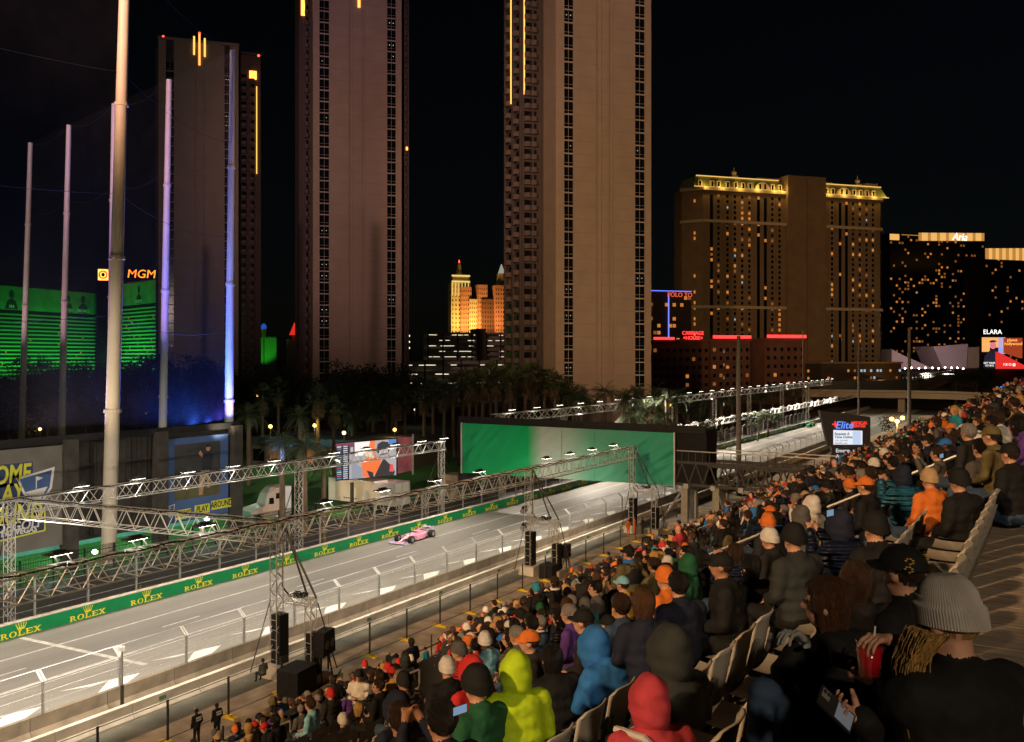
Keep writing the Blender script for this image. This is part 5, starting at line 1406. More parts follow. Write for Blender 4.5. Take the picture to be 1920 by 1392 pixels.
for i, (x, y, z) in enumerate(((1290,755,185),(1312,758,195),(1332,748,205),(1352,754,200),(1372,748,215),(1402,742,225),(1425,740,232),(1448,738,240),(1470,736,250),(1492,735,258))):
    palm('d', x, y, z, 'date palm behind the distant truss under the neon hotel, %s counting away' % ordinal(i), g3, 1.3)
LP = [('d',467,778,125,'date palm with arching fronds beside the end of the golf wall',1.15),('f',492,742,150,'fan palm with a bare trunk behind the golf wall end',1.3),('f',522,728,155,'taller fan palm beside the castle gap behind the golf wall end',1.3),
      ('f',597,745,140,'fan palm with a stout trunk before the pinkish tower base',1.3),('f',626,765,135,'short fan palm before the pinkish tower, beside the race screen',1.2),('d',562,782,128,'date palm in shade between the golf wall and the race screen',1.1),
      ('d',530,832,92,'blue-lit date palm beside the golf wall end',1.0),('d',572,835,90,'green date palm before the truck cab top',1.0),('d',607,865,86,'small date palm beside the lattice tower and race screen',.8),('d',660,790,150,'date palm in the dark behind the race screen',1.1),('d',700,775,165,'far date palm in the dark left of the fan palm row',1.1)]
for k, x, y, z, lab, s in LP: palm(k, x, y, z, lab, 'palms of the resort garden', s)
bl = thing('garden_lamp', 'blue garden spotlight under the blue-lit palm', 'lamp', at_d(520,880,90)); MB().tube((0,0,-.3),(0,0,.1),.15,.22,10).build('head', M('dark_steel'), bl); MB().tube((0,0,.1),(0,0,.12),.18,.18,10).build('lens', M('neon_blue'), bl)
q_ = at_d(530,835,92) - bl.location; spot('lamp_light', (0,0,.3), q_, 1500, (.15,.3,1), 70, .7, .1, bl)
# round leafy trees in the dark
def leaf_crown(seed, n=2600):
    r = random.Random(seed); b = MB(); cl = [(Vector((r.gauss(0,.5),r.gauss(0,.5),r.gauss(.1,.38))), r.uniform(.25,.5)) for k in range(16)]
    for i in range(n):
        c, rad = r.choice(cl); d = Vector((r.gauss(0,1),r.gauss(0,1),r.gauss(0,1))).normalized(); p = c + d*rad*r.random()**.4
        a = Vector((r.gauss(0,1),r.gauss(0,1),r.gauss(0,1))).normalized()*.055; e = a.cross(d); e = e.normalized()*.03 if e.length > .01 else Vector((.03,0,0))
        b.add([p-a,p+e,p+a,p-e],[(0,1,2,3)])
    return b.mesh('crown', [M('leaf_dark')])
LC = [leaf_crown(s) for s in (1,2,3)]
tm = MB().path([(0,0,0),(.05,.02,.4),(-.03,.04,.75),(.02,0,1)], [.05,.04,.034,.022], 8).path([(0,.03,.55),(.2,.1,.8),(.35,.15,1.0)], [.025,.018,.01], 6).path([(0,.03,.6),(-.2,-.05,.85),(-.3,-.1,1.05)], [.022,.016,.01], 6).mesh('trunk', [M('palm_bark')], True)
def tree(px, py, z, rad, label, group='trees in the dark behind the golf range'):
    c = at_d(px, py, z); t = thing('leafy_tree', label, 'tree', (c.x, c.y, 0), prn.uniform(0,6), group)
    put('trunk', tm, t).scale = (c.z*.8,c.z*.8,c.z*.95); o = put('crown', prn.choice(LC), t, (0,0,c.z)); o.scale = (rad,rad,rad*.8)
for i, (x, y) in enumerate(((15,722),(60,735),(105,725),(150,730),(195,718),(240,728),(275,716),(320,722),(365,716),(405,726),(445,735),(20,760),(90,765),(165,758),(255,762),(335,760),(400,765))):
    tree(x, y, 220 if i < 11 else 175, 8.5 if i < 11 else 6.5, 'dark leafy tree behind the golf nets, %s row, %s from the edge' % ('back' if i < 11 else 'front', ordinal(i if i < 11 else i-11)))
for i, (x, y, z, r) in enumerate(((560,735,200,7),(640,728,205,8),(690,720,210,8),(735,735,200,7),(660,750,170,5),(1030,740,190,6),(1290,770,180,3))):
    tree(x, y, z, r, 'dark leafy tree before the hotel towers, %s from the golf wall' % ordinal(i), 'trees in front of the hotel towers')
for i, (x, y, z, r) in enumerate(((1325,800,150,2.2),(1420,785,190,2.4),(1440,782,200,2.6))):
    tree(x, y, z, r, 'small bright green bush behind the distant catch fence, %s counting away' % ordinal(i), 'bushes behind the distant fence')
palm('d', 1793, 713, 330, 'lone date palm standing above the overpass', None, 2.0); tree(1830, 712, 330, 6, 'dark round tree above the overpass beside the billboard', None); tree(1712, 812, 150, 3.5, 'dark tree lit orange beside the street lamp', None)
for i, (x, y, z, c_) in enumerate(((507,800,140,(1,.6,.12)),(590,798,140,(1,.65,.12)),(483,742,240,(1,.55,.1)),(778,768,230,(1,.85,.55)),(955,800,175,(1,.4,.08)),(1038,800,175,(1,.45,.1)),(740,806,150,(1,.5,.08)),(1258,760,210,(1,.4,.06)),(645,812,140,(1,.7,.3)),(275,775,190,(1,.5,.1)),(75,805,170,(1,.5,.2)))):
    t = thing('garden_lamp', 'small glowing garden lamp among the dark palms, %s' % ('beside the golf wall end','before the pinkish tower','under the castle','under the parking deck','behind the green screen top edge','right of the green screen palms','right of the race screen','below the brown tower corner','beside the race screen corner','behind the golf nets','near the thin poles')[i], 'lamp', at_d(x, y, z), 0, 'garden lamps')
    MB().ell((0,0,0),.3,.3,.3,nu=8,nv=6).build('globe', glow('globe_%d' % i, c_, 5), t); MB().tube((0,0,-4),(0,0,-.25),.06,n=6).build('post', M('dark_steel'), t)
    point('lamp_light', -FWD*1.2, 170, c_, .3, t)
# resort hall with lit eaves behind the yard
rh = thing('resort_hall', 'low resort hall with a teal-lit roof edge behind the palms', 'building')
a, c = at_d(470,846,150), at_d(760,836,140)
for p in (a, c): p.z = 0
e = (c-a).normalized(); n_ = Vector((e.y,-e.x,0)); n_ = n_ if n_.dot(FWD) > 0 else -n_
MB().prism([a, c, c+UP*3.4, a+UP*3.4], n_*14).build('wall', mat('hall_wall', (.16,.12,.09), var=.2), rh); MB().prism([a-n_*.6+UP*3.4, c-n_*.6+UP*3.4, c-n_*.6+UP*4.6, a-n_*.6+UP*4.6], n_*15).build('roof', mat('hall_roof', (.05,.07,.075), var=.2), rh)
for k in range(9):
    p = a.lerp(c, (k+.5)/9); MB().prism([p-e*1.1-n_*.05+UP*.6, p+e*1.1-n_*.05+UP*.6, p+e*1.1-n_*.05+UP*2.6, p-e*1.1-n_*.05+UP*2.6], n_*.03).build('window', M('warm_window_dim') if k in (1,3,6,7) else M('night_glass'), rh)
point('eave_light', a.lerp(c,.45)-n_*4+UP*6.5, 500, (.3,.8,.9), .3, rh)
# ================================================================== grandstand
ROWS = 27
def rowX(k): return -.3 - .8*k
def rowZ(k): return 16.05 - .4*k
def row_end(k): return 86 if k >= 22 else 103
AISLE = (16.3, 47.0, 78.0)
stand = tag(bpy.data.objects.new('grandstand', None), kind='structure'); COL.objects.link(stand)
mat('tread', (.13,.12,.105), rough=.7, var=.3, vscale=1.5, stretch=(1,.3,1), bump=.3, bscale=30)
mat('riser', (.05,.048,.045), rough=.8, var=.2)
for k in range(1, ROWS):
    X, Z = rowX(k), rowZ(k)
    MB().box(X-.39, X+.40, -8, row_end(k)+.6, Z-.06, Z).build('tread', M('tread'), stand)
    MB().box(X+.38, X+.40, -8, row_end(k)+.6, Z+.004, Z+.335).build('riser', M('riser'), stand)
# the wide upper walkway of planks
for i in range(64):
    y = -6 + i*.285
    MB().box(-.72, 3.2, y, y+.272, 15.97, 16.05).build('plank', M('wood_deck'), stand)
MB().box(-.72, 3.2, 12.3, 104, 15.97, 16.05).build('walkway', M('wood_deck'), stand)
MB().box(-.76, -.724, -6, 104, 15.7, 16.08).build('edge_board', mat('edge_metal', (.3,.27,.23), rough=.5, metal=.4, var=.15), stand)
for y in (85.9,): MB().prism([(rowX(26)-.5,y+.7,0),(rowX(21)-.3,y+.7,0),(rowX(21)-.3,y+.7,rowZ(21)),(rowX(26)-.5,y+.7,rowZ(26)-.1)], (0,.1,0)).build('end_wall', M('riser'), stand)
# aisle steps and handrails
for ai, y in enumerate(AISLE):
    for k in range(2, 26):
        X, Z = rowX(k), rowZ(k)
        MB().box(X-.02, X+.38, y-.55, y+.55, Z+.004, Z+.2).build('aisle_step', M('tread'), stand)
    if ai > 1: continue
    for j, (k0, k1) in enumerate(((1,4),(5,8),(10,13),(15,18),(20,23))):
        t = thing('handrail', 'grey tube handrail on the %s aisle, %s counting down' % (('nearer','farther')[ai], ordinal(j)), 'handrail', (0,0,0), 0, 'aisle handrails')
        a, c = Vector((rowX(k0), y-.3, rowZ(k0)+.95)), Vector((rowX(k1), y-.3, rowZ(k1)+.95))
        MB().tube(a, c, .028, n=8).build('top_rail', M('steel'), t); MB().tube(a-UP*.4, c-UP*.4, .022, n=8).build('mid_rail', M('steel'), t)
        for p in (a, c): MB().tube(p-UP*.95, p, .028, n=8).build('post', M('steel'), t)
# front railing of the stand
fr = thing('front_railing', 'dark railing along the foot of the stand', 'railing')
FXR = rowX(26)-.45
for z in (6.0, 6.45): MB().tube((FXR,8,z),(FXR,86,z),.025,n=6).build('rail', M('dark_steel'), fr)
for i in range(31): MB().tube((FXR,8+i*2.6,0),(FXR,8+i*2.6,6.9),.03,n=6).build('post', M('dark_steel'), fr)
# unseen shade block added behind and to the left of the camera: it keeps the track-side lamp off the nearest seats
mb = thing('added_shade_block', 'dark clad camera platform standing in the stand behind the camera', 'platform', (0,0,0))
MB().box(-3.3, 1.6, -3.3, -2.3, 12.5, 21.8).build('shade_panel', M('riser'), mb); MB().box(-3.4, 1.7, -3.5, -2.1, 21.8, 21.9).build('deck', M('dark_steel'), mb)
for x in (-3.3, 1.6): MB().tube((x,-2.3,21.9),(x,-2.3,23),.03,n=6).build('rail_post', M('steel'), mb)

# chairs
mat('chair_plastic', (.4,.37,.32), rough=.5, var=.08, vscale=4)
mat('chair_frame', (.3,.28,.25), rough=.5, metal=.3, var=.1)
def chair_back():
    b = MB(); nx, nz = 10, 8; W, H = .46, .46
    for side in (0, 1):
        for j in range(nz+1):
            for i in range(nx+1):
                u, v = i/nx*2-1, j/nz
                w_ = W/2*(1 - .1*(1-v) - (.0 if v < .85 else (v-.85)*.35))
                z = .43 + H*v - (.035*abs(u)**6 if v > .9 else 0)
                y = -.2 - .09*v + .06*u*u + (.0 if side == 0 else -.018) - .02*(v > .93) - (.012 if abs(u) > .95 else 0)
                b.v.append((w_*u, y, z))
    n = (nx+1)*(nz+1)
    for j in range(nz):
        for i in range(nx):
            a = j*(nx+1)+i; b.f.append((a, a+1, a+nx+2, a+nx+1)); b.f.append((n+a, n+a+nx+1, n+a+nx+2, n+a+1)); b.m += [0,0]
    edge = [i for i in range(nx+1)] + [j*(nx+1)+nx for j in range(1,nz+1)] + [nz*(nx+1)+i for i in range(nx-1,-1,-1)] + [j*(nx+1) for j in range(nz-1,0,-1)]
    for a, c in zip(edge, edge[1:]+edge[:1]): b.f.append((c, a, n+a, n+c)); b.m.append(0)
    rim = [Vector(b.v[n+e]) for e in edge if b.v[n+e][2] > .5]
    return b
CB = chair_back().mesh('backrest', [M('chair_plastic')], True)
sb = MB(); nn_ = 7
for j in range(nn_+1):
    for i in range(nn_+1):
        u, v = i/nn_*2-1, j/nn_; sb.v.append((.225*u*(1-.06*v), -.2+.42*v, .43+.03*u*u-.02*math.sin(v*3)+(.02 if v < .2 else 0)))
for j in range(nn_):
    for i in range(nn_): a = j*(nn_+1)+i; sb.f.append((a,a+1,a+nn_+2,a+nn_+1)); sb.m.append(0)
CS = sb.mesh('seat', [M('chair_plastic')], True)
CL = MB().bar((0,-.18,.02),(0,-.2,.44),.035).bar((0,-.2,.41),(0,.15,.41),.03).bar((0,-.2,.44),(0,-.27,.7),.035).mesh('bracket', [M('chair_frame')])
def make_chair(x, y, z, rz, label, group):
    t = thing('stadium_chair', label, 'chair', (x, y, z), rz, group)
    put('backrest', CB, t); put('seat', CS, t); put('bracket', CL, t, (-.235,0,0)); put('bracket', CL, t, (.235,0,0))
    return t
# ================================================================== people
def cloth(name, c, rough=.85):
    if name in MATS: return MATS[name]
    m = mat(name, c, rough=rough, var=.18, vscale=9, bump=.0, detail=6)
    n = m.node_tree; b = n.nodes['Principled BSDF']; tc = n.nodes.new('ShaderNodeTexCoord')
    t = n.nodes.new('ShaderNodeTexNoise'); t.noise_type = 'RIDGED_MULTIFRACTAL'; t.inputs['Scale'].default_value = 4.2; t.inputs['Detail'].default_value = 3; t.inputs['Distortion'].default_value = .8
    bp = n.nodes.new('ShaderNodeBump'); bp.inputs['Strength'].default_value = .45; bp.inputs['Distance'].default_value = .025
    t3 = n.nodes.new('ShaderNodeTexNoise'); t3.inputs['Scale'].default_value = 160; t3.inputs['Detail'].default_value = 2
    bp2 = n.nodes.new('ShaderNodeBump'); bp2.inputs['Strength'].default_value = .25; bp2.inputs['Distance'].default_value = .004
    n.links.new(tc.outputs['Object'], t.inputs['Vector']); n.links.new(tc.outputs['Object'], t3.inputs['Vector']); n.links.new(t3.outputs['Fac'], bp2.inputs['Height'])
    n.links.new(t.outputs['Fac'], bp.inputs['Height']); n.links.new(bp2.outputs[0], bp.inputs['Normal']); n.links.new(bp.outputs[0], b.inputs['Normal'])
    return m
CL_ = dict(black=(.0045,.0045,.005), charcoal=(.014,.014,.015), navy=(.007,.011,.028), blue=(.02,.14,.42), teal=(.02,.22,.3), 
    red=(.5,.02,.02), crimson=(.38,.035,.05), orange=(.65,.16,.02), lime=(.42,.62,.01), olive=(.11,.09,.035), tan=(.42,.28,.15), white=(.6,.57,.52), grey=(.085,.082,.078), slate=(.022,.026,.025),
    green=(.01,.09,.035), purple=(.08,.03,.18), brown=(.05,.026,.014), pink=(.55,.1,.2), denim=(.035,.065,.12), sky=(.2,.45,.55), gold=(.5,.3,.05))
def puffer(name, c):
    m = mat(name, c, rough=.45, var=.15, vscale=9); n = m.node_tree; b = n.nodes['Principled BSDF']; tc = n.nodes.new('ShaderNodeTexCoord')
    t = n.nodes.new('ShaderNodeTexWave'); t.bands_direction = 'Z'; t.inputs['Scale'].default_value = 4.6; t.inputs['Distortion'].default_value = 2.2; t.inputs['Detail'].default_value = 2
    bp = n.nodes.new('ShaderNodeBump'); bp.inputs['Strength'].default_value = 1; bp.inputs['Distance'].default_value = .035
    n.links.new(tc.outputs['Object'], t.inputs['Vector']); n.links.new(t.outputs['Fac'], bp.inputs['Height']); n.links.new(bp.outputs[0], b.inputs['Normal'])
    return m
CM = {k: cloth('cloth_'+k, v) for k, v in CL_.items()}
mat('skin_light', (.5,.27,.17), rough=.55, var=.1, vscale=12); mat('skin_tan', (.36,.18,.1), rough=.55, var=.1, vscale=12); mat('skin_dark', (.11,.055,.032), rough=.55, var=.1, vscale=12)
mat('eye_dark', (.02,.015,.012), rough=.3, var=0); mat('lips', (.3,.09,.07), rough=.5, var=0)
def hair_mat(name, c):
    return mat(name, c, rough=.42, var=.55, vscale=26, stretch=(6,6,.4), bump=.9, bscale=60)
HM = {k: hair_mat('hair_'+k, v) for k, v in dict(black=(.005,.004,.0035), brown=(.03,.014,.007), chestnut=(.075,.032,.012), blonde=(.5,.29,.09), grey=(.24,.22,.2), white=(.6,.57,.52)).items()}
SHOE = cloth('cloth_shoe', (.04,.04,.04))

# --- a body: overlapping tapered solids fused into one skin by voxel remeshing; each face takes the material of the solid it lies nearest to
def seg_d(P, a, b, r0, r1):
    a, b = np.array(a), np.array(b); ab = b-a; t = np.clip(((P-a)@ab)/max(1e-9, ab@ab), 0, 1)
    return np.linalg.norm(P - (a + t[:,None]*ab), axis=1) - (r0 + (r1-r0)*t)
def fuse(prims, voxel, name, nmat, dec=None, wrinkle=0, smooth_it=3):
    b = MB()
    for p in prims:
        if p[0] == 'c':
            _, a, c, r0, r1, m = p
            if (Vector(a)-Vector(c)).length > 1e-4: b.tube(a, c, r0, r1, 14)
            b.ell(a, r0, r0, r0, nu=14, nv=8); b.ell(c, r1, r1, r1, nu=14, nv=8)
        else:
            _, c, r, m = p[:4]; b.ell(c, *r, nu=16, nv=10, rot=p[4] if len(p) > 4 else None)
    me = b.mesh(name, [M('skin_light')])
    o = bpy.data.objects.new('tmp', me)
    md = o.modifiers.new('r', 'REMESH'); md.mode = 'VOXEL'; md.voxel_size = voxel; md.use_smooth_shade = True
    if smooth_it: s_ = o.modifiers.new('s', 'SMOOTH'); s_.factor = .5; s_.iterations = smooth_it
    if dec: d_ = o.modifiers.new('d', 'DECIMATE'); d_.ratio = dec
    out = evaluated(o); out.name = name
    bpy.data.meshes.remove(me)
    n = len(out.polygons); C_ = np.empty(n*3); out.polygons.foreach_get('center', C_); C_ = C_.reshape(-1,3)
    best = np.full(n, 1e9); idx = np.zeros(n, int)
    for p in prims:
        if p[0] == 'c': d = seg_d(C_, p[1], p[2], p[3], p[4]); m = p[5]
        else:
            q = C_ - np.array(p[1]); r = np.array(p[2])
            if len(p) > 4 and p[4] is not None: q = q @ np.array(p[4])
            d = (np.linalg.norm(q/r, axis=1)-1)*r.min(); m = p[3]
        w_ = d < best; best[w_] = d[w_]; idx[w_] = m
    out.materials.clear()
    for i in range(nmat): out.materials.append(M('skin_light'))
    out.polygons.foreach_set('material_index', idx.astype(np.int32)); out.polygons.foreach_set('use_smooth', [True]*n)
    if wrinkle:
        nv = len(out.vertices); co = np.empty(nv*3); out.vertices.foreach_get('co', co); co = co.reshape(-1,3); no = np.empty(nv*3); out.vertices.foreach_get('normal', no); no = no.reshape(-1,3)
        isj = np.zeros(nv, bool); ml = {}
        for pol in out.polygons:
            if pol.material_index in (0,2):
                for v in pol.vertices: isj[v] = True
        for i in np.nonzero(isj)[0]:
            p = Vector(co[i]); co[i] += no[i]*wrinkle*(noise.noise(Vector((p.x*7+3*p.z, p.y*7-2*p.z, p.z*13)))+.5*noise.noise(p*22))
        out.vertices.foreach_set('co', co.ravel())
    out.update()
    return out
JK, SK, TR, SH, EY_, LI, AC = range(7)
def joints(pose):
    s = dict(pel=(0,0,.53), waist=(0,.0,.7), chest=(0,.03,.92), neck=(0,.04,1.07), head=(0,.07,1.215), shl=(-.185,.02,1.0), shr=(.185,.02,1.0), ell=(-.25,.03,.74), elr=(.25,.03,.74), wrl=(-.12,.26,.66), wrr=(.12,.26,.66),
             hl=(-.1,.02,.5), hr=(.1,.02,.5), kl=(-.14,.46,.52), kr=(.14,.46,.52), al=(-.14,.48,.1), ar=(.14,.48,.1), yaw=0, pitch=0)
    if pose == 'lean':
        for k, d in dict(waist=(0,.04,0), chest=(0,.15,-.03), neck=(0,.24,-.06), head=(0,.31,-.08), shl=(0,.14,-.04), shr=(0,.14,-.04), ell=(0,.22,-.05), elr=(0,.22,-.05), wrl=(0,.2,-.03), wrr=(0,.2,-.03)).items(): s[k] = tuple(a+b for a, b in zip(s[k], d))
    if pose in ('stand', 'stand_hold'):
        s.update(pel=(0,0,.95), waist=(0,0,1.08), chest=(0,.01,1.3), neck=(0,.01,1.47), head=(0,.035,1.615), shl=(-.19,0,1.39), shr=(.19,0,1.39), ell=(-.26,-.02,1.12), elr=(.26,-.02,1.12), wrl=(-.2,.12,.93), wrr=(.2,.12,.93),
                 hl=(-.09,0,.92), hr=(.09,0,.92), kl=(-.11,.02,.5), kr=(.11,.02,.5), al=(-.12,-.01,.1), ar=(.12,-.01,.1))
    if pose == 'stand_hold': s.update(ell=(-.25,.08,1.14), elr=(.25,.08,1.14), wrl=(-.08,.27,1.2), wrr=(.08,.27,1.2))
    if pose == 'turn': s['yaw'] = 38
    if pose == 'turnr': s['yaw'] = -35
    if pose == 'film': s.update(ell=(-.22,.2,.84), elr=(.22,.2,.84), wrl=(-.07,.36,1.1), wrr=(.07,.36,1.1))
    return s
def body_prims(s, bulk=1.0, hood=False, collar=True, arms=True, hands=True):
    P = []; B = bulk
    def c(a, b_, r0, r1, m): P.append(('c', s[a] if isinstance(a, str) else a, s[b_] if isinstance(b_, str) else b_, r0, r1, m))
    V = {k: Vector(v) for k, v in s.items() if isinstance(v, tuple)}
    P.append(('e', V['pel'], (.175*B,.14*B,.12), TR)); c('hl','kl',.088,.066,TR); c('hr','kr',.088,.066,TR); c('kl','al',.064,.045,TR); c('kr','ar',.064,.045,TR)
    for k in ('al','ar'): c(V[k]+Vector((0,0,-.04)), V[k]+Vector((0,.15,-.06)), .042, .036, SH)
    for f in (0,.25,.5,.75,1.0): 
        p = V['pel'].lerp(V['chest'], f); P.append(('e', p + Vector((0,-.005,.03)), ((.175+.02*f)*B, (.125+.012*math.sin(f*3))*B, .13), JK))
    P.append(('e', V['chest']+Vector((0,-.015,.05)), (.19*B,.125*B,.13), JK)); c('shl','shr',.07*B,.07*B,JK)
    c(V['chest']+Vector((0,0,.08)), V['neck'], .1*B, .07, JK)
    for a, b_, d in (('shl','ell','wrl'),('shr','elr','wrr')): c(a,b_,.072*B,.056*B,JK); c(b_,d,.056*B,.042*B,JK)
    if collar: P.append(('e', V['neck']+Vector((0,-.035,-.005)), (.095,.085,.05), JK))
    if hands:
        for k, sx in (('wrl',-1),('wrr',1)):
            e = V['ell' if sx < 0 else 'elr']; d = (V[k]-e).normalized(); w_ = V[k]; c(w_, w_+d*.06, .03, .033, SK); u = Vector((1,0,0)); u = (u - d*u.dot(d)).normalized(); z = d.cross(u)
            for j in range(4):
                q = w_+d*.08+u*(-.03+.02*j); ln = (.05,.06,.056,.044)[j]; P.append(('c', q, q+d*ln*.6+z*.012*(-sx), .0105, .0095, SK)); P.append(('c', q+d*ln*.6+z*.012*(-sx), q+d*ln*.8+z*.04*(-sx), .0095, .0085, SK))
            P.append(('c', w_+d*.03-u*sx*.03, w_+d*.075-u*sx*.055, .0125, .0105, SK))
    # head
    R3 = Matrix.Rotation(R_(s['yaw']),3,'Z') @ Matrix.Rotation(R_(s['pitch']),3,'X'); h = V['head']
    def hp(x, y, z): return h + R3 @ Vector((x, y, z))
    c(V['neck']-Vector((0,0,.03)), hp(0,-.015,-.07), .055, .052, SK)
    P.append(('e', hp(0,-.005,.02), (.078,.097,.1), SK, R3)); P.append(('e', hp(0,.025,-.055), (.056,.066,.062), SK, R3)); P.append(('c', hp(0,.088,.015), hp(0,.108,-.022), .011, .015, SK))
    for sx in (-1, 1):
        P.append(('e', hp(.08*sx,-.005,-.01), (.014,.024,.034), SK, R3)); P.append(('e', hp(.032*sx,.083,.012), (.014,.013,.009), EY_, R3)); P.append(('c', hp(.018*sx,.09,.034), hp(.048*sx,.08,.036), .008, .007, SK))
    P.append(('c', hp(-.02,.085,-.06), hp(.02,.085,-.06), .009, .009, LI))
    return P, (h, R3)
def headframe(hd): h, R3 = hd; m = R3.to_4x4(); m.translation = h; return m
# --- headwear, all about the head centre
def displace(me, amp, sc, zf=1):
    for v in me.vertices: v.co += v.normal*amp*noise.noise(Vector((v.co.x*sc, v.co.y*sc, v.co.z*sc*zf)))
    return me
def shell(rx, ry, rz, off, cut, nu=22, nv=14, fn=None):
    """dome open below/at the front where cut(p) is true"""
    b = MB(); keep = {}
    for j in range(nv+1):
        ph = math.pi*j/nv
        for i in range(nu):
            t = 2*math.pi*i/nu; p = Vector((rx*math.sin(ph)*math.cos(t), ry*math.sin(ph)*math.sin(t), rz*math.cos(ph))) + Vector(off)
            if fn: p = fn(p)
            b.v.append(tuple(p))
    for j in range(nv):
        for i in range(nu):
            q = (j*nu+i, (j+1)*nu+i, (j+1)*nu+(i+1) % nu, j*nu+(i+1) % nu); c = sum((Vector(b.v[k]) for k in q), Vector())/4
            if not cut(c): b.f.append(q); b.m.append(0)
    return b
def hair_short():
    me = shell(.094,.113,.108,(0,-.012,.03), lambda c: (c.z < .055 and c.y > .035) or c.z < -.075 or (c.z < .0 and c.y > .0) or (c.y > .075 and c.z < .1), 26, 18).mesh('hair', [HM['brown']], True)
    return displace(me, .012, 40)
def hair_long(L=.30, nu=34, nv=30):
    def fn(p):
        if p.z < 0 and p.y < .05:
            t = -p.z/.11; p = Vector((p.x*(1+.12*t), p.y*(1+.1*t)-.012*t, p.z*(1+ (L/.11-1)*min(1,t)**1.2)))
        return p
    me = shell(.097,.115,.11,(0,-.01,.025), lambda c: (c.y > .06 and c.z < .075) or (c.y > .02 and c.z < .03 and abs(c.x) < .075) or (c.y > .03 and c.z < -.02), nu, nv, fn).mesh('hair', [HM['brown']], True)
    me = displace(me, .014, 30, .15)
    for v in me.vertices:
        a = math.atan2(v.co.y, v.co.x); r = 1+.014*math.sin(a*19+v.co.z*5)+.01*math.sin(a*43+v.co.z*3); v.co.x *= r; v.co.y *= r
    return me
def bun():
    me = hair_short(); return me
def beanie(nu=64, nv=18, amp=.011, ribs=32):
    b = MB()
    for j in range(nv+1):
        ph = j/nv; a = ph*math.pi*.6; rr = math.sin(min(a, math.pi*.5))**.8; z = math.cos(a)*.128
        if ph < .12: z -= .006
        cuff = .009 if ph > .72 else 0
        for i in range(nu):
            t = 2*math.pi*i/nu; k = 1+amp*math.cos(t*ribs)*(1 if ph > .08 else ph/.08); b.v.append(((.091+cuff)*rr*k*math.cos(t), (.111+cuff)*rr*k*math.sin(t)-.01, z+.032 + (.016*math.sin(t) if ph > .6 else 0)))
    for j in range(nv):
        for i in range(nu): b.f.append((j*nu+i,(j+1)*nu+i,(j+1)*nu+(i+1) % nu,j*nu+(i+1) % nu)); b.m.append(0)
    return b.mesh('beanie', [CM['grey']], True)
def cap():
    b = shell(.09,.11,.1,(0,-.008,.03), lambda c: c.z < .035, 24, 16)
    pts = []; n = 12
    for i in range(n+1):
        t = math.pi*i/n; pts.append((.085*math.cos(t), .07+.005*math.sin(t), .045)); 
    o = len(b.v)
    for k in range(3):
        f = k/2
        for i in range(n+1):
            t = math.pi*i/n; b.v.append((.086*math.cos(t)*(1-.08*f), .055*math.sin(t)+.02+.085*f*math.sin(t)**.6, .05-.018*f-.02*abs(math.cos(t))**2*f))
    for k in range(2):
        for i in range(n): b.f.append((o+k*(n+1)+i, o+k*(n+1)+i+1, o+(k+1)*(n+1)+i+1, o+(k+1)*(n+1)+i)); b.m.append(0)
    b.ell((0,-.008,.13),.012,.012,.006,nu=8,nv=4)
    return b.mesh('cap', [CM['black']], True)
def hood():
    def fn(p):
        if p.z < -.02:
            t = min(1, (-.02-p.z)/.15); p = Vector((p.x*(1+.28*t), p.y*(1+.12*t)-.02*t, p.z*1.12))
        if p.z > .04: t = (p.z-.04)/.115; p = p + Vector((-p.x*.18*t, (-.035 if p.y < .02 else -.01)*t, .012*t))
        return p
    b = shell(.118,.14,.155,(0,-.018,.0), lambda c: (c.y > .075 and c.z > -.14 and c.z < .13) , 30, 22, fn)
    me = b.mesh('hood', [CM['grey']], True)
    for v in me.vertices:
        p = v.co; p += v.normal*(.014*noise.noise(Vector((p.x*9, p.y*9+p.z*4, p.z*14)))+.006*math.sin(p.z*60+p.x*20)*(1 if p.z < -.04 else .0))
    return me
HW = dict(short=hair_short(), long=hair_long(), beanie=beanie(), cap=cap(), hood=hood())
HWN = dict(short='hair', long='hair', beanie='beanie', cap='cap', hood='hood')
# --- template bodies
TPL = {}
CM['puffer_black'] = puffer('puffer_black', (.006,.006,.007)); CM['puffer_navy'] = puffer('puffer_navy', (.008,.014,.035)); CM['puffer_grey'] = puffer('puffer_grey', (.09,.08,.07)); CM['puffer_teal'] = puffer('puffer_teal', (.02,.12,.2)); CM['puffer_red'] = puffer('puffer_red', (.35,.02,.02))
def template(pose, bulk=1.0, voxel=.018, **kw):
    key = (pose, round(bulk,2), voxel)
    if key not in TPL:
        P, hd = body_prims(joints(pose), bulk, **kw); TPL[key] = (fuse(P, voxel, 'person', 7, wrinkle=.014), hd)
    return TPL[key]
PALETTE_SK = ['skin_light','skin_light','skin_tan','skin_light','skin_dark']
def dress(o, jk, sk, tr, acc=None):
    ms = [CM[jk] if isinstance(jk, str) else jk, M(sk), CM[tr], SHOE, M('eye_dark'), M('lips'), CM[acc or jk] if isinstance(acc or jk, str) else jk]
    for i, m in enumerate(ms): o.material_slots[i].link = 'OBJECT'; o.material_slots[i].material = m
def wear(o, hd, kind, colr, s=1.0):
    if kind == 'bald': return None
    h = put(HWN[kind], HW[kind], o, mw=headframe(hd) @ Matrix.Scale(s,4)); h.material_slots[0].link = 'OBJECT'
    h.material_slots[0].material = HM[colr] if kind in ('short','long','long2') else CM[colr]
    if kind in ('cap',):
        q = put('hair', HW['short'], o, mw=headframe(hd) @ Matrix.Scale(.9,4)); q.material_slots[0].link = 'OBJECT'; q.material_slots[0].material = HM['brown']
    return h
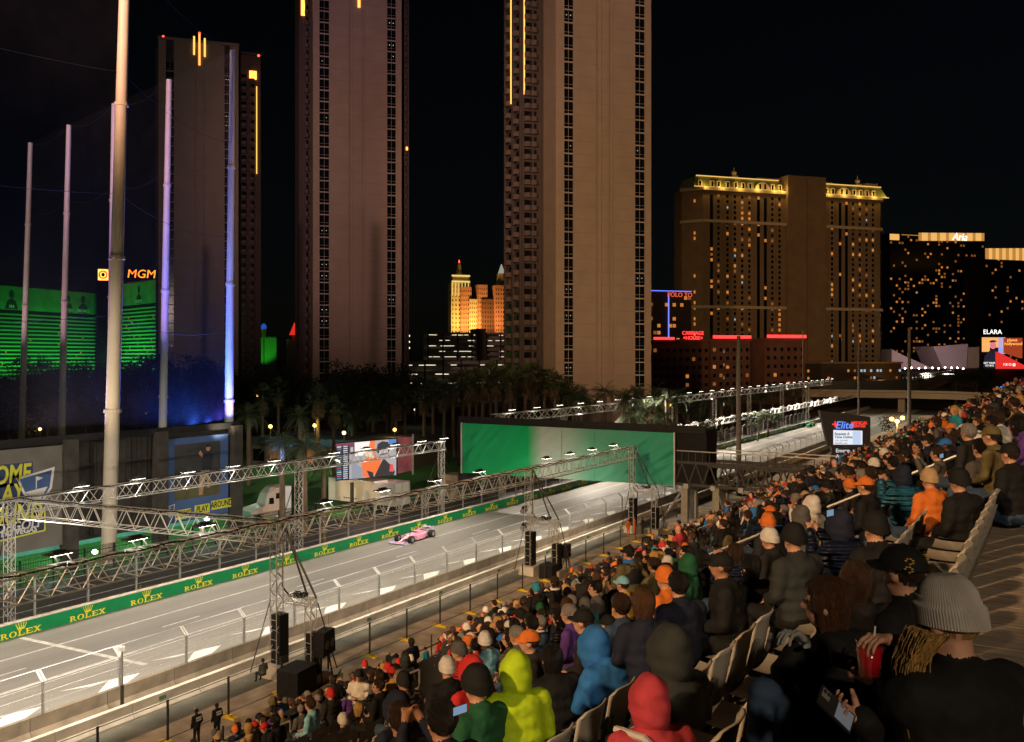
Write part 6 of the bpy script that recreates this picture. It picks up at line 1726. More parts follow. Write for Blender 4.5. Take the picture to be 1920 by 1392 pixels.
def person(label, p, rz, pose='sit', jk='black', head=('short','brown'), sk='skin_light', tr='denim', bulk=1.0, group=None, scale=1.0, acc=None, mesh=None, hws=1.0):
    me, hd = mesh or template(pose, bulk)
    o = put('person', me, None, p); o.rotation_euler = (0,0,rz); o.scale = (scale,)*3
    tag(o, label, 'person', group); dress(o, jk, sk, tr, acc); o['hd'] = 0; del o['hd']
    wear(o, hd, head[0], head[1] if len(head) > 1 else 'brown', hws)
    return o
HEROPX = []
PEOPLE = []     # (x, y) of everyone placed by hand, to keep the seats around them free
def floor_at(X): return 16.05 + .5*(X+.3) if X < -.3 else 16.05
def seat_head(px, py, off=17.42):
    p = row_pt(px, py, off); return p
def hero(label, px, py, rz, pose='sit', z=None, **k):
    """head centre at pixel; seated people sit on the slope, others at depth z"""
    hd = template(pose, k.get('bulk', 1.0))[1] if 'mesh' not in k else k['mesh'][1]
    off = 16.2 + hd[0].z
    H = row_pt(px, py, off) if z is None else at_d(px, py, z)
    sc = k.get('scale', 1.0)
    rot = Matrix.Rotation(R_(rz),3,'Z'); base = H - rot @ (hd[0]*sc)
    PEOPLE.append((base.x, base.y)); HEROPX.append((px, py, depth(H)))
    return person(label, base, R_(rz), pose, **k)
# --- people picked out one by one in the photograph
CG = 'people in the stand'
mat('strap_grey', (.45,.43,.4), rough=.8, var=.1)
lime = hero('person in a bright lime green hoodie with the hood up', 966, 1258, 50, z=6.9, jk='lime', head=('hood','lime'), bulk=1.2, hws=1.05)
red = hero('person in a red hoodie with the hood up and a grey shoulder strap', 1216, 1312, 46, z=5.2, jk='crimson', head=('hood','crimson'), bulk=1.1, tr='black')
MB().path([(-.2,.08,1.06),(-.1,-.1,1.07),(.06,-.175,.9),(.17,-.165,.72),(.24,-.09,.56)], .022, 6).build('strap', M('strap_grey'), red)
hero('person in a dark grey hoodie with the hood up beside the red hoodie', 1252, 1222, 60, z=5.7, jk='slate', head=('hood','slate'), bulk=1.22, tr='black', hws=1.15)
hero('person with long black hair and black coat between lime and blue hoods', 1034, 1236, 58, z=7.9, jk='black', head=('long','black'), bulk=1.25, tr='black')
hero('person bent forward in a vivid blue hooded jacket', 1112, 1212, 62, pose='lean', z=8.0, jk='blue', head=('hood','blue'), bulk=1.25, hws=1.2)
hero('person in an orange baseball cap turned to the track', 992, 1204, 118, jk='charcoal', head=('cap','orange'), bulk=1.05)
hero('person with short grey hair beside the orange cap', 968, 1192, 88, jk='grey', head=('short','grey'))
hero('person in a dark green jacket and round black beanie before the lime hoodie', 893, 1288, 78, jk='green', head=('beanie','black'), hws=1.1)
hero('person with black hair in navy jacket with pale collar filming', 826, 1352, 70, pose='film', jk='navy', head=('short','black'), sk='skin_tan')
hero('person with cropped hair in a black coat at the bottom edge', 750, 1350, 66, jk='black', head=('short','brown'), bulk=1.12, sk='skin_tan')
hero('person in a navy hood behind the cropped-haired one', 742, 1326, 82, jk='navy', head=('hood','navy'))
hero('person in a grey quilted jacket with dark beanie by the handrail', 757, 1280, 70, jk='puffer_grey', head=('beanie','charcoal'), bulk=1.1)
pt = hero('person in a black team jacket with white back lettering and pale beanie', 838, 1254, 58, jk='black', head=('beanie','white'), bulk=1.1)
lettering('PETRONAS', M('print_white'), pt, (0,-.19,.86), (1,0,0), UP, .085, ext=.004)
hero('person in a bright red hood beside the pale beanie', 882, 1258, 75, jk='red', head=('hood','red'))
hero('person in a red beanie in the lower rows', 620, 1303, 80, jk='charcoal', head=('beanie','red'))
hero('person in a teal fleece with short hair by the rail', 581, 1322, 108, jk='sky', head=('short','brown'), scale=1.12)
hero('person standing face-on in a white top and grey beanie', 673, 1268, 200, pose='stand_hold', z=21, jk='white', head=('beanie','charcoal'), scale=1.05)
ck = hero('person in a black and white chequered hat', 643, 1352, 70, z=16.5, jk='navy', head=('beanie','white'))
hero('person with loose blonde hair in the lower rows', 672, 1330, 75, z=17, jk='black', head=('long','blonde'))
hero('person with black beanie beside the loose blonde hair', 697, 1332, 75, z=17, jk='charcoal', head=('beanie','black'))
hero('person standing in a tan coat with long blonde hair at the bottom edge', 465, 1366, 95, pose='stand', z=21, jk='tan', head=('long','blonde'))
hero('person in a flat tan cap at the bottom edge beside the guards', 408, 1386, 80, pose='stand', z=22, jk='white', head=('cap','tan'))
hero('person in black with long dark hair at the bottom edge', 515, 1352, 100, z=20, jk='black', head=('long','black'), scale=1.15)
vst = hero('person standing in an olive coat, dark vest and black cap', 1178, 1038, 72, pose='stand_hold', z=14.2, jk='olive', head=('cap','black'), tr='olive', bulk=1.15)
MB().ell((0,.0,1.27),.215,.17,.24,nu=18,nv=12).build('vest', CM['charcoal'], vst, True); MB().ell((0,.02,1.485),.11,.1,.055).build('scarf', CM['blue'], vst, True)
hero('person in a pale blue cap and orange-tan jacket', 1167, 1096, 80, jk='gold', head=('cap','sky'), bulk=1.05)
hero('person with long straight lit brown hair in the middle rows', 1206, 1132, 45, jk='navy', head=('long','chestnut'), hws=1.05)
hero('person with short brown hair and blue collar before the long brown hair', 1163, 1137, 65, jk='denim', head=('short','brown'))
hero('person in a black cap with white marks over a dark jacket', 1093, 1166, 100, jk='charcoal', head=('cap','black'))
hero('person with curly grey hair beside the black cap', 1066, 1152, 95, jk='purple', head=('short','grey'))
hero('person in a black cap with logo above the blue hood', 1140, 1172, 70, z=11, jk='black', head=('cap','black'))
hero('person in a glowing orange beanie in the middle rows', 1246, 1086, 75, jk='orange', head=('beanie','orange'))
nv = hero('person in a navy hoodie with an orange stripe', 1271, 1098, 55, jk='navy', head=('short','black'), bulk=1.1)
MB().path([(-.19,.0,.92),(-.16,-.12,.85),(-.05,-.17,.78)], .014, 6).build('stripe', CM['orange'], nv)
hero('person in profile with black cap and glasses in a huge black coat', 1352, 1062, 105, jk='black', head=('cap','black'), bulk=1.25, tr='black', sk='skin_tan')
hero('person with long black hair in a black coat beside the glasses', 1405, 1064, 70, z=8.8, jk='black', head=('long','black'), bulk=1.2, tr='black')
hero('person in a dark green-grey sweatshirt and black beanie', 1488, 1012, 60, z=8.0, jk='slate', head=('beanie','black'), bulk=1.2, tr='black')
hero('person in a pale grey beanie with a visor edge', 1442, 1012, 75, z=11, jk='charcoal', head=('beanie','white'))
hero('person in a navy quilted coat filming with a phone', 1572, 985, 62, pose='film', z=8.8, jk='puffer_navy', head=('hood','navy'), bulk=1.18, tr='black')
hero('person in a huge black coat with black hat in the dark rows', 1640, 992, 55, z=7.4, jk='black', head=('beanie','black'), bulk=1.3, tr='black')
hero('person with dim brown hair in black behind the gloved one', 1605, 1092, 60, z=5.4, jk='black', head=('long','brown'), bulk=1.1, tr='black')
c36 = hero('person in a wide black cap with gold embroidered leaves', 1690, 1075, 70, z=4.6, jk='black', head=('cap','black'), bulk=1.12, tr='black', hws=1.15)
mat('gold_thread', (.7,.48,.06), rough=.5, var=.2)
for k, (cx_, cz_) in enumerate(((-.07,.075),(-.095,.045),(.02,.085))):
    b = MB()
    for j in range(6):
        a = j*.9; b.ell((cx_+.0, -.075-.01*k+.012*math.cos(a)*1.4, cz_+.012*math.sin(a)), .003,.007,.0035, nu=6, nv=4)
    q_ = b.build('embroidery', M('gold_thread'), c36); q_.matrix_local = headframe(template('sit',1.12)[1]) @ Matrix.Scale(1.15,4)
hero('person in a blue jacket and grey hat raising a phone', 1690, 893, 55, pose='film', z=12.4, jk='puffer_teal', head=('hood','navy'), bulk=1.2)
hero('person in a bright orange jacket beside the blue jacket', 1742, 900, 50, z=11.2, jk='orange', head=('beanie','tan'), bulk=1.1)
hero('person with cropped hair holding up a lit phone', 1757, 852, 80, pose='film', z=14.5, jk='grey', head=('short','brown'))
hero('person in a black hat and big black coat beside the orange jacket', 1798, 905, 60, z=9.6, jk='black', head=('beanie','black'), bulk=1.25, tr='black')
hero('person with cropped grey hair near the upper walkway', 1815, 812, 60, z=12.2, jk='charcoal', head=('short','grey'))
hero('person in an olive cap and pale vest near the upper walkway', 1858, 818, 70, z=10.8, jk='olive', head=('cap','olive'))
hero('person in a grey hoodie near the upper walkway', 1838, 842, 55, z=11.2, jk='grey', head=('short','black'), bulk=1.15)
hero('person in black at the frame edge with a dark cap', 1893, 852, 60, z=10.2, jk='black', head=('cap','black'), bulk=1.2, tr='denim')
hero('person in an orange cap in the middle rows', 1622, 912, 75, z=11.5, jk='black', head=('cap','orange'))
hero('person in an orange beanie beside the orange cap', 1592, 912, 75, z=17, jk='charcoal', head=('beanie','orange'))
hero('person in a striped pale quilted coat beside the white hood', 1500, 968, 60, z=12.5, jk='grey', head=('hood','grey'))
hero('person in a cream beanie filming by the handrail', 1520, 948, 70, pose='film', z=13.5, jk='white', head=('hood','white'))
hero('person with bald head standing at the stand foot in black', 1388, 955, 95, pose='stand', z=60, jk='black', head=('bald',))
hero('person in a red jacket at the stand foot', 1328, 985, 95, pose='stand', z=62, jk='red', head=('long','black'))
for i, (x, y) in enumerate(((823,1201),(797,1217))):
    hero(('child in a red jacket at the foot of the stand','child in a teal jacket at the foot of the stand')[i], x, y, 90, pose='stand', z=44, jk=('red','teal')[i], head=('short','black'), scale=.85)
def walker(label, px, py, z0, rz, **k):
    p = at_h(px, py, z0); PEOPLE.append((p.x, p.y)); return person(label, p, R_(rz), **k)
for i, (x, y) in enumerate(((369,1400),(407,1388))):
    gd = walker(('security guard in black nearest the bottom edge','security guard in black beside the fence foot')[i], x, y, 0, 88, pose='stand', jk='black', head=('short','black'), tr='black', sk='skin_dark', bulk=1.1)
    lettering('EVENT', M('print_white'), gd, (0,-.15,1.36), (1,0,0), UP, .1, ext=.006, bold=.004); lettering('STAFF', M('print_white'), gd, (0,-.155,1.25), (1,0,0), UP, .1, ext=.006, bold=.004)
for i, (x, y) in enumerate(((1178,1007),(1190,1003),(1205,1002))):
    walker(('marshal in orange overalls, first by the tower','marshal in orange overalls, second by the tower','person in dark overalls beside the orange marshals')[i], x, y, 0, (60,100,80)[i], pose='stand', jk=('orange','orange','navy')[i], tr=('orange','orange','navy')[i], head=('cap','red') if i < 2 else ('cap','black'))
ph = at_h(494,1268,.75); person('photographer in grey sitting on a concrete block by the near tower', (ph.x, ph.y, .35), R_(80), 'sit', jk='grey', head=('short','black'), tr='black')
def phone_at(label, p, ex, ez, lit=True, s=1):
    t = thing('phone', label, 'phone'); t.matrix_basis = frame(p, Vector(ex).normalized()*s, Vector(ez).cross(Vector(ex)).normalized()*s, Vector(ez).normalized()*s)
    MB().box(-.074,.074,-.004,.004,-.036,.036).build('case', M('black_matte'), t)
    MB().box(-.069,.069,-.0055,-.0045,-.033,.033).build('screen', glow('phone_screen', (.35,.55,.8), .5) if lit else M('night_glass'), t)
for lab, px, py, z in (('glowing phone held up beside the orange jacket',1765,855,10.6),('lit phone held up by the cream hood',1518,962,15.2),('phone held up at the bottom edge by the black-haired one',862,1331,5.2),('phone raised by the person in navy quilted coat',1556,962,6.8)):
    phone_at(lab, at_d(px,py,z), RGT+FWD*.9, UP, True, .72)

# --- the three nearest people, with modelled hands
def hand_prims(curl, spread=.2, thumb=.5, side=1):
    """wrist at the origin, fingers along +Y, palm facing -Z; curl = bend per joint for four fingers"""
    P = []
    for j in range(4): P.append(('c', Vector((side*(-.012+.004*j),.012,0)), Vector((side*(-.03+.02*j),.085,0)), .017, .0125, 0))
    P.append(('c', Vector((0,-.05,0)), Vector((0,.01,0)), .026, .024, 0))
    for j in range(4):
        p = Vector((side*(-.03+.02*j),.085,0)); a = 0; L = ((.04,.026,.02),(.045,.03,.022),(.042,.028,.021),(.033,.021,.018))[j]
        for k in range(3):
            a += curl[j]*(1.0,1.15,.8)[k]; d = Vector((side*(j-1.5)*.05*spread*5, math.cos(a), -math.sin(a))).normalized(); q = p + d*L[k]
            P.append(('c', p, q, .0086-.0006*k, .0081-.0009*k, 0)); p = q
        P.append(('e', p + Vector((0,0,.006)), (.006,.008,.004), 1))
    a = Vector((-side*.026,.018,-.006)); b_ = a + Vector((-side*.032,.03,-.02-.015*thumb)); c_ = b_ + Vector((-side*(.012-.02*thumb),.03,-.012-.02*thumb)); 
    P += [('c', a, b_, .0145, .0115, 0), ('c', b_, c_, .0112, .009, 0)]
    return P
def make_hand(name, parent, wrist, fdir, palm, curl, m, side=1, thumb=.5, spread=.2, s=1.0):
    """fdir: finger direction, palm: direction the palm faces (world)"""
    me = fuse(hand_prims(curl, spread, thumb, side), .0042, name, 2, smooth_it=2); me.materials[0] = m; me.materials[1] = mat('nail', (.55,.3,.24), rough=.3, var=0) if m.name.startswith('skin') else m
    y = Vector(fdir).normalized(); z = -Vector(palm); z = (z - y*z.dot(y)).normalized(); x = y.cross(z)
    o = put(name, me); o.matrix_basis = frame(wrist, x*s, y*s, z*s)
    return o
def near_person(label, base, rz, arms, jk, tr, head, bulk=1.1, sk='skin_light', head_to=None, knees=None, hws=1.0, yaw=0, pitch=0, lean=0):
    s = joints('sit'); inv = Matrix.Rotation(-R_(rz),3,'Z')
    def loc(p): return tuple(inv @ (Vector(p)-Vector(base)))
    for k, v in arms.items(): s[k] = loc(v)
    if knees:
        for k, v in knees.items(): s[k] = loc(v)
    s['yaw'] = yaw; s['pitch'] = pitch
    P, hd = body_prims(s, bulk, hands=False); me = fuse(P, .011, 'person', 7, wrinkle=.012)
    PEOPLE.append((base[0], base[1]))
    return person(label, base, R_(rz), jk=jk, tr=tr, head=head, bulk=bulk, sk=sk, mesh=(me, hd), hws=hws), hd
def to_child(o, par):
    mb_ = par.matrix_basis.copy(); o.parent = par; o.matrix_parent_inverse = mb_.inverted()
HW['long2'] = hair_long(.46, 76, 60); HWN['long2'] = 'hair'
# brown-haired person with grey gloves and jeans
Hw = at_d(1548,1132,4.3); bw = Hw - Matrix.Rotation(R_(66),3,'Z') @ Vector((0,.07,1.215))
wl = at_d(1502,1205,3.99)
wom, hdw = near_person('person with long brown hair, black coat, jeans and grey glove', bw, 66, dict(ell=at_d(1470,1262,3.99), wrl=wl, wrr=at_d(1510,1215,4.22), elr=at_d(1500,1270,4.28)), 'black', 'denim', ('long2','chestnut'), 1.08, knees=dict(kl=at_d(1432,1300,3.75), kr=at_d(1455,1285,4.11), al=at_d(1420,1440,3.81), ar=at_d(1440,1440,4.17)), hws=1.02, yaw=34)
hg = make_hand('glove', wom, at_d(1508,1203,3.96), at_d(1476,1180,3.90)-at_d(1508,1203,3.96), -UP-FWD*.3-RGT*.2, (.55,.5,.55,.65), cloth('cloth_glove', (.3,.31,.3)), 1, .2, s=1.12); to_child(hg, wom)
# blonde person in a ribbed grey beanie, holding a drink and a phone
Hb = at_d(1778,1164,2.95); bb_ = Hb - Matrix.Rotation(R_(50),3,'Z') @ Vector((0,.07,1.215))
cupc = at_d(1630,1232,3.010)
CM['knit_grey'] = cloth('cloth_knit', (.36,.34,.31))
HW['knit'] = beanie(312, 26, .02, 78); HWN['knit'] = 'beanie'
bea, hdb = near_person('person with blonde hair in a ribbed grey beanie and black coat', bb_, 50, dict(ell=at_d(1700,1350,3.220), wrl=at_d(1660,1224,3.080), elr=at_d(1690,1420,3.150), wrr=at_d(1618,1352,2.968)), 'black', 'black', ('knit','knit_grey'), 1.18, hws=.98, yaw=14, pitch=-10)
hb_ = put('hair', HW['short'], bea, mw=headframe(hdb) @ Matrix.Scale(.89,4)); hb_.material_slots[0].link = 'OBJECT'; hb_.material_slots[0].material = HM['blonde']
# waving lock beside the face
lk = MB(); lr = random.Random(2)
for k in range(300):
    a = Hb - RGT*(.082+lr.uniform(-.035,.035)) - FWD*lr.uniform(-.03,.09) - UP*.02; pts = []; ph_ = lr.uniform(-.5,.5)
    for j in range(10):
        f = j/9; pts.append(a - UP*((.30+.16*ph_+.05)*f+lr.uniform(0,.004)) - RGT*(.05*math.sin(f*3.4+ph_*.5) + .05*f + .012*math.sin(f*9+ph_*3)) - FWD*.05*f)
    lk.path(pts, [.0022]*8+[.0016,.0006], 4)
lo = lk.build('hair_lock', HM['blonde'], None, True); to_child(lo, bea)
cup = thing('drink_cup', 'clear plastic cup of red drink held by the beanie wearer', 'cup', cupc)
cpm = bpy.data.materials.new('cup_plastic'); cpm.use_nodes = True; MATS['cup_plastic'] = cpm; n = cpm.node_tree; n.nodes.clear()
o_, mx, t_, g_ = (n.nodes.new(x) for x in ('ShaderNodeOutputMaterial','ShaderNodeMixShader','ShaderNodeBsdfTransparent','ShaderNodeBsdfGlossy')); g_.inputs['Roughness'].default_value = .12; mx.inputs[0].default_value = .14
n.links.new(t_.outputs[0], mx.inputs[1]); n.links.new(g_.outputs[0], mx.inputs[2]); n.links.new(mx.outputs[0], o_.inputs[0])
mat('red_drink', (.42,.008,.015), rough=.15, var=.1, spec=.5)
Cz = .062
MB().tube((0,0,-.062),(0,0,.056),.0345,.0455,28,cap=False).tube((0,0,-.062),(0,0,-.06),.0345,.0345,28).build('cup', M('cup_plastic'), cup, True)
MB().tube((0,0,-.058),(0,0,.036),.033,.042,28).build('drink', M('red_drink'), cup, True)
MB().path([Vector((.0455*math.cos(t*.2618), .0455*math.sin(t*.2618), .057)) for t in range(25)], .002, 6).build('rim', M('cup_plastic'), cup, True)
MB().tube((.01,.01,.02),(.018,.0,.105),.003,n=8).build('straw', M('print_white'), cup)
h1 = make_hand('hand', bea, at_d(1668,1200,3.038), at_d(1622,1196,2.982)-at_d(1668,1200,3.038)+UP*.004, -UP+RGT*-.1, (.55,.62,.6,.5), M('skin_light'), -1, .7, s=.85); to_child(h1, bea)
h2 = make_hand('hand', bea, at_d(1618,1348,2.968), at_d(1570,1330,2.940)-at_d(1618,1348,2.968), UP*.8-FWD*.5, (.4,.45,.5,.5), M('skin_light'), 1, .6, s=.88); to_child(h2, bea)
phn = thing('phone', 'phone lying in the hand below the red drink', 'phone'); ex = (at_d(1545,1312,2.898)-at_d(1586,1352,2.898)).normalized(); nz_ = (UP*.8-FWD*.6).normalized(); yv = nz_.cross(ex).normalized()
phn.matrix_basis = frame(at_d(1567,1330,2.905), ex, yv, ex.cross(yv))
MB().box(-.074,.074,-.036,.036,-.004,.004).build('case', M('black_matte'), phn); MB().box(-.068,.0,-.03,.03,.0042,.005).build('screen', glow('phone_dim', (.75,.78,.85), .12), phn); MB().box(.036,.068,-.028,.004,.0042,.006).build('camera_island', M('rim'), phn)
for dx in (.044,.06): MB().tube((dx,-.018,.006),(dx,-.018,.008),.007,.007,12).build('camera_lens', M('black_matte'), phn)
# second pair of hands looking at a phone
Hs = at_d(1668,1150,3.15)
h3 = make_hand('hand', None, at_d(1618,1268,3.630), at_d(1578,1246,3.590)-at_d(1618,1268,3.630), UP*.7-FWD*.6, (.35,.4,.45,.5), M('skin_light'), 1, .5); to_child(h3, c36)
slv = MB().path([c36.location+Vector((.1,-.2,.78)), at_d(1668,1300,3.894), at_d(1622,1271,3.643)], [.07,.058,.045], 12).build('sleeve', CM['black'], None, True); to_child(slv, c36)
phone_at('phone held in both hands beside the red drink', at_d(1590,1243,3.564), RGT*.6-UP*.25, UP*.5+FWD*.8, False)
# --- everyone else: all seats in view; the nearest as single people, the rest of the mass as one object
cr = random.Random(99)
JW = [('black',36),('charcoal',10),('navy',9),('puffer_black',9),('puffer_navy',5),('puffer_grey',3),('puffer_red',1.5),('slate',6),('grey',7),('red',5),('orange',2.5),('teal',2),('blue',3),('olive',3),('tan',2),('white',2.5),('green',2),('purple',1.5),('brown',3),('pink',1),('denim',4),('sky',1.2),('gold',.8),('crimson',1.5)]
HD = [(('short','brown'),16),(('short','black'),20),(('short','chestnut'),6),(('short','grey'),6),(('long','brown'),9),(('long','blonde'),7),(('long','black'),7),(('long','chestnut'),5),(('beanie','black'),8),(('beanie','grey'),2.5),(('beanie','red'),2),(('beanie','orange'),3),(('beanie','teal'),1.5),(('beanie','white'),3),(('beanie','green'),1),(('cap','black'),9),(('cap','white'),3),(('cap','red'),3),(('cap','blue'),2),(('cap','orange'),2),(('cap','sky'),1.2),(('cap','tan'),.8),(('hood',None),4),(('bald',),2)]
def pick(tab):
    return cr.choices([a for a, _ in tab], [w_ for _, w_ in tab])[0]
cand = []; empt = []
PITCH = .55
for k in range(0, ROWS):
    y = -1.0 + cr.uniform(0,.2)
    while y < row_end(k):
        y += PITCH
        if min(abs(y-a) for a in AISLE) < .62: continue
        x = rowX(k)+.12 + cr.uniform(-.05,.05); z = rowZ(k); p = Vector((x, y, z))
        a, b_, dz = proj((x, y, z+1.2))
        if dz < 1.5 or a < -40 or a > 1990 or b_ > 1500 or b_ < 600: continue
        seat = (k, x, y, z, dz, a, b_)
        near = min(math.hypot(x-q[0], y-q[1]) for q in PEOPLE)
        if k == 0 and y < 11: continue
        if near < .46: empt.append(seat); continue
        if dz < 6.5 or (k <= 6 and y < 7.4): empt.append(seat); continue
        hw = .3*FPX/dz; blocks = any(dz < hz_-.3 and abs(a-hx_) < hw+6 and b_-.5*hw < hy_+36 and b_ > hy_-1.2*hw for hx_, hy_, hz_ in HEROPX)
        if blocks: empt.append(seat); continue
        pr = .86
        if k <= 10 and y < 10: pr = .3
        if near < .8: pr *= .5
        if k > 17 and y < 15: pr = .35
        if cr.random() < pr: cand.append(seat)
        else: empt.append(seat)
cand.sort(key=lambda s: s[4])
NSOLO = 300 - len([o for o in bpy.data.objects if o.get('category') == 'person'])
JN = dict(black='black', charcoal='charcoal', navy='navy', slate='slate grey', grey='grey', red='red', orange='orange', teal='teal', blue='blue', olive='olive', tan='tan', white='white', green='dark green', purple='purple', brown='brown', pink='pink', denim='denim blue', sky='pale blue', gold='mustard', crimson='crimson', puffer_black='quilted black', puffer_navy='quilted navy', puffer_grey='quilted grey', puffer_red='quilted red', puffer_teal='quilted teal')
seen_lab = {}; taken = set()
def head_txt(h, jk):
    if h[0] == 'bald': return 'bald head'
    if h[0] == 'hood': return 'hood up'
    if h[0] == 'short': return 'short %s hair' % h[1]
    if h[0] == 'long': return 'long %s hair' % h[1]
    return '%s %s' % (JN.get(h[1], h[1]), h[0])
def zone(s):
    k, x, y = s[:3]; up = 'upper' if k < 8 else 'middle' if k < 18 else 'lower'
    al = 'before the nearer aisle' if y < 15.6 else 'just past the nearer aisle' if y < 24 else 'between the aisles' if y < 46 else 'past the farther aisle'
    return '%s rows %s' % (up, al)
HDOWN = MB().path([(.1,.08,.02),(.115,.0,.0),(.08,-.06,-.02),(0,-.085,-.045),(-.08,-.06,-.02),(-.115,0,0),(-.1,.08,.02)], [.025,.038,.045,.055,.045,.038,.025], 10).mesh('hood_down', [CM['grey']], True)
SCARF = displace(MB().path([(.085*math.cos(t*.5236), .085*math.sin(t*.5236), .008*math.sin(t*2)) for t in range(13)], .032, 9).mesh('scarf', [CM['red']], True), .012, 25)
BPACK = displace(MB().ell((0,0,0),.15,.09,.21,nu=16,nv=12).ell((0,-.07,-.05),.1,.05,.1,nu=12,nv=8).mesh('backpack', [CM['navy']], True), .02, 9)
SITP = [('sit',1.0),('sit',1.12),('turn',1.05),('turnr',1.1),('lean',1.08)]
solo = cand[:NSOLO]; rest = cand[NSOLO:]
prev = None
for s in solo:
    k, x, y, z, dz, a, b_ = s
    jk = pick(JW)
    if k <= 6 and cr.random() < .6: jk = cr.choice(['black','charcoal','navy','slate'])
    h = pick(HD); h = ('hood', jk) if h[0] == 'hood' else h
    pose, bulk = cr.choice(SITP)
    st = cr.random()
    if st < .05 and dz > 19: pose, bulk = 'stand', 1.0
    elif st < .1: pose, bulk = 'film', 1.1
    desc = '%s jacket, %s' % (JN[jk], head_txt(h, jk))
    lab = 'person in %s, %s' % (desc, zone(s))
    if lab in seen_lab:
        lab2 = 'person in %s, beside one in %s' % (desc, prev)
        n_ = 2
        while lab2 in seen_lab: lab2 = 'person in %s, %s of these in %s' % (desc, ordinal(n_-1), zone(s)); n_ += 1
        lab = lab2
    if len(lab.replace(',', ' ').split()) > 16: lab = 'person in %s, %s' % (desc, ordinal(len(seen_lab) % 60) + ' from the camera in ' + zone(s).split(' rows')[0] + ' rows')
    seen_lab[lab] = 1; prev = '%s with %s' % (JN[jk], head_txt(h, jk))
    rz = R_(cr.gauss(72,20))
    po_ = person(lab, (x, y, z), rz, pose, jk=jk, head=h, sk=cr.choice(PALETTE_SK), tr=cr.choice(['black','denim','charcoal','navy']), bulk=bulk, group=CG, scale=cr.uniform(.92,1.05))
    q = cr.random(); hz_ = template(pose, bulk)[1][0]
    if q < .3 and h[0] != 'hood':
        hd_ = put('hood_down', HDOWN, po_, hz_ + Vector((0,-.12,-.17))); hd_.material_slots[0].link = 'OBJECT'; hd_.material_slots[0].material = CM[jk]
    elif q < .42:
        sc_ = put('scarf', SCARF, po_, hz_ + Vector((0,-.03,-.145))); sc_.material_slots[0].link = 'OBJECT'; sc_.material_slots[0].material = CM[cr.choice(['red','grey','navy','tan','white','purple','orange'])]
    elif q < .5:
        bp_ = put('backpack', BPACK, po_, hz_ + Vector((0,-.24,-.42))); bp_.material_slots[0].link = 'OBJECT'; bp_.material_slots[0].material = CM[cr.choice(['charcoal','navy','olive','slate'])]
# chairs: those one can see singly
ch = sorted([s for s in empt + solo if s[0] <= 12 and s[4] < 13 and s[4] > 1.2 and -40 < s[5] < 1960 and s[6] < 1480], key=lambda s: s[4])
hs = [(q[0], q[1]) for q in PEOPLE]
emp = set(id(s) for s in empt); nch = 0
for s in ch[:280]:
    k, x, y, z, dz, a, b_ = s
    make_chair(rowX(k)+.16, y, z, R_(90), 'grey plastic stadium chair, %s seat of the %s row below the walkway' % (ordinal(min(69, int(round((y+1.2)/PITCH)))), ordinal(k)), 'stadium chairs in rows')
# far mass
LOW = {}
def low(key, prims=None, ratio=.1):
    return LOW[key]
def grab(me):
    nv = len(me.vertices); co = np.empty(nv*3); me.vertices.foreach_get('co', co); fs = []; mi = []
    me.calc_loop_triangles(); nt_ = len(me.loop_triangles); tv = np.empty(nt_*3, np.int32); me.loop_triangles.foreach_get('vertices', tv); tm_ = np.empty(nt_, np.int32); me.loop_triangles.foreach_get('material_index', tm_)
    return co.reshape(-1,3), tv.reshape(-1,3), tm_
def lowbody(pose, bulk):
    P, hd = body_prims(joints(pose), bulk, hands=False); me = fuse(P, .034, 'lowbody', 7, dec=.2, smooth_it=1); return grab(me), hd
LB = [lowbody('sit',1.08), lowbody('lean',1.1), lowbody('turn',1.1), lowbody('stand',1.05)]
def lowhat(me):
    o = bpy.data.objects.new('tmp', me); d_ = o.modifiers.new('d','DECIMATE'); d_.ratio = .14; return grab(evaluated(o))
LH = {k: lowhat(m) for k, m in HW.items()}
mlist = []; mindex = {}
def midx(m):
    if m.name not in mindex: mindex[m.name] = len(mlist); mlist.append(m)
    return mindex[m.name]
VV, FF, MI = [], [], []; off_ = 0
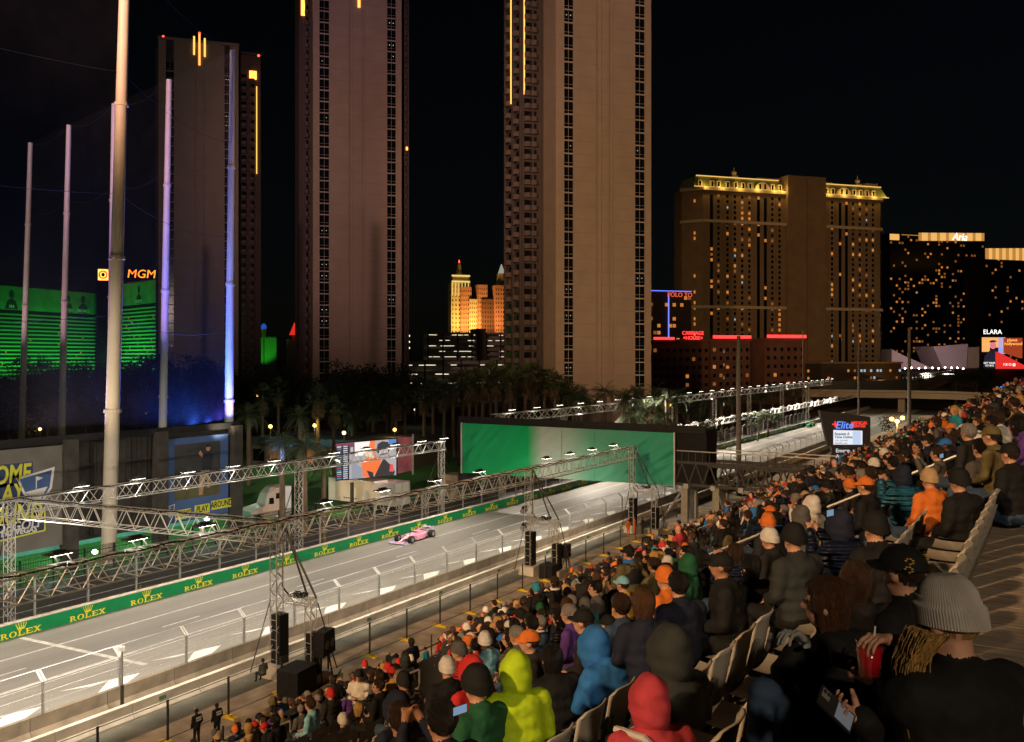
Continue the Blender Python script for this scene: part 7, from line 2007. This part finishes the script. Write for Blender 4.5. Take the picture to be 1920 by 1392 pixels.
for s in rest:
    k, x, y, z, dz, a, b_ = s
    if a < -20 or a > 1945 or b_ > 1420: continue
    (co, tv, tm_), hd = LB[3] if cr.random() < .04 else LB[cr.randrange(3)]
    jk = pick(JW); h = pick(HD); sk = cr.choice(PALETTE_SK); tr_ = cr.choice(['black','denim','charcoal'])
    lut = np.array([midx(CM[jk]), midx(M(sk)), midx(CM[tr_]), midx(SHOE), midx(M('eye_dark')), midx(M('lips')), midx(CM[jk])])
    g_ = R_(cr.gauss(72,24)); sc = cr.uniform(.93,1.06); R2 = np.array(Matrix.Rotation(g_,3,'Z')).T*sc; T_ = np.array([x+cr.uniform(-.06,.06), y+cr.uniform(-.06,.06), z])
    VV.append(co@R2+T_); FF.append(tv+off_); MI.append(lut[tm_]); off_ += len(co)
    if h[0] != 'bald':
        hc, ht, hm_ = LH[h[0]]; colr = HM[h[1]] if h[0] in ('short','long') else CM[h[1] or jk]
        Rh = np.array(hd[1]).T; VV.append(((hc@Rh)+np.array(hd[0]))@R2+T_); FF.append(ht+off_); MI.append(np.full(len(ht), midx(colr))); off_ += len(hc)
V_ = np.concatenate(VV); F_ = np.concatenate(FF); I_ = np.concatenate(MI)
me = bpy.data.meshes.new('crowd'); me.vertices.add(len(V_)); me.vertices.foreach_set('co', V_.ravel()); me.loops.add(len(F_)*3); me.loops.foreach_set('vertex_index', F_.ravel().astype(np.int32))
me.polygons.add(len(F_)); me.polygons.foreach_set('loop_start', np.arange(0, len(F_)*3, 3, dtype=np.int32)); me.polygons.foreach_set('material_index', I_.astype(np.int32)); me.polygons.foreach_set('use_smooth', np.ones(len(F_), bool))
for m in mlist: me.materials.append(m)
me.update(calc_edges=True); me.validate()
tag(put('crowd', me), 'dense crowd of spectators filling the farther seats of the stand', 'crowd', kind='stuff')
print('CROWD', len(solo), len(rest), len(F_), 'chairs', len(ch))
# chairs of the farther rows in one mass
b = MB()
for s in empt + cand:
    if s[0] <= 12 and s[4] < 13: continue
    k, x, y, z, dz, a, b_ = s
    if a < -20 or a > 1945 or b_ > 1420: continue
    X = rowX(k)+.36; b.add([(X-.02,y-.22,z+.42),(X-.02,y+.22,z+.42),(X+.07,y+.2,z+.88),(X+.07,y-.2,z+.88)],[(0,1,2,3)]); b.add([(X-.42,y-.21,z+.43),(X-.42,y+.21,z+.43),(X-.02,y+.21,z+.43),(X-.02,y-.21,z+.43)],[(0,1,2,3)])
tag(b.build('stadium_chairs', M('chair_plastic')), 'grey stadium chairs of the farther rows under the crowd', 'chairs', kind='stuff')
bpy.data.scenes.remove(TMP)
